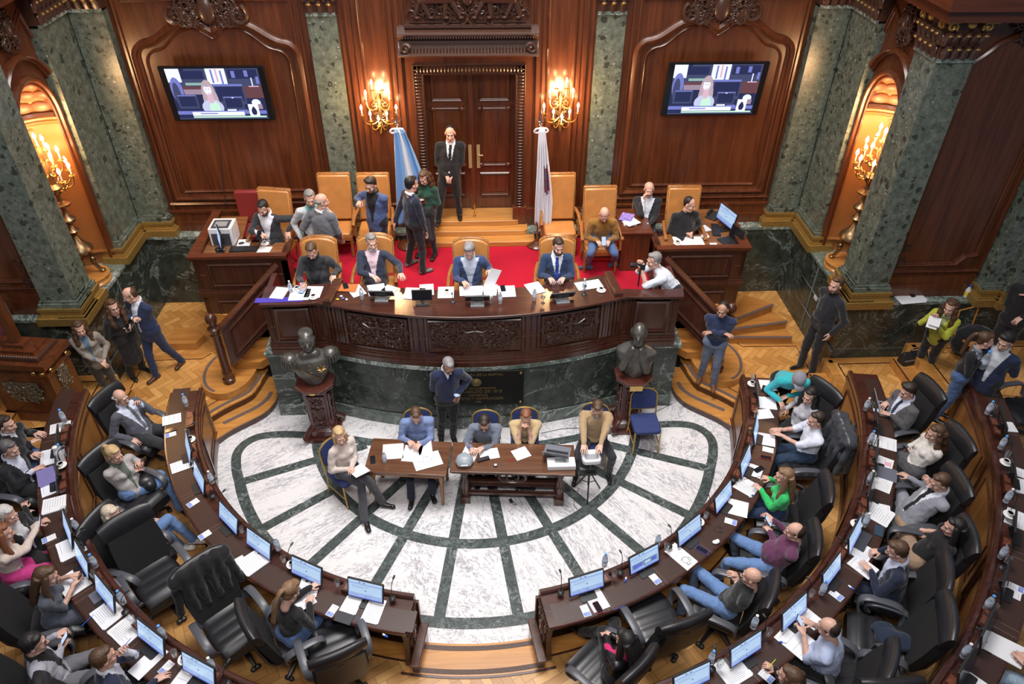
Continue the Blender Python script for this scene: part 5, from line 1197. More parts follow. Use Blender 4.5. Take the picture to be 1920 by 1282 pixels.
    for i, q in enumerate((-1, 1)):
        if mode == 'sit':
            k = vec(knees[i]) if knees and knees[i] else P+F*.44*s+R_*q*spread+up*(-.04)
            if not (knees and knees[i]): k.z = fz+.53*s
            a = FT[i].copy() if FT else Vector((k.x, k.y, fz))+F*(.04 if not cross else .12)
            if cross and i == 1 and not FT: k = k+up*.1-R_*.12; a = k+F*.18-up*.32-R_*.1
        else:
            a = FT[i].copy() if FT else base+R_*q*.1*s-F*.02
            k = (hipj[i]+Vector((a.x, a.y, fz+.07)))/2+F*.03
        if not FT or True: a.z = max(a.z, fz) if not (cross and i == 1 and not FT) else a.z
        K.append(k); A.append(a)
        an = a+up*.09-F*.04
        if knees or FT:                                   # keep bone lengths plausible
            L = (k-hipj[i]).length
            if mode == 'sit' and L > .52*s: k = hipj[i]+(k-hipj[i])*(.52*s/L); K[i] = k
        cp(hipj[i], k, (.1 if not fem else .097)*s, .069*s, 'legs'); cp(k, an, .068*s, (.057 if legk != 'skin' else .034)*s, 'legs')
        kf = Vector((a.x-k.x, a.y-k.y, 0)); ff = F if mode != 'sit' or kf.length < .12 else (F*.5+kf.normalized()*.5).normalized()
        ff = rot(ff, q*8); cp(a-ff*.07+up*.045, a+ff*.13+up*.035, .045, .038, 'shoes', .9, R_); cp(an, a-ff*.05+up*.05, .04, .045, 'shoes')
    if skirt: cp(P+up*.05, (K[0]+K[1])/2-up*.02, .16*s, .18*s, 'skirt', .75, R_)
    # arms
    L1, L2 = .285*s, .255*s; hd = []
    if not xa and hands[0] is not None and hands[1] is not None and isinstance(hands[0][0], (int, float)) and isinstance(hands[1][0], (int, float)):
        hands = [vec(h_) for h_ in hands]
        if (hands[1]-hands[0]).dot(Rs) < 0: hands = hands[::-1]; pose = pose[::-1]
    for i, q in enumerate((-1, 1)):
        h = hands[i]; S_ = sh[i]+Rs*q*.012; hang = h is None
        if hang: tgt = S_+Rs*q*.07*s-ax*.5*s+Fs*.06 if mode != 'sit' else K[i].lerp(hipj[i], .35)+up*.1+Rs*q*.0
        elif isinstance(h, tuple) and h[0] == 'l': tgt = chest+Rs*h[1]+Fs*h[2]+ax*h[3]
        else: tgt = vec(h)
        dd = tgt-S_; dist = dd.length; mx = (L1+L2+.06)*.995
        if dist > mx: tgt = S_+dd*(mx/dist); dist = mx
        w = S_+dd.normalized()*max(.12, dist-.05); dv = w-S_; D_ = min(dv.length, (L1+L2)*.999); w = S_+dv.normalized()*D_
        x = (L1*L1-L2*L2+D_*D_)/(2*D_); hgt = math.sqrt(max(0, L1*L1-x*x)); pole = (-up*1.0+Rs*q*.55-Fs*.35) if elbow is None else (-up*elbow[0]+Rs*q*elbow[1]-Fs*elbow[2])
        dn = dv.normalized(); pl = pole-dn*pole.dot(dn); pl = pl.normalized() if pl.length > 1e-3 else Rs*q
        E_ = S_+dn*x+pl*hgt; slv = .007 if topk != 'skin' else 0
        cp(S_, E_, (.068 if not fem else .058)*s, (.056 if not fem else .048)*s, 'top'); cp(E_, w, (.054 if not bare else .042)*s*(.93 if fem else 1), (.037 if not bare else .028)*s, 'fore' if bare else 'top')
        fd = (tgt-E_).normalized(); fd2 = (tgt-w); fd = (fd+(fd2.normalized()*.6 if fd2.length > .01 else fd*0)).normalized()
        pn = -up if not hang or mode == 'sit' else -Rs*q
        pn = pn-fd*pn.dot(fd); pn = pn.normalized() if pn.length > .1 else (-Rs*q-fd*(-Rs*q).dot(fd)).normalized()
        X = fd.cross(-pn).normalized(); hd.append((w, X*q*-1 if False else X, fd, -pn, q, pose[i], tgt))
    V, Fc = remeshed(mb, .0118, 4, strength=.6)
    # region of every face from the nearest limb
    Fa = np.array([f if len(f) == 4 else (*f, f[-1]) for f in Fc]); 
    for i in range(len(V)):
        v = Vector(V[i]); n_ = mnoise.noise_vector(v*7)*.012+mnoise.noise_vector(v*17)*.007; V[i] += np.array(n_)
    C = V[Fa].mean(1); nr = np.cross(V[Fa[:, 2]]-V[Fa[:, 0]], V[Fa[:, 3]]-V[Fa[:, 1]]); nr /= np.linalg.norm(nr, axis=1)[:, None]+1e-9
    best = np.full(len(C), 9.); tg = np.zeros(len(C), int); tags = ['top', 'legs', 'shoes', 'fore', 'collar', 'skirt']
    for a, b, ra, rb, t_ in prims:
        a_, b_ = np.array(a), np.array(b); ab = b_-a_; L = ab@ab+1e-9; u = np.clip((C-a_)@ab/L, 0, 1); dst = np.linalg.norm(C-a_-u[:, None]*ab, axis=1)-(ra+(rb-ra)*u)
        m_ = dst < best; best[m_] = dst[m_]; tg[m_] = tags.index(t_)
    mats = [SKINS[skin], LIP, EYEW, IRIS, hairm(hc), fabric(top, topk), fabric(inner if inner else top, 'shirt'), fabric(legs, legk), shoes or SHOEB, fabric(tie if tie else BK), fabric(collar if collar else top, 'shirt'), fabric(skirt if isinstance(skirt, tuple) else legs)]
    mi = np.array([5, 7, 8, 0, 10, 11])[tg]
    tw_ = (tg == 0) | (tg == 4)
    rel = C-np.array(P); axn = np.array(ax); tt = rel@axn/max(.1, (N_-P).length); cl = np.array(P)+(rel@axn)[:, None]*axn; off = C-cl; lx = off@np.array(Rs); ly = off@np.array(Fs); fr = (nr@np.array(Fs) > .05) & (ly > .02)
    if inner is not None:
        wv = (.012+.085*np.clip(tt, 0, 1)**1.5)*vw; m_ = tw_ & fr & (np.abs(lx) < wv) & (tt > .05); mi[m_] = 6
        m_ = tw_ & (tt > .93) & (np.abs(lx) < .08); mi[m_] = 6
        if tie is not None: m_ = tw_ & fr & (np.abs(lx) < .026) & (tt > .1) & (tt < .93); mi[m_] = 9
    elif collar is not None:
        m_ = tw_ & fr & (np.abs(lx) < .05*(tt-.82)/.18) & (tt > .82); mi[m_] = 10
    root = thing('person', label, 'person', base, 0, group); inv = Matrix.Translation(-base)
    o = MB(); o.T = inv; o.v = [tuple(inv @ Vector(v)) for v in V]; o.f = list(Fc); o.m = list(map(int, mi))
    o.T = inv @ HM @ Matrix.Scale(hs, 4); n0 = len(o.v); o.v += [tuple(o.T @ Vector(v)) for v in HEAD.v]; o.f += [tuple(n0+i for i in f) for f in HEAD.f]; o.m += HEAD.m
    for w, X, Y_, Z_, q, ps, tgt in hd:
        V2, F2 = HANDS[ps]; hm = Matrix((X, Y_, Z_)).transposed().to_4x4(); hm.translation = w; k = .93 if fem else 1.02; hm = hm @ Matrix.Diagonal((-q*k, k, k, 1))
        o.T = inv @ hm; n0 = len(o.v); o.v += [tuple(o.T @ Vector(v)) for v in V2]; fl = q > 0
        o.f += [tuple(n0+i for i in (f[::-1] if fl else f)) for f in F2]; o.m += [0]*len(F2)
    me = bpy.data.meshes.new('body'); me.from_pydata(o.v, [], o.f)
    for m_ in mats: me.materials.append(m_)
    me.polygons.foreach_set('material_index', o.m); me.polygons.foreach_set('use_smooth', [True]*len(o.f))
    ob = link(bpy.data.objects.new('body', me)); ob.parent = root
    hmx = inv @ HM @ Matrix.Scale(hs, 4)
    def part(nm, V, F, mat):
        m2 = bpy.data.meshes.new(nm); m2.from_pydata([tuple(hmx @ Vector(v)) for v in V], [], list(F)); m2.materials.append(mat); m2.polygons.foreach_set('use_smooth', [True]*len(F)); b = link(bpy.data.objects.new(nm, m2)); b.parent = root; return b
    if hair:
        if hair not in HAIR: HAIR[hair] = hair_template(hair)
        part('hair', *HAIR[hair], hairm(hc))
    if beard:
        if 'beard' not in HAIR:
            b = MB(); b.cap((-.05, .005, -.07), (-.03, .055, -.1), .02, .02, 8); b.cap((.05, .005, -.07), (.03, .055, -.1), .02, .02, 8); b.cap((-.03, .055, -.1), (.03, .055, -.1), .021, .021, 8); ell_(b, (0, .067, -.095), (.03, .024, .02)); b.tube([(-.026, .078, -.068), (0, .092, -.055), (.026, .078, -.068)], .007, 6)
            HAIR['beard'] = remeshed(b, .006, 1)
        part('beard', *HAIR['beard'], hairm(beard))
    if inner is not None or collar is not None:
        b = MB(); P_ = [Vector((.062*math.cos(t), -.03+.062*math.sin(t), -.15-.03*math.sin(t)-(.02 if abs(t-PI/2) < .4 else 0))) for t in [PI/2+.25+(2*PI-.5)*k/16 for k in range(17)]]
        b.loft([[p+Vector((p.x, p.y+.03, 0)).normalized()*o+Vector((0, 0, h)) for o, h in ((0, -.02), (.014, -.022), (.016, -.005), (.004, .02), (-.003, .018))] for p in P_]); part('shirt_collar', b.v, b.f, fabric(inner if inner is not None else collar, 'shirt'))
    if glasses:
        b = MB()
        for q in (-1, 1): b.tube([(q*.031+.019*math.cos(t), .094, .0+.015*math.sin(t)) for t in [2*PI*k/12 for k in range(12)]], .0022, 4, closed=True); b.tube([(q*.05, .092, .005), (q*.076, .05, .008), (q*.08, -.01, .005)], .002, 4)
        b.tube([(-.012, .095, .003), (.012, .095, .003)], .002, 4); part('glasses', b.v, b.f, BPLAS)
    if cap:
        b = MB(); b.lathe([(.092, .03), (.095, .06), (.085, .1), (.05, .128), (.01, .134)], 18); b.v = [(x, y*1.12-.012, z) for x, y, z in b.v]; n1 = len(b.v); b.prism([(-.07, .07), (.07, .07), (.06, .15), (.03, .17), (-.03, .17), (-.06, .15)], .04, .05); part('cap', b.v, b.f, fabric(cap))
    return dict(root=root, hands=[h[6] for h in hd], hd=hd, F=F, R=R_, P=P, H=H, K=K)
# ================================================================== who is where
CHAIRS = []
def chair_at(proto, p, d, label, group, back=.0, z=None):
    F = Vector((math.sin(math.radians(d)), math.cos(math.radians(d)), 0)); q = Vector((p.x, p.y, z if z is not None else p.z))-F*back
    return inst(proto, q, -math.radians(d), label, group)
OG = 'black leather office chairs at the curved desks'
def chair_rs(roll, seat, fz, label):
    a, b = at(*roll, fz+1.2), at(*seat, fz+.53); d = math.degrees(math.atan2(b.x-a.x, b.y-a.y)); F = Vector((math.sin(math.radians(d)), math.cos(math.radians(d)), 0))
    q = (a+F*.42).lerp(b, .5); q.z = fz; o = inst(XC, q, -math.radians(d), label, OG, scale=1.06); o['_d'] = d; return o
def seated(label, head, fz, chair, cl, cg=None, cd=None, cback=0, roll=None, **k):
    r = person(label, head, fz, **k); P, F = r['P'], r['F']; d = cd if cd is not None else math.degrees(math.atan2(F.x, F.y))
    if chair is not None and roll is not None:
        c_ = at(*roll, fz+1.2)+Vector((math.sin(math.radians(d)), math.cos(math.radians(d)), 0))*.42; c_ = c_.lerp(Vector((P.x, P.y, 0)), .4); c_.z = fz; chair_at(chair, c_, d, cl, cg or OG)
    elif chair is not None: chair_at(chair, Vector((P.x, P.y, fz)), d, cl, cg or OG, cback+.02)
    return r
WH = (.68, .7, .78); LB = (.33, .42, .66); JEAN = (.07, .13, .28); LJEAN = (.13, .23, .45); GREY = (.13, .135, .155); LG = (.27, .28, .33)
TG = 'tan leather armchairs on the podium'; BG = 'banquet chairs with gold frames around the tables'
# --- podium
person('man in black suit and tie standing guard with clasped hands before the door', (844, 250), 1.9, 180, 'stand', s=1.06, feet=[(822, 420), (862, 408)], top=BK, inner=(.62, .68, .8), vw=.8, tie=BK, hands=[(846, 333, 2.82), (838, 333, 2.84)], nod=14, hair='buzz', hc='black')
person('young man in navy sweater and sneakers standing with his back half turned', (772, 345), 1.6, 55, 'stand', s=1.02, feet=[(770, 497), (797, 512)], top=(.012, .018, .04), topk='knit', collar=WH, hands=[(738, 425, 2.4), (801, 441, 2.35)], nod=12, hc='black', shoes=plain('sneaker_black_white', (.12, .12, .12), .6, nz=.9, bs=30))
person('woman in green sweater and dark skirt standing looking at her phone', (795, 333), 1.6, 205, 'stand', s=.96, feet=[(815, 483), (790, 478)], top=(.015, .06, .04), topk='knit', hands=[(793, 377, 2.72), (782, 376, 2.72)], nod=38, hair='wavy', hc='brown', fem=True, skirt=(.04, .04, .042))
person('bearded man in bright blue blazer gesturing in front of a tan chair', (695, 347), 1.6, 205, 'stand', s=1.0, lean=.1, top=(.06, .095, .22), inner=BK, vw=1.3, hands=[(671, 381, 2.85), (701, 374, 2.9)], pose=('grip', 'relax'), nod=24, hair='side', hc='dark', beard='dark', glasses=True, elbow=(.8, 1.0, .2))
person('bald man in grey sweater seen from behind at the left of the podium', (603, 377), 1.6, 20, 'stand', s=1.0, top=(.12, .125, .145), topk='knit', collar=WH, look=48, nod=12, hair='bald', hc='grey', hands=[(575, 405, 2.8), (640, 448, 2.45)])
person('grey haired man in light jacket half hidden behind the grey sweater', (581, 372), 1.6, 165, 'stand', s=1.0, top=(.5, .52, .54), inner=(.15, .5, .5), hair='short', hc='grey', nod=18, beard='grey')
seated('bearded man in dark suit sitting at the left clerk desk with a phone', (493, 390), 1.6, TALL, 'tan leather armchair behind the left clerk desk, under the man with a phone', TG, cd=190, d=195, s=1.0, top=CH, inner=WH, vw=1.5, hands=[(490, 441, 2.5), (544, 437, 2.42)], nod=38, hc='black', beard='black', elbow=(.3, 1.2, .3))
seated('heavy man in dark jacket writing at the left end of the presiding desk', (584, 470), 1.6, LOWC, 'low tan leather armchair under the man writing at the left desk end', TG, d=180, lean=.16, belly=.9, top=(.035, .036, .042), inner=(.015, .016, .02), vw=2, hands=[(566, 535, 2.41), (628, 520, 2.4)], nod=45, hair='short', hc='brown')
seated('grey bearded man in navy suit and pink shirt looking to his side', (697, 454), 1.6, LOWC, 'low tan leather armchair with tufted back under the grey bearded man', TG, d=180, lean=-.02, top=(.025, .032, .06), inner=(.68, .5, .56), vw=1.2, hands=[(701, 521, 2.42), (754, 515, 2.5)], nod=8, look=-18, hair='short', hc='grey', beard='white', elbow=(.6, 1, .2))
seated('grey haired man in blue blazer reading papers at the middle of the desk', (880, 470), 1.6, LOWC, 'low tan leather armchair in the very middle of the podium', TG, d=182, lean=.12, top=(.03, .055, .14), inner=(.5, .56, .68), vw=1.5, hands=[(870, 532, 2.42), (920, 510, 2.5)], nod=42, hair='side', hc='grey')
seated('dark bearded man in navy suit with a blue tie at the desk', (1047, 462), 1.6, LOWC, 'low tan leather armchair under the man with the blue tie', TG, d=184, lean=.05, top=(.02, .04, .1), inner=WH, tie=(.02, .05, .3), hands=[(1031, 525, 2.42), (1056, 525, 2.42)], nod=16, look=-14, hc='dark', beard='dark')
seated('bald man in mustard sweater and jeans bent over his phone', (1133, 402), 1.6, TALL, 'tall tan leather armchair under the bald man in mustard sweater', TG, d=182, cd=180, lean=.22, top=(.25, .12, .02), topk='knit', legs=JEAN, legk='denim', hands=[(1121, 456, 2.28), (1141, 456, 2.28)], pose=('grip', 'grip'), nod=52, hair=None, spread=.2, feet=[(1100, 505), (1152, 500)], shoes=fabric((.05, .08, .16)), hh=1.14)
seated('old man in black suit with one hand on his mouth, legs crossed', (1217, 355), 1.6, BANQ, 'low blue upholstered chair under the old man in black suit', BG, d=188, cd=185, lean=-.02, top=(.02, .02, .024), inner=WH, vw=1.3, hands=[(1209, 372, 2.72), (1213, 425, 2.32)], nod=6, hair='thin', hc='white', feet=[(1208, 478), (1216, 470)])
seated('young smiling man in black hoodie sitting at the right clerk desk', (1293, 383), 1.6, TALL, 'tan leather armchair behind the right clerk desk, under the hooded man', TG, d=172, cd=182, lean=.06, top=(.014, .015, .018), topk='knit', hands=[(1288, 439, 2.3), (1296, 437, 2.3)], nod=16, look=-38, hc='black', hair='buzz')
person('photographer in white shirt bending over a black camera at the desk end', at(1226, 488, 2.72), 1.6, 262, 'sit', s=1.0, hip=at(1262, 540, 2.22), top=(.62, .68, .78), topk='shirt', bare=True, legs=(.012, .015, .028), hair='short', hc='grey', nod=18, hands=[(1199, 503, 2.62), (1200, 492, 2.72)], pose=('grip', 'grip'), knees=[at(1232, 552, 2.2), at(1240, 530, 2.15)], feet=[at(1225, 545, 1.62), at(1240, 520, 1.62)])
for u, l in ((613, 'tall empty tan leather armchair behind the bald man in grey'), (690, 'tall tan leather armchair behind the man in blue blazer'), (1056, 'tall empty tan leather armchair right of the white flag')):
    p = at(u, 350, 3.0); inst(TALL, (p.x, p.y+.28-.02, 1.6), PI, l, TG)
# --- left landing
person('man in navy suit standing with arms crossed on the left landing', (243, 553), .3, 205, 'stand', s=1.03, feet=[(292, 712), (340, 685)], top=(.018, .03, .085), inner=WH, vw=.9, legs=(.016, .026, .075), xa=True, hands=[('l', .13, .2, -.03), ('l', -.12, .22, .03)], nod=28, look=30, hair='thin', hc='brown', shoes=plain('brown_shoe_leather', (.06, .02, .012), .3))
person('woman in black with long hair and glasses holding a phone on the left landing', (212, 576), .3, 125, 'stand', s=.98, feet=[(250, 710), (272, 695)], top=BK, hair='wavy', hc='brown', fem=True, glasses=True, skirt=BK, hands=[(233, 617, 1.42), (243, 612, 1.42)], nod=-2, look=10)
person('woman in beige blazer and dark trousers leaning on the green marble wall', (149, 616), .3, 150, 'stand', s=.95, feet=[(207, 745), (225, 738)], top=(.27, .235, .2), inner=(.1, .16, .22), vw=.6, legs=(.05, .045, .04), hair='wavy', hc='brown', fem=True, hands=[(193, 682, 1.2), (196, 676, 1.22)], nod=14, look=-6)
# --- on the marble
person('man in navy sweater standing before the plaque and tapping his phone', (841, 686), 0, 172, 'stand', s=1.02, feet=[(828, 824), (851, 823)], top=(.012, .018, .055), topk='knit', collar=WH, hands=[(846, 738, 1.06), (861, 741, 1.04)], pose=('relax', 'flat'), nod=44, look=-14, hair='short', hc='grey', glasses=True, skin='b')
seated('blonde woman in cream sweater and wide trousers seated beside the table', (637, 817), 0, BANQ, 'gold framed banquet chair under the blonde woman', BG, d=135, lean=-.0, cross=False, top=(.58, .5, .46), topk='knit', legs=(.06, .06, .07), hair='bob', hc='blond', fem=True, hands=[(655, 884, .78), (660, 879, .8)], nod=8, look=25, hipz=.56, feet=[(688, 984), (722, 950)], knees=[at(677, 905, .5), at(690, 900, .6)])
seated('man in blue shirt writing on papers at the smaller table', (780, 779), 0, BANQ, 'banquet chair under the man in blue shirt', BG, d=176, lean=.2, top=(.17, .23, .42), topk='shirt', legs=(.02, .025, .045), hair='short', hc='brown', hands=[(768, 832, .8), (786, 836, .8)], pose=('grip', 'relax'), nod=46, hipz=.56, feet=[(772, 942), (812, 932)], spread=.14, hh=1.17, belly=.6, cback=-.12)
seated('man in grey sweater and glasses writing at the trestle table', (908, 793), 0, BANQ, 'banquet chair under the man in grey sweater', BG, d=184, lean=.24, top=(.15, .175, .23), topk='knit', hair='short', hc='dark', hands=[(883, 845, .82), (903, 843, .82)], pose=('grip', 'relax'), nod=50, hipz=.56, hh=1.12, glasses=True, cback=-.1)
seated('red haired person in beige sweater with hands clasped at the mouth', (986, 782), 0, BANQ, 'banquet chair under the person with clasped hands', BG, d=182, lean=.2, s=.97, top=(.5, .37, .2), topk='knit', hair='short', hc='red', hands=[(980, 803, 1.02), (988, 803, 1.02)], pose=('grip', 'grip'), nod=24, hipz=.56, hh=1.14, elbow=(1.4, .3, -.2), bare=True, cback=-.1)
seated('man in beige sweater operating the projector at the right of the tables', (1120, 766), 0, BANQ, 'banquet chair under the man with the projector', BG, d=188, lean=.12, top=(.38, .26, .14), topk='knit', collar=(.3, .38, .5), legs=(.022, .024, .032), hair='short', hc='brown', hands=[(1094, 864, .92), (1118, 864, .92)], pose=('flat', 'flat'), nod=42, hipz=.56, spread=.2, knees=[at(1080, 858, .56), at(1148, 856, .56)], feet=[(1078, 900), (1140, 895)])
chair_at(BANQ, at(1210, 795, .45), 178, 'empty navy blue banquet chair in front of the right bust', BG, z=0)
# --- right landing
person('man in navy sweater and jeans standing with arms crossed on the right steps', (1355, 580), .3, 200, 'stand', s=1.02, feet=[(1312, 712), (1336, 728)], top=(.018, .028, .075), topk='knit', legs=(.13, .17, .25), legk='denim', xa=True, hands=[('l', .13, .2, -.04), ('l', -.13, .22, .0)], nod=18, look=12, hair='buzz', hc='black', skin='b', shoes=plain('brown_suede', (.16, .065, .03), .8))
person('bearded young man in black sweatshirt leaning on the marble wall', (1567, 534), .3, 250, 'stand', s=1.1, feet=[(1496, 690), (1517, 705)], top=(.013, .014, .02), topk='knit', hair='short', hc='brown', beard='brown', nod=4, look=-10, hands=[None, (1553, 624, 1.25)], belly=.3)
person('woman in yellow green blazer sorting papers by the right wall', (1782, 576), .6, 235, 'stand', s=.98, feet=[(1715, 690), (1735, 700)], top=(.42, .45, .04), inner=(.3, .36, .2), vw=.6, hair='wavy', hc='brown', fem=True, hands=[(1748, 592, 2.0), (1752, 612, 1.85)], pose=('grip', 'relax'), nod=16, look=-5)
person('woman in dark blazer holding a water bottle at the right edge', (1848, 638), .9, 140, 'stand', s=.97, top=BK, inner=(.24, .27, .32), vw=1.2, hair='pony', hc='brown', fem=True, hands=[(1845, 680, 2.15), (1868, 676, 2.2)], nod=10, look=-30, legs=JEAN)
person('man in navy suit and checked shirt bowing towards the woman in dark blazer', (1885, 640), .9, 235, 'stand', s=1.03, top=(.012, .02, .06), inner=(.5, .53, .58), vw=1.3, hair='side', hc='black', hands=[(1872, 672, 2.15), None], nod=28)
person('person in black partly cut by the right edge of the picture, by the wall', at(1938, 525, 2.6), .9, 225, 'stand', s=1.0, top=BK, hands=[(1916, 557, 2.3), (1912, 600, 2.0)], hair='short', hc='dark')
person('person in maroon sweater partly cut by the left edge, by the marble ledge', at(-22, 560, 2.3), .6, 100, 'stand', s=1.0, top=(.1, .012, .02), topk='knit', hands=[(18, 612, 1.85), None], hair='short', hc='dark')
# --- inner desk, right wing
H_ = at(1497, 712, 1.62)
person('man in turquoise sweater and grey cap bending over the inner right desk', H_, .3, 190, 'stand', s=1.0, hip=Vector((H_.x+.04, H_.y+.5, 1.2)), feet=[Vector((H_.x-.05, H_.y+.55, .3)), Vector((H_.x+.15, H_.y+.55, .3))], top=(.03, .42, .48), topk='knit', hair='buzz', hc='grey', cap=(.22, .22, .26), nod=62, hands=[(1462, 757, 1.12), (1474, 745, 1.15)])
seated('woman with long black hair in a grey blouse at the inner right desk', (1518, 742), .3, XC, 'black office chair under the woman in grey blouse', roll=(1547, 725), d=245, lean=-.05, top=(.42, .42, .46), topk='shirt', hair='wavy', hc='black', fem=True, hands=[(1469, 770, 1.0), (1512, 768, 1.25)], nod=16, look=-12)
seated('man in white shirt with clasped hands at the inner right desk', (1530, 787), .3, XC, 'black office chair with a dark jacket over its back, under the man in white shirt', roll=(1567, 812), d=275, lean=.03, top=(.68, .72, .84), topk='shirt', legs=(.02, .04, .08), legk='denim', hair='short', hc='dark', hands=[(1456, 806, 1.14), (1459, 815, 1.14)], nod=14, bare=True, look=-6)
seated('woman in bright green blazer holding a pen at the inner right desk', (1470, 893), .3, XC, 'black office chair under the woman in green blazer', roll=(1554, 912), d=285, lean=.06, top=(.03, .5, .13), hair='long', hc='lbrown', fem=True, hands=[(1422, 917, 1.14), (1438, 897, 1.18)], pose=('relax', 'grip'), nod=10, legs=(.015, .03, .08))
seated('balding man in purple sweater and jeans with a phone at the inner right desk', (1490, 996), .3, XC, 'black office chair under the man in purple sweater', roll=(1519, 1002), d=288, lean=-.12, belly=1, top=(.12, .035, .09), topk='knit', legs=LJEAN, legk='denim', hair='thin', hc='dark', hands=[(1445, 972, 1.2), (1440, 993, 1.15)], pose=('relax', 'grip'), nod=14, knees=[at(1378, 1008, .86), at(1352, 1052, .86)], feet=[at(1370, 1040, .3), at(1340, 1085, .3)])
seated('bald man in black sweater and jeans with fingertips together', (1409, 1081), .3, XC, 'black office chair under the bald man in black sweater', roll=(1437, 1100), d=300, lean=-.14, top=(.015, .016, .018), topk='knit', legs=LJEAN, legk='denim', hair=None, hands=[(1377, 1078, 1.25), (1381, 1092, 1.22)], nod=6, knees=[at(1306, 1068, .86), at(1282, 1104, .86)], feet=[at(1290, 1110, .3), at(1270, 1150, .3)])
seated('woman in black leather jacket and pink top near the end of the inner right desk', (1172, 1200), .3, XC, 'black office chair under the woman in black leather jacket', roll=(1176, 1232), d=318, lean=-.04, top=BK, topk='leather', inner=(.6, .02, .15), hair='long', hc='black', fem=True, hands=[(1132, 1187, 1.0), (1143, 1190, 1.0)], nod=24, knees=[at(1128, 1160, .86), at(1150, 1150, .86)], feet=[at(1088, 1188, .4), at(1130, 1200, .3)])
chair_rs((1284, 1168), (1226, 1158), .3, 'empty black office chair behind the end of the inner right desk')
# --- inner desk, left wing
seated('bald man in grey suit and glasses leaning back at the inner left desk', (227, 745), .3, XC, 'black office chair under the bald man in grey suit', d=112, lean=-.14, top=(.09, .09, .115), inner=(.6, .66, .8), vw=1.6, tie=GREY, legs=(.03, .032, .038), hair='bald', hc='white', glasses=True, hands=[(263, 756, 1.42), (249, 828, .98)], pose=('grip', 'relax'), nod=6, knees=[at(312, 806, .9), at(318, 838, .86)], feet=[at(338, 862, .3), at(335, 880, .3)])
seated('blonde woman with ponytail in grey blazer looking at her phone', (215, 852), .3, XC, 'black office chair under the woman with the blonde ponytail', roll=(186, 856), d=118, lean=-.06, top=(.4, .375, .37), inner=(.1, .12, .1), vw=.7, hair='pony', hc='blond', fem=True, hands=[(262, 868, 1.22), (257, 884, 1.15)], pose=('grip', 'relax'), nod=18, legs=LJEAN, legk='denim', knees=[at(300, 890, .86), at(310, 902, .86)], feet=[at(340, 935, .3), at(345, 960, .3)])
seated('woman with ash blonde hair and striped sneakers in the inner left row', (211, 965), .3, XC, 'black office chair under the woman with striped sneakers', roll=(182, 982), d=108, lean=-.1, top=(.1, .11, .14), hair='bob', hc='ash', fem=True, hands=[(263, 960, 1.15), (290, 975, .95)], nod=10, legs=LJEAN, legk='denim', knees=[at(315, 972, .9), at(300, 990, .86)], feet=[at(368, 1018, .38), at(345, 1030, .3)], shoes=plain('white_striped_sneaker', (.6, .58, .57), .6, nz=.5, bs=35))
seated('woman with light brown ponytail and black jacket bent over the inner left desk', (546, 1108), .3, XC, 'black office chair under the woman bent over the desk', roll=(470, 1150), d=30, cd=58, lean=.16, top=BK, hair='pony', hc='lbrown', fem=True, hands=[(588, 1098, 1.12), (583, 1128, 1.12)], nod=42, legs=JEAN, legk='denim', look=8)
chair_rs((240, 985), (297, 1085), .3, 'big empty black office chair in front of the woman with striped sneakers')
jc = chair_rs((383, 1075), (430, 1165), .3, 'empty black office chair with a black coat over its back')
chair_rs((639, 1244), (622, 1200), .3, 'empty black office chair pushed to the end of the inner left desk')
# --- second row, left
L2 = dict(fz=.6, chair=XC)
def row2(label, head, cl, **k): return seated(label, head, .6, XC, cl, **k)
row2('man in black sweater at the far left of the second row', (12, 795), 'black office chair under the man in black sweater, far left', d=95, top=BK, topk='knit', collar=WH, hair='short', hc='dark', hands=[(72, 812, 1.42), (62, 830, 1.38)], nod=8, lean=.05, legs=JEAN)
row2('grey haired man in black suit reading a paper at the left second row', (18, 842), 'black office chair under the grey haired man in black suit', d=98, top=BK, inner=(.55, .58, .68), hair='short', hc='salt', hands=[(64, 851, 1.5), (68, 882, 1.4)], nod=26, lean=.08)
row2('grey haired woman in black with patterned shirt at the left edge', (14, 965), 'black office chair under the grey haired woman at the left edge', d=100, top=BK, inner=(.5, .5, .52), hair='short', hc='white', fem=True, hands=[(48, 950, 1.42), (52, 962, 1.4)], nod=20, lean=.02)
row2('woman with long reddish hair in cream blazer holding up a phone', (4, 1000), 'black office chair under the woman in cream blazer', d=62, top=(.6, .5, .44), hair='long', hc='red', fem=True, hands=[(73, 985, 1.52), (80, 978, 1.52)], pose=('grip', 'grip'), nod=16, lean=.12, legs=(.5, .04, .2))
row2('woman with brown hair in a grey short sleeved dress using her phone', (88, 1080), 'black office chair under the woman in grey dress', d=72, top=(.07, .08, .105), bare=True, hair='long', hc='brown', fem=True, hands=[(142, 1078, 1.45), (146, 1090, 1.44)], pose=('grip', 'grip'), nod=30, lean=.14, legs=(.07, .08, .105))
row2('dark haired man in light grey coat tapping a phone at the bottom left', (64, 1206), 'black office chair under the man in light grey coat', d=65, top=(.36, .36, .42), inner=BK, hair='side', hc='black', hands=[(112, 1188, 1.45), (120, 1210, 1.42)], pose=('grip', 'grip'), nod=14, lean=.04, glasses=True, legs=(.14, .14, .155), spread=.14)
row2('man in navy suit raising a pen to his mouth at the bottom left', (196, 1232), 'black office chair under the man in navy suit with a pen', d=52, top=(.018, .024, .055), inner=WH, hair='short', hc='brown', hands=[(234, 1216, 1.78), (300, 1275, 1.4)], pose=('grip', 'relax'), nod=6, lean=.08)
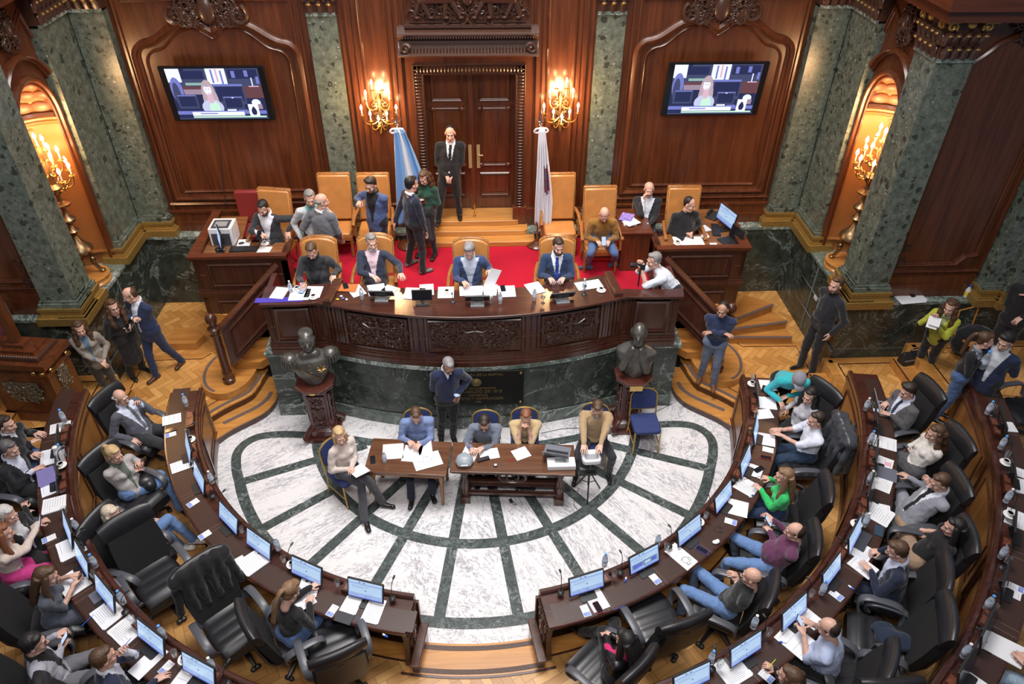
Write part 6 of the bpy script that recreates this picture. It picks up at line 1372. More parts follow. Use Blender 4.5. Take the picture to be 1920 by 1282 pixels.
# --- second row, right
row2('man in grey checked suit typing on a laptop in the right second row', (1702, 733), 'black office chair under the man typing on the laptop', roll=(1742, 722), d=262, top=(.1, .095, .1), inner=(.62, .66, .8), vw=1.2, tie=(.02, .03, .06), hair='side', hc='dark', hands=[(1661, 757, 1.42), (1664, 779, 1.42)], pose=('flat', 'flat'), nod=24, lean=.0)
row2('woman in white jacket and grey trousers holding a phone', (1754, 812), 'black office chair under the woman in white jacket', roll=(1807, 820), d=268, top=(.66, .63, .6), hair='wavy', hc='brown', fem=True, hands=[(1701, 838, 1.28), (1706, 846, 1.26)], nod=20, lean=-.1, legs=(.09, .09, .1), knees=[at(1682, 842, 1.18), at(1690, 868, 1.15)], feet=[at(1665, 870, .6), at(1670, 890, .6)])
row2('man in light grey suit resting his face on one hand', (1762, 904), 'black office chair under the man in light grey suit', roll=(1797, 892), d=272, top=LG, inner=WH, tie=BK, vw=1.0, hair='short', hc='brown', hands=[(1738, 904, 1.72), (1700, 893, 1.4)], pose=('grip', 'relax'), nod=30, lean=-.16, legs=LG, knees=[at(1690, 920, 1.16), at(1688, 945, 1.14)])
row2('woman in black lace top and beige trousers leaning back', (1788, 988), 'black office chair under the woman in beige trousers', roll=(1812, 1000), d=285, top=BK, bare=True, hair='long', hc='black', fem=True, hands=[(1716, 994, 1.25), (1722, 1002, 1.22)], nod=12, lean=-.22, legs=(.33, .22, .15), knees=[at(1685, 965, 1.16), at(1690, 990, 1.14)])
row2('man in navy suit reading documents in the right second row', (1682, 1032), 'black office chair under the man reading documents', roll=(1766, 1068), d=295, top=(.014, .02, .045), inner=(.62, .68, .85), hair='short', hc='brown', hands=[(1643, 1032, 1.44), (1625, 1068, 1.42)], pose=('grip', 'flat'), nod=36, lean=.12, legs=(.015, .025, .05), elbow=(.8, 1.1, .3))
row2('balding man in light blue shirt scrolling a phone at the bottom right', (1553, 1177), 'black office chair under the man in light blue shirt', d=305, top=LB if False else (.4, .47, .66), topk='shirt', bare=True, hair='thin', hc='dark', hands=[(1500, 1180, 1.5), (1514, 1166, 1.5)], pose=('grip', 'relax'), nod=28, lean=.14, belly=.7)
row2('woman with long brown hair holding a yellow marker at the bottom edge', (1480, 1268), 'black office chair under the woman with the yellow marker', d=312, top=BK, hair='long', hc='brown', fem=True, hands=[(1443, 1250, 1.55), (1470, 1290, 1.4)], pose=('grip', 'relax'), nod=10, lean=.1)
chair_rs((1761, 1156), (1650, 1200), .6, 'big empty black office chair with a navy cloth on its seat')
chair_rs((1658, 1258), (1600, 1275), .6, 'black office chair cut by the bottom edge, behind the light blue shirt')
chair_at(XC, at(1915, 770, 1.38), 262, 'black office chair with a dark coat at the third row, right edge', OG, z=.9)
person('person in light blue jeans mostly outside the right edge in the third row', at(1990, 1235, 2.1), .9, 290, 'sit', s=1.0, top=BK, legs=(.3, .4, .5), legk='denim', hands=[(1915, 1240, 1.7), (1925, 1230, 1.7)])
# ================================================================== things on the desks
def Z(d): return -math.radians(d)
def flat(name, mb, mats, label, cat, p, rz, group=None, **k):
    o = mb.build(name, mats, **k); o.location = p; o.rotation_euler = (0, 0, rz); return tag(o, label, cat, group)
def rad(p): return math.atan2(p.x, -p.y)          # local +y points to the centre when used as rz
def paper(u, v, z, where, rot=0, w=.21, h=.297, th=.004, ink=6, kind='white paper sheet', name='paper_sheet', mat=None, ring=True, seed=0):
    p = at(u, v, z+th); p.z = z; mb = MB(); rn = random.Random(int(u*7+v)); mb.bx(-w/2, w/2, -h/2, h/2, 0, th)
    if th > .006: mb.box((.006, .004, th*.5), (w, h, th*.7), Matrix.Rotation(.06, 3, 'Z'))
    for i in range(ink):
        y = h*.38-h*.76*i/max(1, ink-1); l = w*rn.uniform(.5, .8); mb.bx(-w*.4, -w*.4+l, y-.0025, y+.0025, th, th+.0006, 1)
    return flat(name, mb, [mat or PAPER, INK], '%s %s' % (kind, where), 'paper' if name == 'paper_sheet' else name.replace('_', ' '), p+Vector((0, 0, .002)), (rad(p) if ring else 0)+math.radians(rot), smooth=0)
PHS = em('phone_screen_glow', (.55, .7, .95), .8)
def phone(p, rz, label, lit=False, tilt=0, roll=0, col=None):
    mb = MB(); mb.prism(rect(.075, .155, .012, 3), 0, .009, 0); mb.prism(rect(.068, .146, .01, 3), .009, .0095, 1)
    o = mb.build('mobile_phone', [col or plain('phone_body', (.02, .02, .025), .25), PHS if lit else plain('dark_phone_glass', (.012, .013, .018), .08)], smooth=0); o.location = p; o.rotation_euler = (tilt, roll, rz); return tag(o, label, 'phone')
def bottle(u, v, z, label, cap='white', s=1.0, group=None):
    t = thing('water_bottle', label, 'bottle', at(u, v, z), 0, group)
    mb = MB(); mb.lathe([(r*s, h*s) for r, h in ((.004, 0), (.03, .0), (.033, .012), (.031, .05), (.033, .055), (.031, .06), (.033, .12), (.03, .15), (.014, .185), (.013, .2))], 14, cap=False); mb.build('bottle_body', [BOTTLE], t)
    mb = MB(); mb.lathe([(.031*s, .07*s), (.0338*s, .072*s), (.0338*s, .11*s), (.031*s, .112*s)], 14); mb.build('bottle_label', [plain('pale_blue_label', (.6, .7, .85), .5)], t)
    mb = MB(); mb.lathe([(.015*s, .196*s), (.016*s, .2*s), (.016*s, .216*s), (.012*s, .22*s)], 12); mb.build('cap', [WPLAS if cap == 'white' else plain('light_blue_cap', (.1, .35, .8), .4)], t)
    return t
def cup(u, v, z, label, group=None):
    t = thing('coffee_cup', label, 'cup', at(u, v, z), random.Random(int(u)).uniform(0, 6), group)
    mb = MB(); mb.lathe([(.002, .002), (.04, .002), (.068, .012), (.07, .014), (.04, .007), (.002, .006)], 20); mb.build('saucer', [PORC], t)
    mb = MB(); mb.lathe([(.002, .008), (.02, .008), (.032, .03), (.037, .056), (.034, .056), (.03, .034), (.018, .014), (.002, .013)], 18); mb.tube([(.033, 0, .045), (.05, 0, .045), (.052, 0, .03), (.03, 0, .022)], .004, 6); mb.build('cup', [PORC], t)
    mb = MB(); mb.lathe([(.002, .043), (.033, .043)], 16); mb.build('coffee', [plain('coffee', (.03, .012, .005), .1)], t)
    return t
def tumbler(u, v, z, label, group=None, stem=False):
    mb = MB()
    if stem: mb.lathe([(.03, 0), (.03, .003), (.005, .008), (.004, .07), (.02, .08), (.034, .1), (.036, .13), (.03, .155), (.028, .155), (.034, .13), (.032, .1), (.002, .085)], 16, cap=False)
    else: mb.lathe([(.002, 0), (.026, 0), (.034, .09), (.032, .09), (.025, .006), (.002, .006)], 16, cap=False)
    o = mb.build('drinking_glass', [GLASS]); o.location = at(u, v, z); return tag(o, label, 'glass', group)
def mic(p, rz, label, group=None, h=.3, reach=.14):
    t = thing('gooseneck_microphone', label, 'microphone', p, rz, group)
    mb = MB(); mb.lathe([(.04, 0), (.042, .006), (.03, .02), (.01, .026)], 16); mb.build('base', [BPLAS], t)
    mb = MB(); P = smooth_pts3([(0, 0, .02), (0, .0, h*.6), (0, reach*.3, h*.9), (0, reach*.9, h)]); mb.tube(P, .0045, 6); mb.build('gooseneck', [BPLAS], t)
    mb = MB(); mb.cap((0, reach*.9, h), (0, reach+.02, h+.005), .012, .013, 8); mb.build('capsule', [BPLAS], t)
    return t
SCR = [em('screen_page', (.34, .48, .82), .72), em('screen_white', (.5, .68, .92), .75), em('screen_grey', (.2, .3, .5), .7), em('screen_blue_bar', (.1, .14, .6), .8), em('screen_dark', (.015, .02, .03), .3)]
def monitor(p, rz, label, w=.47, h=.285, tilt=18, on=1, group=None, stand=.1, name='desk_monitor'):
    """faces local -y"""
    t = thing(name, label, 'monitor', p, rz, group); R_ = Matrix.Rotation(math.radians(-tilt), 4, 'X')
    mb = MB(); mb.T = Matrix.Translation((0, .02, stand)) @ R_; mb.bx(-w/2, w/2, 0, .022, 0, h); mb.bx(-.09, .09, .022, .04, .05, h-.05); mb.build('monitor_case', [BPLAS], t, smooth=0, bevel=.004)
    mb = MB(); mb.T = Matrix.Translation((0, .02, stand)) @ R_; a, b = w/2-.014, h-.014
    def q(x0, x1, z0, z1, c, k): mb.add([(lerp(-a, a, x), -.001-.0003*k, .014+(b-.014)*z) for x, z in ((x0, z0), (x1, z0), (x1, z1), (x0, z1))], [(0, 1, 2, 3)], c)
    if on == 0: q(0, 1, 0, 1, 4, 0)
    else:
        q(0, 1, 0, 1, 0, 0); q(0, 1, .86, 1, 1, 1); q(.03, .97, .28, .78, 1, 1); q(0, 1, 0, .06, 3, 1)
        q(.3, .36, .88, .96, 2, 2); q(.42, .5, .88, .94, 2, 2); q(.1, .6, .68, .7, 2, 2); q(.1, .45, .6, .62, 2, 2); q(.48, .53, .44, .52, 2, 2); q(.08, .3, .15, .17, 2, 2); q(.5, .52, .12, .18, 4, 2)
        if on == 2: q(.05, .95, .2, .5, 2, 3); q(.1, .4, .22, .45, 3, 4); q(.5, .7, .25, .4, 1, 4); q(.75, .9, .22, .42, 3, 4)
    mb.build('screen', SCR, t, smooth=0)
    mb = MB(); mb.prism(rect(.2, .13, .02), 0, .012); mb.tube([(0, .02, .01), (0, .05, stand*.6), (0, .06+h*.2, stand+h*.4)], .018, 8); mb.build('stand', [BPLAS], t)
    return t
def laptop(p, rz, label, col=GREYP, lit=True, w=.34, d=.24, open_=105):
    """front edge towards local -y"""
    t = thing('laptop', label, 'laptop', p, rz); mb = MB(); mb.bx(-w/2, w/2, -d/2, d/2, 0, .016); mb.build('base', [col], t, smooth=0, bevel=.003)
    mb = MB(); mb.bx(-w/2+.03, w/2-.03, -.02, d/2-.03, .016, .018); mb.build('keyboard', [BPLAS], t, smooth=0)
    if open_:
        R_ = Matrix.Translation((0, d/2, .016)) @ Matrix.Rotation(math.radians(open_-90)*-1, 4, 'X')
        mb = MB(); mb.T = R_; mb.bx(-w/2, w/2, 0, .008, 0, d); mb.build('lid', [col], t, smooth=0, bevel=.002)
        mb = MB(); mb.T = R_; mb.add([(-w/2+.012, -.001, .012), (w/2-.012, -.001, .012), (w/2-.012, -.001, d-.012), (-w/2+.012, -.001, d-.012)], [(0, 1, 2, 3)], 0); mb.build('screen', [SCR[0] if lit else SCR[4]], t, smooth=0)
    return t
def calcard(u, v, z, where, rot=0):
    p = at(u, v, z); mb = MB(); mb.bx(-.045, .045, -.075, .075, 0, .003); mb.bx(-.04, .04, -.07, -.02, .003, .0036, 1); 
    for i in range(4): mb.bx(-.03+.02*i, -.02+.02*i, .05, .06, .003, .0036, 2); mb.bx(-.035, .03-.01*i, .03-.012*i, .033-.012*i, .003, .0034, 2)
    return flat('spiral_calendar', mb, [PAPER, plain('printed_blue_photo', (.22, .3, .62), .6, nz=.4, bs=60), INK], 'small white and blue calendar %s' % where, 'calendar', p+Vector((0, 0, .002)), rad(p)+math.radians(rot), smooth=0)
def stamp(u, v, z, where):
    p = at(u, v, z); mb = MB(); mb.cap((-.025, 0, .012), (.0, 0, .012), .011, .011, 8, 0); mb.cap((.01, 0, .012), (.03, 0, .012), .013, .011, 8, 1)
    return flat('glue_stick', mb, [WPLAS, BLUEP], 'tiny white and blue cylinder %s' % where, 'small item', p, u)
def pen(u, v, z, where, col=BLUEP, cn='blue', rot=0, L=.14):
    p = at(u, v, z+.006); mb = MB(); mb.cap((-L/2, 0, 0), (L/2, 0, 0), .0045, .003, 6); return flat('pen', mb, [col], '%s pen %s' % (cn, where), 'pen', p, math.radians(rot))
# --- row monitors; pixel of the screen centre
ORD = ['first', 'second', 'third', 'fourth', 'fifth', 'sixth', 'seventh', 'eighth', 'ninth']
ROWS = [('inner left desk', 4.2, 1.05, [(688, 1099), (580, 1061), (491, 1012), (404, 985), (374, 893), (332, 845)], 1),
        ('inner right desk', 4.2, 1.05, [(1098, 1087), (1204, 1042), (1291, 991), (1355, 929), (1395, 862), (1403, 800), (1392, 728)], 1),
        ('second left desk', 5.73, 1.35, [(372, 1252), (290, 1186), (207, 1102), (155, 1046), (104, 1000), (92, 893), (99, 830)], -1),
        ('second right desk', 5.73, 1.35, [(1296, 1268), (1415, 1233), (1485, 1141), (1557, 1068), (1597, 998), (1618, 915), (1622, 850), (1614, 780)], 1),
        ('third right desk', 7.2, 1.65, [(1800, 1240), (1836, 1170), (1868, 1080), (1890, 980), (1885, 880), (1862, 790)], 1)]
for name, ri, zt, px, q in ROWS:
    rights = 'right' in name
    for i, (u, v) in enumerate(px):
        p = at(u, v, zt+.19); a = math.degrees(rad(p)); sgn = 1 if rights else -1
        yw = rad(p)
        far = name == 'third right desk'
        lit = 2 if (u, v) == (1204, 1042) else (0 if far or (name[0] == 's' and rights and i > 4) else 1)
        pos = pol(ri+.2, a, zt)
        L = '%s screen of the %s from the aisle' % (ORD[i], name)
        monitor(pos, yw+PI*0, 'slim black desk monitor, '+L, tilt=16, on=lit, group='desk monitors of the members', w=.44, h=.27, stand=.05)
        if not (name == 'inner left desk' and i in (2,)):
            am = a+sgn*math.degrees(.29/ri)*(1 if i % 2 or rights else -1)
            if name == 'inner right desk': am = a-math.degrees(.29/ri)
            mic(pol(ri+.1, am, zt+.09 if False else zt+.06), yw, 'slim black gooseneck microphone beside the '+L, 'gooseneck microphones on the curved desks', h=.34 if rights else .26, reach=.05 if rights else .1)
        ag = a+sgn*math.degrees(.36/ri)
        if i != 3: 
            pg = pol(ri+.12, ag, zt+.09); o = tumbler(0, 0, 1, 'upturned drinking glass beside the '+L, 'drinking glasses on the curved desks'); o.location = pg
        if (name, i) in (('inner left desk', 1), ('inner left desk', 5), ('inner right desk', 2), ('second left desk', 0), ('second left desk', 5), ('second right desk', 4), ('third right desk', 3), ('third right desk', 4), ('inner right desk', 6)):
            pc = pol(ri+.1, ag-sgn*math.degrees(.11/ri), zt+.08); o = cup(0, 0, 1, 'white coffee cup beside the '+L, 'coffee cups on the curved desks'); o.location = pc
for u, v, z, w_ in ((522, 1030, 1.12, 'third screen of the inner left desk'), (350, 760, 1.12, 'top end of the inner left desk'), (398, 905, 1.12, 'fifth screen of the inner left desk'), (1133, 1060, 1.12, 'first screen of the inner right desk'), (1232, 1022, 1.12, 'second screen of the inner right desk'),
                   (120, 855, 1.42, 'flask on the second left desk'), (122, 790, 1.42, 'top end of the second left desk'), (147, 995, 1.42, 'hands of the woman in cream, second left desk'), (180, 1062, 1.42, 'woman in grey dress on the second left desk'), (232, 1130, 1.42, 'binder on the second left desk'), (308, 1195, 1.42, 'second screen of the second left desk'), (400, 1255, 1.42, 'first screen of the second left desk'),
                   (1412, 1176, 1.42, 'third screen of the second right desk'), (1332, 1242, 1.42, 'first two screens of the second right desk'), (1540, 1112, 1.42, 'fourth screen of the second right desk'), (1620, 985, 1.42, 'fifth screen of the second right desk'), (1628, 905, 1.42, 'grey folder on the second right desk'), (1630, 830, 1.42, 'papers of the woman in white jacket'), (1622, 768, 1.42, 'laptop on the second right desk'),
                   (1835, 700, 1.72, 'tip of the third right desk'), (1850, 775, 1.72, 'second chair of the third right desk'), (1875, 840, 1.72, 'third paper of the third right desk'), (1885, 940, 1.72, 'upper cup of the third right desk'), (1875, 1045, 1.72, 'middle of the third right desk'), (1848, 1140, 1.72, 'blue capped place of the third right desk'), (1805, 1230, 1.72, 'lower end of the third right desk')):
    bottle(u, v, z, 'small clear water bottle near the '+w_, 'blue' if (int(u)+int(v)) % 3 == 0 else 'white', 1.05, 'water bottles on the curved desks')
# --- papers on the curved desks: (u, v, row z, where, rot, w, h, thickness, ink)
R1, R2, R3 = 1.053, 1.353, 1.653
for a in ((474, 1053, R1, 'with spiral, in the middle of the inner left desk', -12, .27, .3, .02, 8), (440, 1062, R1, 'under the notebook of the inner left desk', -15, .2, .28, .004, 0), (579, 1098, R1, 'under the hands of the ponytailed woman', 20, .22, .3, .01, 5), (568, 1128, R1, 'beside the elbow of the ponytailed woman', -30, .2, .26, .004, 3),
          (661, 1128, R1, 'left page of the open folder on the inner left desk', -2, .19, .29, .008, 0), (700, 1145, R1, 'printed, right in the open folder on the inner left desk', -2, .2, .3, .008, 14), (322, 786, R1, 'by the knees of the bald man in grey suit', 5, .2, .26, .004, 4), (342, 872, R1, 'curled, below the sixth screen of the inner left desk', 0, .2, .3, .004, 8),
          (1116, 1120, R1, 'below the first screen of the inner right desk', 3, .21, .34, .004, 2), (1277, 1043, R1, 'under a folded pair of spectacles on the inner right desk', 4, .2, .36, .004, 4), (1383, 952, R1, 'loose beside the green blazer woman on the inner right desk', 20, .26, .26, .004, 0), (1408, 880, R1, 'under the black tablet on the inner right desk', 2, .22, .3, .006, 5), (1400, 912, R1, 'covered in writing before the green blazer woman', -8, .26, .28, .006, 14),
          (1433, 823, R1, 'before the man in white shirt', 6, .24, .3, .006, 0), (1440, 843, R1, 'under the red phone', 4, .1, .15, .004, 2), (1436, 755, R1, 'long, before the woman in grey blouse', 2, .26, .3, .008, 0), (1440, 722, R1, 'with a black phone at the far end of the inner right desk', 2, .24, .25, .004, 3), (1430, 776, R1, 'slanted, below the long sheet at the far end', 22, .2, .28, .004, 2),
          (113, 801, R2, 'at the upper end of the second left desk', 6, .2, .26, .004, 4), (98, 855, R2, 'read by the grey haired man in black suit', 0, .3, .28, .006, 12), (98, 912, R2, 'below the tablet on the second left desk', 4, .27, .26, .006, 3), (101, 945, R2, 'rounded, by the grey haired woman at the left', -10, .24, .26, .02, 8), (135, 1025, R2, 'large, between the two phones on the second left desk', -3, .3, .3, .008, 3), (137, 1092, R2, 'under the arms of the woman in grey dress', 5, .34, .28, .006, 4),
          (202, 1150, R2, 'upper page of the open binder on the second left desk', 0, .3, .26, .01, 10), (236, 1182, R2, 'lower page of the open binder on the second left desk', 0, .3, .26, .01, 12), (278, 1240, R2, 'blank, below the man in navy suit with a pen', 0, .18, .36, .004, 0), (345, 1275, R2, 'cut by the bottom edge on the second left desk', 6, .2, .25, .004, 3),
          (1659, 830, R2, 'before the woman in white jacket', -3, .24, .3, .006, 4), (1659, 868, R2, 'with a pink square note on the second right desk', -8, .22, .2, .004, 3), (1650, 905, R2, 'printed, before the man in light grey suit', -6, .26, .28, .006, 12), (1645, 962, R2, 'with green edge, in the middle of the second right desk', -12, .28, .34, .008, 10), (1653, 953, R2, 'small, printed, in the middle of the second right desk', 12, .15, .2, .004, 6),
          (1612, 1032, R2, 'printed, read by the man in navy suit', -8, .24, .28, .01, 14), (1618, 1062, R2, 'under the hand of the man in navy suit', -12, .22, .28, .004, 4), (1517, 1158, R2, 'upper one before the man in light blue shirt', 0, .18, .24, .004, 3), (1492, 1200, R2, 'under the phone of the man in light blue shirt', 4, .3, .34, .006, 4), (1372, 1255, R2, 'spread before the woman with the yellow marker', 0, .3, .3, .008, 14), (1302, 1292, R2, 'cut by the bottom edge on the second right desk', 0, .22, .25, .004, 4),
          (1880, 1215, R3, 'blank, near the lower right corner', 4, .26, .38, .008, 0), (1910, 910, R3, 'with green marks on the third right desk', 6, .26, .3, .006, 4), (1912, 975, R3, 'under a black pen on the third right desk', -8, .28, .3, .006, 3), (1888, 800, R3, 'folded, at the third right desk', 10, .18, .22, .01, 2), (1910, 885, R3, 'striped, at the right edge', -10, .16, .2, .004, 4), (1895, 1150 if False else 1110, R3, 'small printed, on the third right desk', 0, .12, .2, .004, 4), (1830, 1278, R3, 'at the bottom right corner', 0, .12, .2, .004, 2)):
    paper(*a)
FOLD = plain('dark_folder', (.02, .022, .03), .5); GFOLD = plain('grey_folder', (.13, .14, .18), .5)
paper(650, 1150, R1, 'holding loose sheets at the end of the inner left desk', -2, .2, .24, .006, 0, 'black open folder', 'folder', FOLD)
paper(1662, 888, R2, 'on the second right desk', -2, .22, .26, .008, 0, 'grey folder', 'folder', GFOLD); paper(1610, 1010, R2, 'below the fifth screen of the second right desk', -4, .3, .22, .02, 0, 'closed dark grey laptop', 'laptop', plain('dark_laptop_lid', (.06, .065, .075), .25)); paper(1648, 995, R2, 'beside the closed laptop', 8, .16, .1, .008, 0, 'dark blue booklet', 'booklet', plain('dark_blue_cover', (.03, .06, .1), .4))
paper(196, 1108, R2, 'behind the binder on the second left desk', 0, .16, .3, .008, 0, 'grey brown folder', 'folder', GFOLD); paper(1665, 870, R2+.006, 'on a sheet before the woman in white jacket', 0, .07, .07, .002, 0, 'pink square note', 'note', plain('pink_note', (.75, .4, .5), .8))
for a in ((623, 1145, R1, 'by the open folder of the inner left desk', -6), (362, 943, R1, 'alone in the middle left of the inner left desk', 10), (384, 1003, R1, 'by the fourth screen of the inner left desk', 0), (320, 815, R1, 'under a black phone on the inner left desk', 4), (1098, 1145, R1, 'at the end of the inner right desk', 0), (1228, 1085, R1, 'below the second screen of the inner right desk', 2), (1370, 978, R1, 'below the fourth screen of the inner right desk', 20), (1568, 1116, R2, 'between the third and fourth screens of the second right desk', -4), (312, 1252, R2, 'by the hand of the navy suited man with a pen', 0), (92, 1010, R2, 'under the tilted screen at the woman in cream', 0), (1905, 1102, R3, 'on the third right desk', 0), (1437, 1268, R2, 'under the yellow marker', 10)):
    calcard(*a)
for a in ((1173, 1087, R1, 'below the second screen of the inner right desk'), (1408, 931, R1, 'by the green blazer woman'), (1595, 1102, R2, 'by the fourth screen of the second right desk'), (1467, 1205, R2, 'by the elbow of the man in light blue shirt'), (722, 1192, R1-.04, 'under the edge of the inner left desk')):
    stamp(*a)
def ph(u, v, z, rot, label, **k): p = at(u, v, z); return phone(p, rad(p)+math.radians(rot), label, **k)
RED = plain('red_phone_case', (.5, .02, .03), .35)
ph(1121, 1139, R1+.005, 4, 'black phone in red case on a sheet at the inner right desk end', col=RED); ph(1316, 1031, R1, 14, 'phone with blue and red cover on the inner right desk', col=plain('blue_phone_cover', (.1, .08, .5), .3)); ph(1436, 858, R1, 12, 'black phone in a bright red case before the man in white shirt', col=RED)
ph(1423, 880, R1+.008, 60, 'black tablet phone on the sheet before the green blazer woman'); ph(1433, 729, R1+.006, 70, 'black phone at the far end of the inner right desk'); ph(320, 806, R1+.005, 8, 'black phone on the card of the inner left desk'); ph(1645, 770, R2, 0, 'white framed phone beside the laptop', lit=True)
ph(590, 1092, R1+.02, 60, 'dark grey phone on the papers of the ponytailed woman')
def hph(p, d, label, **k): return phone(vec(p), -math.radians(d), label, tilt=k.pop('tilt', .9), **k)
hph((795, 373, 2.76), 20, 'dark red phone held by the woman in green sweater', col=RED); hph((486, 441, 2.51), 10, 'black phone held at the left clerk desk'); hph((1132, 452, 2.33), 0, 'grey phone held by the bald man in mustard sweater', lit=True); hph((238, 612, 1.46), -60, 'grey phone held by the woman in black'); hph((856, 741, 1.09), 160, 'light blue phone tapped by the man in navy sweater', lit=True, tilt=.3)
hph((268, 862, 1.27), 118, 'white phone held by the woman with the blonde ponytail', lit=True); hph((76, 975, 1.6), 62, 'bright phone held up by the woman in cream blazer', lit=True, tilt=1.2); hph((150, 1078, 1.5), 72, 'black phone held by the woman in grey dress'); hph((122, 1196, 1.52), 65, 'phone with white screen held by the man in grey coat', lit=True)
hph((1440, 976, 1.22), 300, 'bright phone in the hands of the man in purple sweater', lit=True); hph((1697, 838, 1.34), 268, 'white phone held by the woman in white jacket', lit=True); hph((1500, 1165, 1.56), 305, 'large white phone held by the man in light blue shirt', lit=True)
pen(1415, 895, 1.2, 'held by the woman in green blazer', BPLAS, 'long black', 10, .3); pen(164, 1163, R2+.01, 'at the binder on the second left desk', BLUEP, 'blue', 60); pen(1161, 1139, R1+.01, 'at the edge of the inner right desk', BLUEP, 'blue', 20); pen(1448, 1243, 1.62, 'in the hand of the woman with the marker', plain('yellow_marker', (.7, .75, .05), .4), 'yellow marker', 40, .12); pen(236, 1208, 1.84, 'raised by the man in navy suit at the bottom left', BLUEP, 'blue', 70); pen(140, 1050, R2+.02, 'on the large sheet of the second left desk', BPLAS, 'black', 30, .2)
pen(565, 533, 2.46, 'in the hand of the heavy man at the desk', BLUEP, 'blue', 60); pen(880, 838, .86, 'in the hand of the man in grey sweater', BLUEP, 'blue', 100)
# reading glasses
def specs(u, v, z, label):
    p = at(u, v, z); mb = MB()
    for q in (-1, 1): mb.tube([(q*.032+.02*math.cos(t), .02*math.sin(t), .01) for t in [2*PI*k/12 for k in range(12)]], .002, 4, closed=True); mb.tube([(q*.05, 0, .01), (q*.04, .07, .008), (-q*.03, .1, .004)], .002, 4)
    return flat('spectacles', mb, [BPLAS], label, 'spectacles', p, rad(p)+.6)
specs(1292, 1052, R1+.006, 'folded spectacles on the sheet of the inner right desk'); specs(1352, 993, R1, 'dark spectacles with a key on the inner right desk'); specs(1446, 742, R1+.01, 'thin spectacles on the long sheet at the far end')
mb = MB(); mb.ell((0, 0, .02), (.04, .03, .02)); mb.ell((.03, .01, .025), (.025, .03, .02)); flat('crumpled_tissue', mb, [PAPER], 'crumpled white tissue on the inner right desk', 'tissue', at(1341, 1018, R1), 0)
# steel flask, laptop, tablet of the second left row
t = thing('thermos_flask', 'white thermos flask with red base on the second left desk', 'flask', at(118, 868, R2+.01)); mb = MB(); mb.lathe([(.045, .03), (.047, .04), (.047, .2), (.035, .24), (.03, .25)], 18); mb.build('flask_body', [WPLAS], t); mb = MB(); mb.lathe([(.045, 0), (.048, .01), (.048, .03)], 18); mb.build('flask_foot', [plain('red_rubber', (.55, .04, .03), .5)], t); mb = MB(); mb.lathe([(.031, .25), (.033, .26), (.033, .3), (.02, .31)], 16); mb.build('flask_lid', [WPLAS], t)
p = at(1663, 768, R2); laptop(p, rad(p), 'open grey laptop typed on by the man in checked suit', w=.32, open_=112)
p = at(95, 893, R2+.01); paper(86, 892, R2+.03, 'on the second left desk', 6, .3, .2, .01, 0, 'tablet showing a purple photo', 'tablet', em('tablet_photo', (.3, .25, .55), .6))
# bags, coats
def lump(name, label, cat, parts, mat, z=None, voxel=.02, nz_=.02):
    mb = MB(); c0 = Vector(parts[0][0]); 
    for c, r in parts: mb.ell(Vector(c)-c0, r, None, 14, 9)
    V, F = remeshed(mb, voxel, 2)
    for i in range(len(V)): V[i] += np.array(mnoise.noise_vector(Vector(V[i])*9+c0))*nz_
    o = MB(); add_arr(o, V, F); ob = o.build(name, [mat], smooth=80); ob.location = c0; return tag(ob, label, cat)
BLC = fabric((.008, .008, .01), 'cloth'); BLL = fabric((.02, .02, .022), 'leather')
def coat(name, label, chair_loc, d, mat):
    mb = MB(); F = Vector((math.sin(math.radians(d)), math.cos(math.radians(d)), 0)); R_ = Vector((F.y, -F.x, 0))
    def P(x, y, z): return R_*x+F*y+Vector((0, 0, z))
    for x in (-.2, -.07, .07, .2): mb.cap(P(x, -.5, 1.24), P(x*1.15, -.56, .62), .085, .06, 8); mb.cap(P(x, -.43, 1.27), P(x*1.05, -.33, .75), .07, .045, 8)
    mb.cap(P(-.27, -.46, 1.2), P(.27, -.46, 1.2), .1, .1, 10); mb.cap(P(-.3, -.45, 1.15), P(-.36, -.38, .7), .06, .05, 8); mb.cap(P(.3, -.45, 1.15), P(.36, -.4, .75), .06, .05, 8)
    V, F_ = remeshed(mb, .022, 3)
    for i in range(len(V)): V[i] += np.array(mnoise.noise_vector(Vector(V[i])*8))*.02
    o = MB(); add_arr(o, V, F_); ob = o.build(name, [mat], smooth=80); ob.location = chair_loc; return tag(ob, label, 'coat')
coat('black_coat', 'black coat hung over the back of the empty chair at the inner left desk', jc.location, jc['_d'], BLC)
c = [o for o in bpy.data.objects if o.get('label') == 'black office chair with a dark jacket over its back, under the man in white shirt'][0]; coat('rain_jacket', 'dark grey shiny jacket hung on the chair of the man in white shirt', c.location, 275, fabric((.055, .06, .07), 'leather'))
c = [o for o in bpy.data.objects if o.get('label') == 'black office chair with a dark coat at the third row, right edge'][0]; coat('black_coat', 'black coat hung over the chair at the right edge', c.location, 262, BLC)
p = at(1668, 1195, 1.2); lump('folded_jacket', 'crumpled navy cloth lying on the seat of the big empty chair', 'jacket', [((p.x, p.y, 1.2), (.16, .13, .08)), ((p.x+.1, p.y-.06, 1.22), (.12, .12, .07)), ((p.x-.03, p.y+.12, 1.2), (.13, .08, .06))], fabric((.015, .025, .05)))
p = at(268, 905, .92); lump('handbag', 'black leather handbag on the lap of the woman with the blonde ponytail', 'bag', [((p.x, p.y, .95), (.17, .11, .1)), ((p.x+.12, p.y-.05, .93), (.09, .09, .09))], BLL, nz_=.012)
p = at(1508, 935, .8); lump('handbag', 'black leather handbag behind the woman in green blazer', 'bag', [((p.x, p.y, .82), (.12, .1, .15)), ((p.x+.03, p.y-.1, .8), (.1, .09, .12))], BLL, nz_=.015)
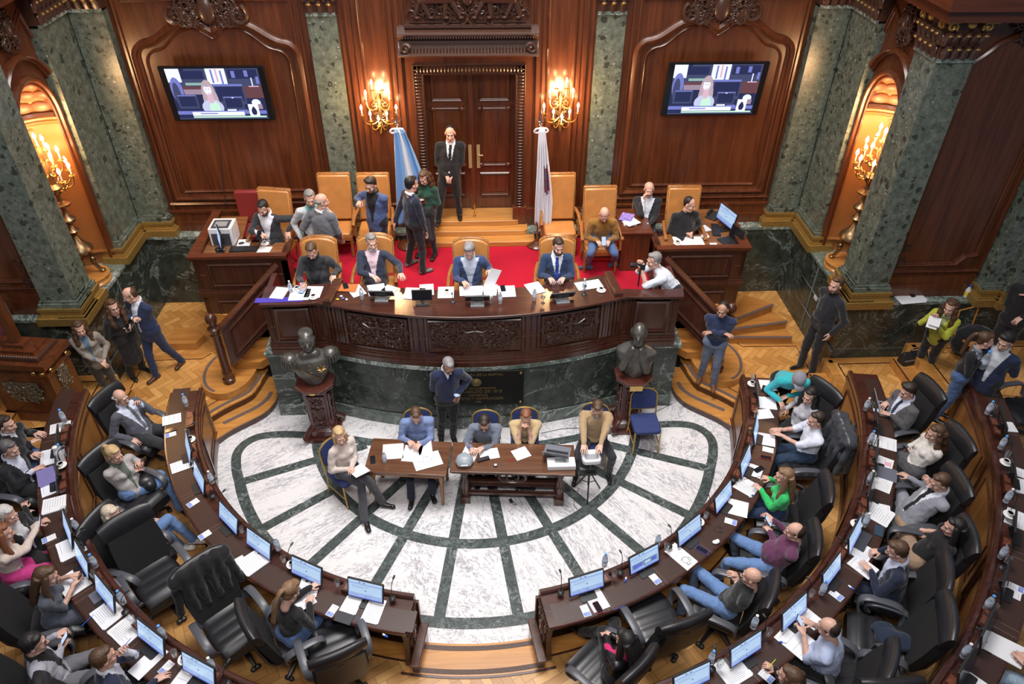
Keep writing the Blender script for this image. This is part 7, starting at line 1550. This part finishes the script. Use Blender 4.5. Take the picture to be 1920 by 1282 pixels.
# briefcase by the wall
p = at(1703, 690, .6); t = thing('briefcase', 'black leather briefcase standing by the marble wall at right', 'bag', (p.x, p.y, .6), .2)
mb = MB(); mb.loft([[(x*s_, y*s2, z) for x, y in rect(.46, .2, .04)] for s_, s2, z in ((.98, 1, 0), (1, 1.05, .1), (1, .8, .28), (.96, .3, .36))]); mb.build('bag_body', [BLL], t, bevel=.01)
mb = MB(); mb.tube(smooth_pts3([(-.1, 0, .34), (-.09, 0, .43), (.09, 0, .43), (.1, 0, .34)]), .012, 6); mb.build('handle', [BLL], t); mb = MB(); mb.bx(-.22, .22, -.09, -.08, .24, .26); mb.build('strap', [plain('grey_trim', (.2, .2, .22), .4)], t, smooth=0)
# coat heap with wooden hanger chair right edge
p = at(1822, 645, 1.2); lump('coat_heap', 'black coats piled on a wooden chair by the right wall', 'coat', [((p.x, .1, 1.35), (.3, .2, .18)), ((p.x+.1, .1, 1.15), (.28, .2, .3)), ((p.x-.12, .1, 1.2), (.2, .18, .2))], BLC, voxel=.03)
t = thing('wooden_chair', 'light wooden chair under the black coats by the right wall', 'chair', (p.x-.05, .08, .9), .3)
mb = MB(); mb.prism(rect(.42, .42, .03), .42, .46); mb.build('seat', [HONEY], t)
for x in (-.18, .18):
    for y in (-.18, .18): mb = MB(); mb.tube([(x, y, .42), (x*1.15, y*1.15, 0)], .015, 8); mb.build('leg', [HONEY], t)
mb = MB(); mb.tube([(-.2, .2, .46), (-.2, .24, .85), (.2, .24, .85), (.2, .2, .46)], .014, 8); mb.build('back_frame', [HONEY], t)
# things on the wall ledge
mb = MB(); mb.bx(-.24, .2, -.13, .1, 0, .006); mb.bx(-.2, .24, -.1, .13, .006, .012); flat('paper_stack', mb, [PAPER], 'loose papers with a phone lying on the marble ledge at right', 'paper', at(1708, 560, 1.77), .1, smooth=0); phone(at(1708, 552, 1.785), .2, 'black phone on the papers of the marble ledge')
bottle(1826, 556, 1.765, 'clear bottle by the gilded base on the marble ledge', s=1.3); t = thing('spray_bottle', 'white cleaning bottle with yellow label on the marble ledge', 'bottle', (at(1818, 556, 1.765)-Vector((.07, 0, 0))))
mb = MB(); mb.lathe([(.035, 0), (.04, .02), (.04, .14), (.02, .18), (.018, .2)], 14); mb.build('bottle_body', [WPLAS], t); mb = MB(); mb.lathe([(.0405, .04), (.0415, .05), (.0415, .1), (.0405, .11)], 14); mb.build('bottle_label', [plain('yellow_label', (.8, .6, .05), .5)], t); mb = MB(); mb.lathe([(.02, .2), (.02, .23)], 12); mb.build('cap', [BLUEP], t)
p = at(1749, 605, 1.95); mb = MB(); mb.box((0, 0, 0), (.15, .22, .012), Matrix.Rotation(.4, 3, 'X')); mb.box((.02, .0, .03), (.15, .2, .006), Matrix.Rotation(.2, 3, 'X')); flat('document_sheaf', mb, [PAPER], 'sheaf of printed papers in the hands of the woman in yellow green', 'paper', p, -.6, smooth=0)
bottle(1840, 690, 2.05, 'clear water bottle in the hand of the woman in dark blazer', 'blue', 1.4)
mb = MB(); mb.bx(-.012, .012, -.06, .06, -.035, .035); o = mb.build('wall_plate', [WPLAS], smooth=0, bevel=.004); o.location = (6.045, 1.5, 1.17); tag(o, 'small white plate fixed to the green marble wall beside the leaning man', 'wall plate')
# --- podium desk
zd = 2.352
def pp(u, v, where, rot, **k): return paper(u, v, zd, where, rot, ring=False, **k)
pp(524, 549, 'at the far left of the presiding desk', -10); pp(562, 552, 'under the hand of the writing man', 2, w=.3); pp(588, 547, 'right of the pocket diary of the writing man', -3, w=.24); pp(668, 545, 'on the tan folder side of the desk', 30); pp(706, 543, 'under the grey bearded man', 12, w=.26); pp(727, 546, 'cut corner, left of the second black screen', -28); pp(777, 550, 'wide, under the small black name screen', -6, w=.3); pp(800, 543, 'behind the small name screen', 4); pp(836, 548, 'under the coffee cup in the middle', 0, w=.24); pp(884, 545, 'wide one read by the man in blue blazer', 2, w=.36, h=.25); pp(919, 543, 'printed, right of the man in blue blazer', -6); pp(950, 546, 'flat, right of the water bottle at the middle', 2, w=.26); pp(1003, 540, 'left of the blue tie man', 20, w=.24); pp(1104, 534, 'with black chart, right of the blue tie man', 14, w=.4, h=.22, ink=4)
paper(650, 539, zd+.006, 'on the presiding desk by the divider', -8, w=.3, h=.2, th=.012, ink=0, kind='tan leather folder', name='folder', mat=plain('orange_leather', (.45, .14, .04), .4), ring=False); phone(at(648, 536, zd+.02), .3, 'dark brown phone lying on the tan folder')
phone(at(567, 545, zd+.01), -.2, 'blue screened phone by the writing man', lit=True); phone(at(943, 541, zd+.006), .1, 'small black phone on the sheet at the middle right of the desk')
mb = MB(); mb.bx(-.4, .3, -.06, .06, 0, .004); flat('blue_strip', mb, [plain('blue_violet_glossy', (.07, .05, .4), .2)], 'glossy blue violet sheet at the left corner of the presiding desk', 'folder', at(530, 562, zd), .02, smooth=0)
for k, (u, v, c) in enumerate(((633, 562, (.6, .5, .05)), (643, 560, (.1, .15, .5)), (650, 562, (.7, .7, .72)), (640, 556, (.7, .72, .8)))):
    mb = MB(); mb.ell((0, 0, .01), (.025, .018, .01)); flat('wrapped_sweet', mb, [plain('sweet_%d' % k, c, .4)], '%s wrapped sweet on the desk below the tan folder' % ['yellow', 'blue', 'white', 'pale blue'][k], 'sweet', at(u, v, zd), k)
cup(557, 543, zd, 'white coffee cup beside the writing man'); cup(588, 558, zd, 'white cup on a saucer near the edge of the left desk end'); cup(838, 549, zd+.004, 'coffee cup on a saucer in the middle of the desk'); cup(1127, 545, zd, 'white cup at the right end of the presiding desk'); cup(497, 458, 2.245, 'white coffee cup on the left clerk desk'); cup(1322, 444, 2.245, 'white coffee cup on the right clerk desk'); cup(1270, 457, 2.245, 'small white cup beside the chart on the right clerk desk')
for u, v, l in ((546, 548, 'beside the cup of the writing man'), (679, 560, 'right of the sweets on the desk'), (938, 568, 'right of the man in blue blazer'), (1002, 562, 'left of the man with the blue tie'), (1095, 544, 'on the chart, holding pens')): bottle(u, v, zd, 'small water bottle '+l, s=.95)
for u, v, l in ((695, 555, 'beside the black screen of the grey bearded man'), (920, 568, 'right of the middle black screen'), (1018, 568, 'beside the bottle of the blue tie man')): tumbler(u, v, zd, 'stemmed water glass '+l, stem=True)
for u, v, l, rz, w in ((718, 553, 'left of the small name screen, before the grey bearded man', PI-.05, .3), (895, 562, 'in the middle of the presiding desk', PI, .3), (1052, 556, 'before the man with the blue tie', PI+.12, .3)):
    t = monitor(at(u, v+2, zd), rz, 'low black desk screen, '+l, w=.36, h=.2, tilt=38, on=1, stand=.04); mb = MB(); mb.bx(-.1, .1, .03, .16, 0, .02); mb.bx(-.06, .06, .06, .14, .02, .04); mb.build('docking_foot', [plain('grey_plastic', (0, 0, 0))], t, smooth=0)
t = monitor(at(792, 570, zd), 0, 'small upright black name screen facing the hall on the presiding desk', w=.3, h=.17, tilt=8, on=0, stand=.05)
for u, v, l in ((849, 566, 'left of the middle screen'), (1095, 552, 'by the chart at the right')): mic(at(u, v, zd), PI, 'short black microphone on the presiding desk '+l, h=.22, reach=.1)
p = at(924, 520, 2.5); mb = MB(); mb.box((0, 0, 0), (.2, .004, .28), Matrix.Rotation(.5, 3, 'Y')); flat('paper_sheet', mb, [PAPER], 'white sheet lifted by the man in blue blazer', 'paper', p, .5, smooth=0)
# clerk desks
zc = 2.242
t = thing('printer', 'white and dark grey laser printer on the left clerk desk', 'printer', at(424, 452, zc), 0)
mb = MB(); mb.bx(-.19, .19, -.17, .2, 0, .33); mb.build('printer_case', [WPLAS], t, bevel=.015); mb = MB(); mb.bx(-.15, .15, -.178, -.17, .02, .24); mb.build('front_cover', [plain('dark_grey_plastic', (.06, .06, .075), .45)], t, smooth=0); mb = MB(); mb.bx(-.14, .14, -.15, .12, .33, .338); mb.bx(-.1, .1, -.1, .06, .338, .342, 1); mb.build('paper_tray', [plain('dark_grey_plastic', (0, 0, 0)), GREYP], t, smooth=0)
t = thing('red_chair', 'dark red upholstered chair behind the printer', 'chair', (at(440, 400, 2.8).x, 2.6, 1.6), PI)
REDU = plain('dark_red_upholstery', (.22, .02, .02), .6); mb = MB(); mb.bx(-.28, .28, -.25, .25, .4, .52); mb.build('seat', [REDU], t, bevel=.03); mb = MB(); mb.bx(-.28, .28, -.34, -.24, .5, 1.12); mb.build('backrest', [REDU], t, bevel=.03)
for x in (-.22, .22):
    for y in (-.2, .2): mb = MB(); mb.bx(x-.02, x+.02, y-.02, y+.02, 0, .4); mb.build('leg', [DARKV], t, smooth=0)
monitor(at(412, 470, zc), -1.15, 'black monitor seen from the side on the left clerk desk', on=1, tilt=8, w=.42, h=.26, stand=.12)
mb = MB(); mb.bx(-.23, .23, -.08, .08, 0, .025); flat('keyboard', mb, [BPLAS], 'black keyboard on the left clerk desk', 'keyboard', at(458, 468, zc), .03, smooth=0); mb = MB(); mb.ell((0, 0, .012), (.03, .05, .018)); flat('computer_mouse', mb, [BPLAS], 'black mouse on paper at the left clerk desk', 'mouse', at(453, 457, zc), -1.2)
paper(457, 457, zc, 'under the mouse on the left clerk desk', 4, ring=False); paper(494, 471, zc, 'front edge of the left clerk desk', -6, ring=False, ink=3); paper(1291, 452, zc, 'with a seating chart on the right clerk desk', 0, w=.5, h=.3, ring=False, ink=8); paper(1338, 458, zc, 'small, beside the dark monitor of the right clerk desk', 0, w=.12, h=.1, ring=False, ink=2); paper(1322, 428, zc, 'beside the telephone', 20, w=.14, h=.2, ring=False)
mb = MB(); mb.tube([(.1*math.cos(k*.8)*(.4+.05*k), .07*math.sin(k*.8)*(.4+.05*k), .02+.01*(k % 3)) for k in range(16)], .008, 5); flat('cable_tangle', mb, [BPLAS], 'tangle of black cables on the left clerk desk', 'cables', at(415, 468, zc), 0)
monitor(at(1353, 430, zc), .95+PI*.0-2.2, 'lit monitor turned sideways on the right clerk desk', on=1, tilt=10, w=.5, h=.3, stand=.1); laptop(at(1366, 455, zc), -1.2, 'open black laptop at the corner of the right clerk desk', BPLAS, False, .34, .24, 100)
mb = MB(); mb.bx(-.2, .2, -.07, .07, 0, .025); flat('keyboard', mb, [BPLAS], 'black keyboard on the right clerk desk', 'keyboard', at(1342, 432, zc), 1.4, smooth=0)
t = thing('desk_telephone', 'black desk telephone on the right clerk desk', 'telephone', at(1336, 408, zc), -.8); mb = MB(); mb.box((0, 0, .04), (.2, .2, .05), Matrix.Rotation(.35, 3, 'X')); mb.build('phone_base', [BPLAS], t, smooth=0, bevel=.006); mb = MB(); mb.cap((-.07, -.08, .1), (-.07, .08, .13), .022, .022, 8); mb.build('handset', [BPLAS], t)
mb = MB(); mb.bx(-.12, .1, -.15, .15, 0, .02); mb.box((.02, -.08, .028), (.26, .2, .012), Matrix.Rotation(.5, 3, 'Z')); mb.box((-.03, .1, .03), (.22, .28, .01), Matrix.Rotation(-.4, 3, 'Z'), 1); flat('paper_pile', mb, [PAPER, plain('violet_print', (.3, .22, .6), .6, nz=.6, bs=25)], 'messy pile of white papers on the small reddish desk', 'paper', at(1180, 415, 2.37), 0, smooth=0)
# camera
t = thing('photo_camera', 'black photo camera with long lens held by the photographer', 'camera', at(1203, 497, 2.66), -.05)
mb = MB(); mb.bx(-.03, .05, -.07, .07, -.05, .05); mb.bx(-.02, .03, -.03, .03, .05, .085); mb.build('camera_body', [BPLAS], t, bevel=.01); mb = MB(); mb.T = Matrix.Rotation(-PI/2, 4, 'Y'); mb.lathe([(.03, .03), (.038, .04), (.038, .12), (.042, .13), (.042, .17), (.034, .17)], 18); mb.build('lens', [BPLAS], t)
mb = MB(); mb.bx(-.01, .01, .05, .06, -.42, -.03); mb.build('strap', [BPLAS], t, smooth=0)
# --- items on the marble tables
zt = .742
def tp(u, v, where, rot, z=zt, **k): return paper(u, v, z, where, rot, ring=False, **k)
tp(737, 846, 'at the left of the smaller table', 3, w=.3, ink=0); tp(773, 850, 'under the hands of the man in blue shirt', -8, w=.26, h=.32, ink=3); tp(797, 839, 'right of the writing hand on the smaller table', 8, w=.2, ink=2)
p = at(801, 864, zt); mb = MB(); mb.bx(-.2, .2, -.14, .14, 0, .003); 
for r in (.05, .075, .1):
    for k in range(9): a = PI+PI*k/8; mb.box((r*1.3*math.cos(a), .03+r*math.sin(a), .0035), (.018, .009, .001), Matrix.Rotation(a+PI/2, 3, 'Z'), 1)
for k in range(3): mb.bx(-.04+.03*k, -.025+.03*k, .06, .08, .003, .004, 1)
flat('seating_chart', mb, [PAPER, plain('chart_blue_grey', (.2, .27, .34), .8)], 'printed seating chart of curved rows on the smaller table', 'chart', p+Vector((0, 0, .006)), .32, smooth=0)
bottle(722, 866, zt, 'clear water bottle on the smaller table'); phone(at(699, 862, zt), .15, 'black phone at the left edge of the smaller table')
zt2 = .762
tp(880, 852, 'under the left hand of the man in grey sweater', -20, zt2, w=.22, ink=2); tp(917, 851, 'right of the man in grey sweater', 10, zt2, w=.28, h=.2, ink=0); tp(977, 850, 'blank, in the middle of the trestle table', 24, zt2, w=.23, h=.21, ink=0)
t = thing('speakerphone', 'round grey conference speaker on the trestle table', 'speaker', at(871, 868, zt2), 0); mb = MB(); mb.loft([[(x*w_, y*w_+.02*(z > .06), z) for x, y in ((-.09, -.1), (.09, -.1), (.13, -.02), (.12, .05), (.0, .13), (-.12, .05), (-.13, -.02))] for w_, z in ((.85, 0), (1, .03), (1, .06), (.72, .12), (.3, .135))]); mb.build('speaker_body', [plain('blue_grey_plastic', (.27, .31, .35), .4)], t, bevel=.01); mb = MB(); mb.bx(-.05, .05, -.115, -.1, .055, .07); mb.build('button_strip', [WPLAS], t, smooth=0)
mb = MB(); mb.box((0, 0, .015), (.18, .06, .03)); flat('black_case', mb, [BPLAS], 'small black case beside the round conference speaker', 'case', at(906, 862, zt2), .3, smooth=0)
mb = MB(); mb.bx(-.025, .025, -.025, .025, 0, .02); mb.bx(-.018, .018, -.018, .018, .02, .022, 1); flat('small_box', mb, [BPLAS, WPLAS], 'tiny black and white box on the trestle table', 'box', at(929, 873, zt2), .1, smooth=0)
mb = MB(); mb.tube([(-.05, .02, .006), (0, 0, .008), (.05, .03, .006)], .004, 5); mb.tube([(0, 0, .008), (.03, -.04, .006)], .004, 5); flat('red_pliers', mb, [plain('red_plastic', (.5, .03, .02), .4)], 'small red handled tool on the trestle table', 'tool', at(956, 864, zt2), -.5)
laptop(at(1045, 848, zt2), PI-.25, 'grey laptop seen from behind on the trestle table', plain('steel_grey_lid', (.16, .17, .2), .35), True, .38, .25, 118)
t = thing('white_printer', 'small white portable printer at the right end of the trestle table', 'printer', at(1052, 874, zt2), 0); mb = MB(); mb.bx(-.2, .2, -.08, .1, 0, .085); mb.build('printer_case', [WPLAS], t, bevel=.01); mb = MB(); mb.bx(-.09, .07, -.01, .07, .085, .088); mb.build('control_panel', [GREYP], t, smooth=0)
p = at(1101, 925, 0); t = thing('tripod', 'black tripod stand under the white projector', 'tripod', p, 0)
for k in range(3): a = 2*PI*k/3+.4; mb = MB(); mb.tube([(0, 0, .5), (.22*math.cos(a), .22*math.sin(a), .01)], .012, 6); mb.tube([(0, 0, .25), (.12*math.cos(a), .12*math.sin(a), .23)], .007, 6); mb.build('leg', [BPLAS], t)
mb = MB(); mb.tube([(0, 0, .2), (0, 0, .74)], .014, 8); mb.bx(-.16, .1, -.04, .04, .44, .48); mb.bx(-.06, .06, -.06, .06, .74, .75); mb.build('column', [BPLAS], t)
t = thing('projector', 'white projector on the black tripod', 'projector', p+Vector((0, 0, .752)), .05); mb = MB(); mb.prism(rect(.27, .24, .06), 0, .08); mb.build('projector_case', [WPLAS], t, bevel=.015); mb = MB(); mb.prism(rect(.2, .1, .02, c=(0, -.03)), .08, .084); mb.build('vent_panel', [plain('pale_grey_vent', (.3, .31, .35), .5)], t, smooth=0)
p = at(655, 880, .8); mb = MB(); mb.box((0, 0, 0), (.22, .3, .004), Matrix.Rotation(-.35, 3, 'X')); flat('paper_sheet', mb, [PAPER], 'white papers on the lap of the blonde woman', 'paper', at(673, 882, .8), .6, smooth=0)
# cables on the marble
for pts, l in (([(876, 885, .74), (868, 930, .02), (860, 950, .005), (862, 958, .005)], 'grey cable falling from the conference speaker to the floor'), ([(1085, 915, .005), (1072, 950, .005), (1098, 962, .005), (1115, 945, .005)], 'thin cable looped around the projector tripod'), ([(1015, 812, .005), (1070, 800, .005), (1150, 808, .005), (1190, 790, .005), (1260, 757, .005)], 'thin black cable running over the marble behind the tables')):
    mb = MB(); mb.tube(smooth_pts3([vec(q) for q in pts]), .005, 5); o = mb.build('floor_cable', [plain('cable_grey', (.06, .06, .065), .5)]); tag(o, l, 'cable')
mb = MB(); mb.bx(-.02, .02, -.03, .03, 0, .03); mb.tube([(0, -.03, .01), (.01, -.08, .01), (.05, -.1, .01), (.03, -.02, .01)], .005, 5); flat('power_plug', mb, [BPLAS], 'black power plug lying on the marble before the trestle table', 'plug', at(958, 940, .003), .4)
# the tribune box at the left edge
TARN = plain('tarnished_metal', (.2, .17, .12), .42, metal=.6, nz=.3, bs=30)
t = thing('tribune_box', 'large dark wooden tribune box with brass ornaments at the left edge', 'cabinet', (-6.9, -.25, .6), 0)
off = Matrix.Translation((6.9, .25, -.6)); mb = MB(); mb.T = off
A_, B_, C_ = at(79, 686, 1.75), at(120, 620, 1.75), at(-20, 680, 1.75); ux = (C_-A_).normalized(); uy = Vector((-ux.y, ux.x, 0)); uy = uy if uy.y > 0 else -uy
def bxq(o0, l, dpt, z0, z1, e=0, mi=0): q = [o0-ux*e-uy*e, o0+ux*(l+e)-uy*e, o0+ux*(l+e)+uy*(dpt+e), o0-ux*e+uy*(dpt+e)]; mb.prism([(v_.x, v_.y) for v_ in q], z0, z1, mi)
bxq(A_, 1.0, .6, .6, 1.66, -.03); bxq(A_, 1.0, .6, .6, .75, .0); bxq(A_, 1.0, .6, 1.66, 1.75, .03); bxq(A_, 1.0, .6, 1.5, 1.56, 0)
mb.build('box_body', [MAHOG], t, smooth=0)
mb = MB(); mb.T = off; bxq(A_+ux*.08+uy*.06, .84, .48, 1.75, 1.83, 0); bxq(A_+ux*.17+uy*.13, .66, .34, 1.83, 1.88, 0); bxq(A_+ux*.35+uy*.2, .3, .2, 1.88, 1.94, 0)
for i in range(22): mb.ell(A_+ux*(.1+.8*i/21)+uy*.07+Vector((0, 0, .05)), (.03, .02, .045), None, 8, 5, 1)
for i in range(12): mb.ell(A_+ux*.09+uy*(.08+.44*i/11)+Vector((0, 0, .05)), (.02, .03, .045), None, 8, 5, 1)
mb.build('stepped_top', [MAHOG, CARVED], t, smooth=0)
mb = MB(); mb.T = off; c_ = A_+ux*.5+uy*.3; mb.prism([(c_.x-.06, c_.y-.06), (c_.x+.06, c_.y-.06), (c_.x+.06, c_.y+.06), (c_.x-.06, c_.y+.06)], 1.94, 3.0); mb.build('square_post', [MAHOG], t, smooth=0)
mb = MB(); fa = math.atan2(-ux.y, -ux.x); mb.T = off @ Matrix.Translation(A_+ux*.5-uy*(-.02)+Vector((0, 0, -.55))) @ Matrix.Rotation(fa, 4, 'Z'); carving(mb, .46, .3, 12, 6, .07, True, .03); mb.bx(-.25, .25, -.005, .01, -.17, .17); mb.build('brass_relief', [TARN], t)
mb = MB(); mb.T = off @ Matrix.Translation(A_+ux*.02+uy*.3+Vector((0, 0, -.45))) @ Matrix.Rotation(fa+PI/2, 4, 'Z'); mb.ell((0, 0, 0), (.12, .02, .2), None, 16, 8); carving(mb, .2, .32, 7, 9, .05, True, .03); mb.build('oval_medallion', [TARN], t)
for k, q in enumerate((A_+ux*.06, A_+ux*.2-uy*-.01, A_+uy*.1, A_+uy*.5)):
    mb = MB(); mb.T = off; mb.ell(q+Vector((0, 0, -.16)), (.04, .04, .04), None, 10, 6); mb.build('brass_rosette', [BRASS], t)
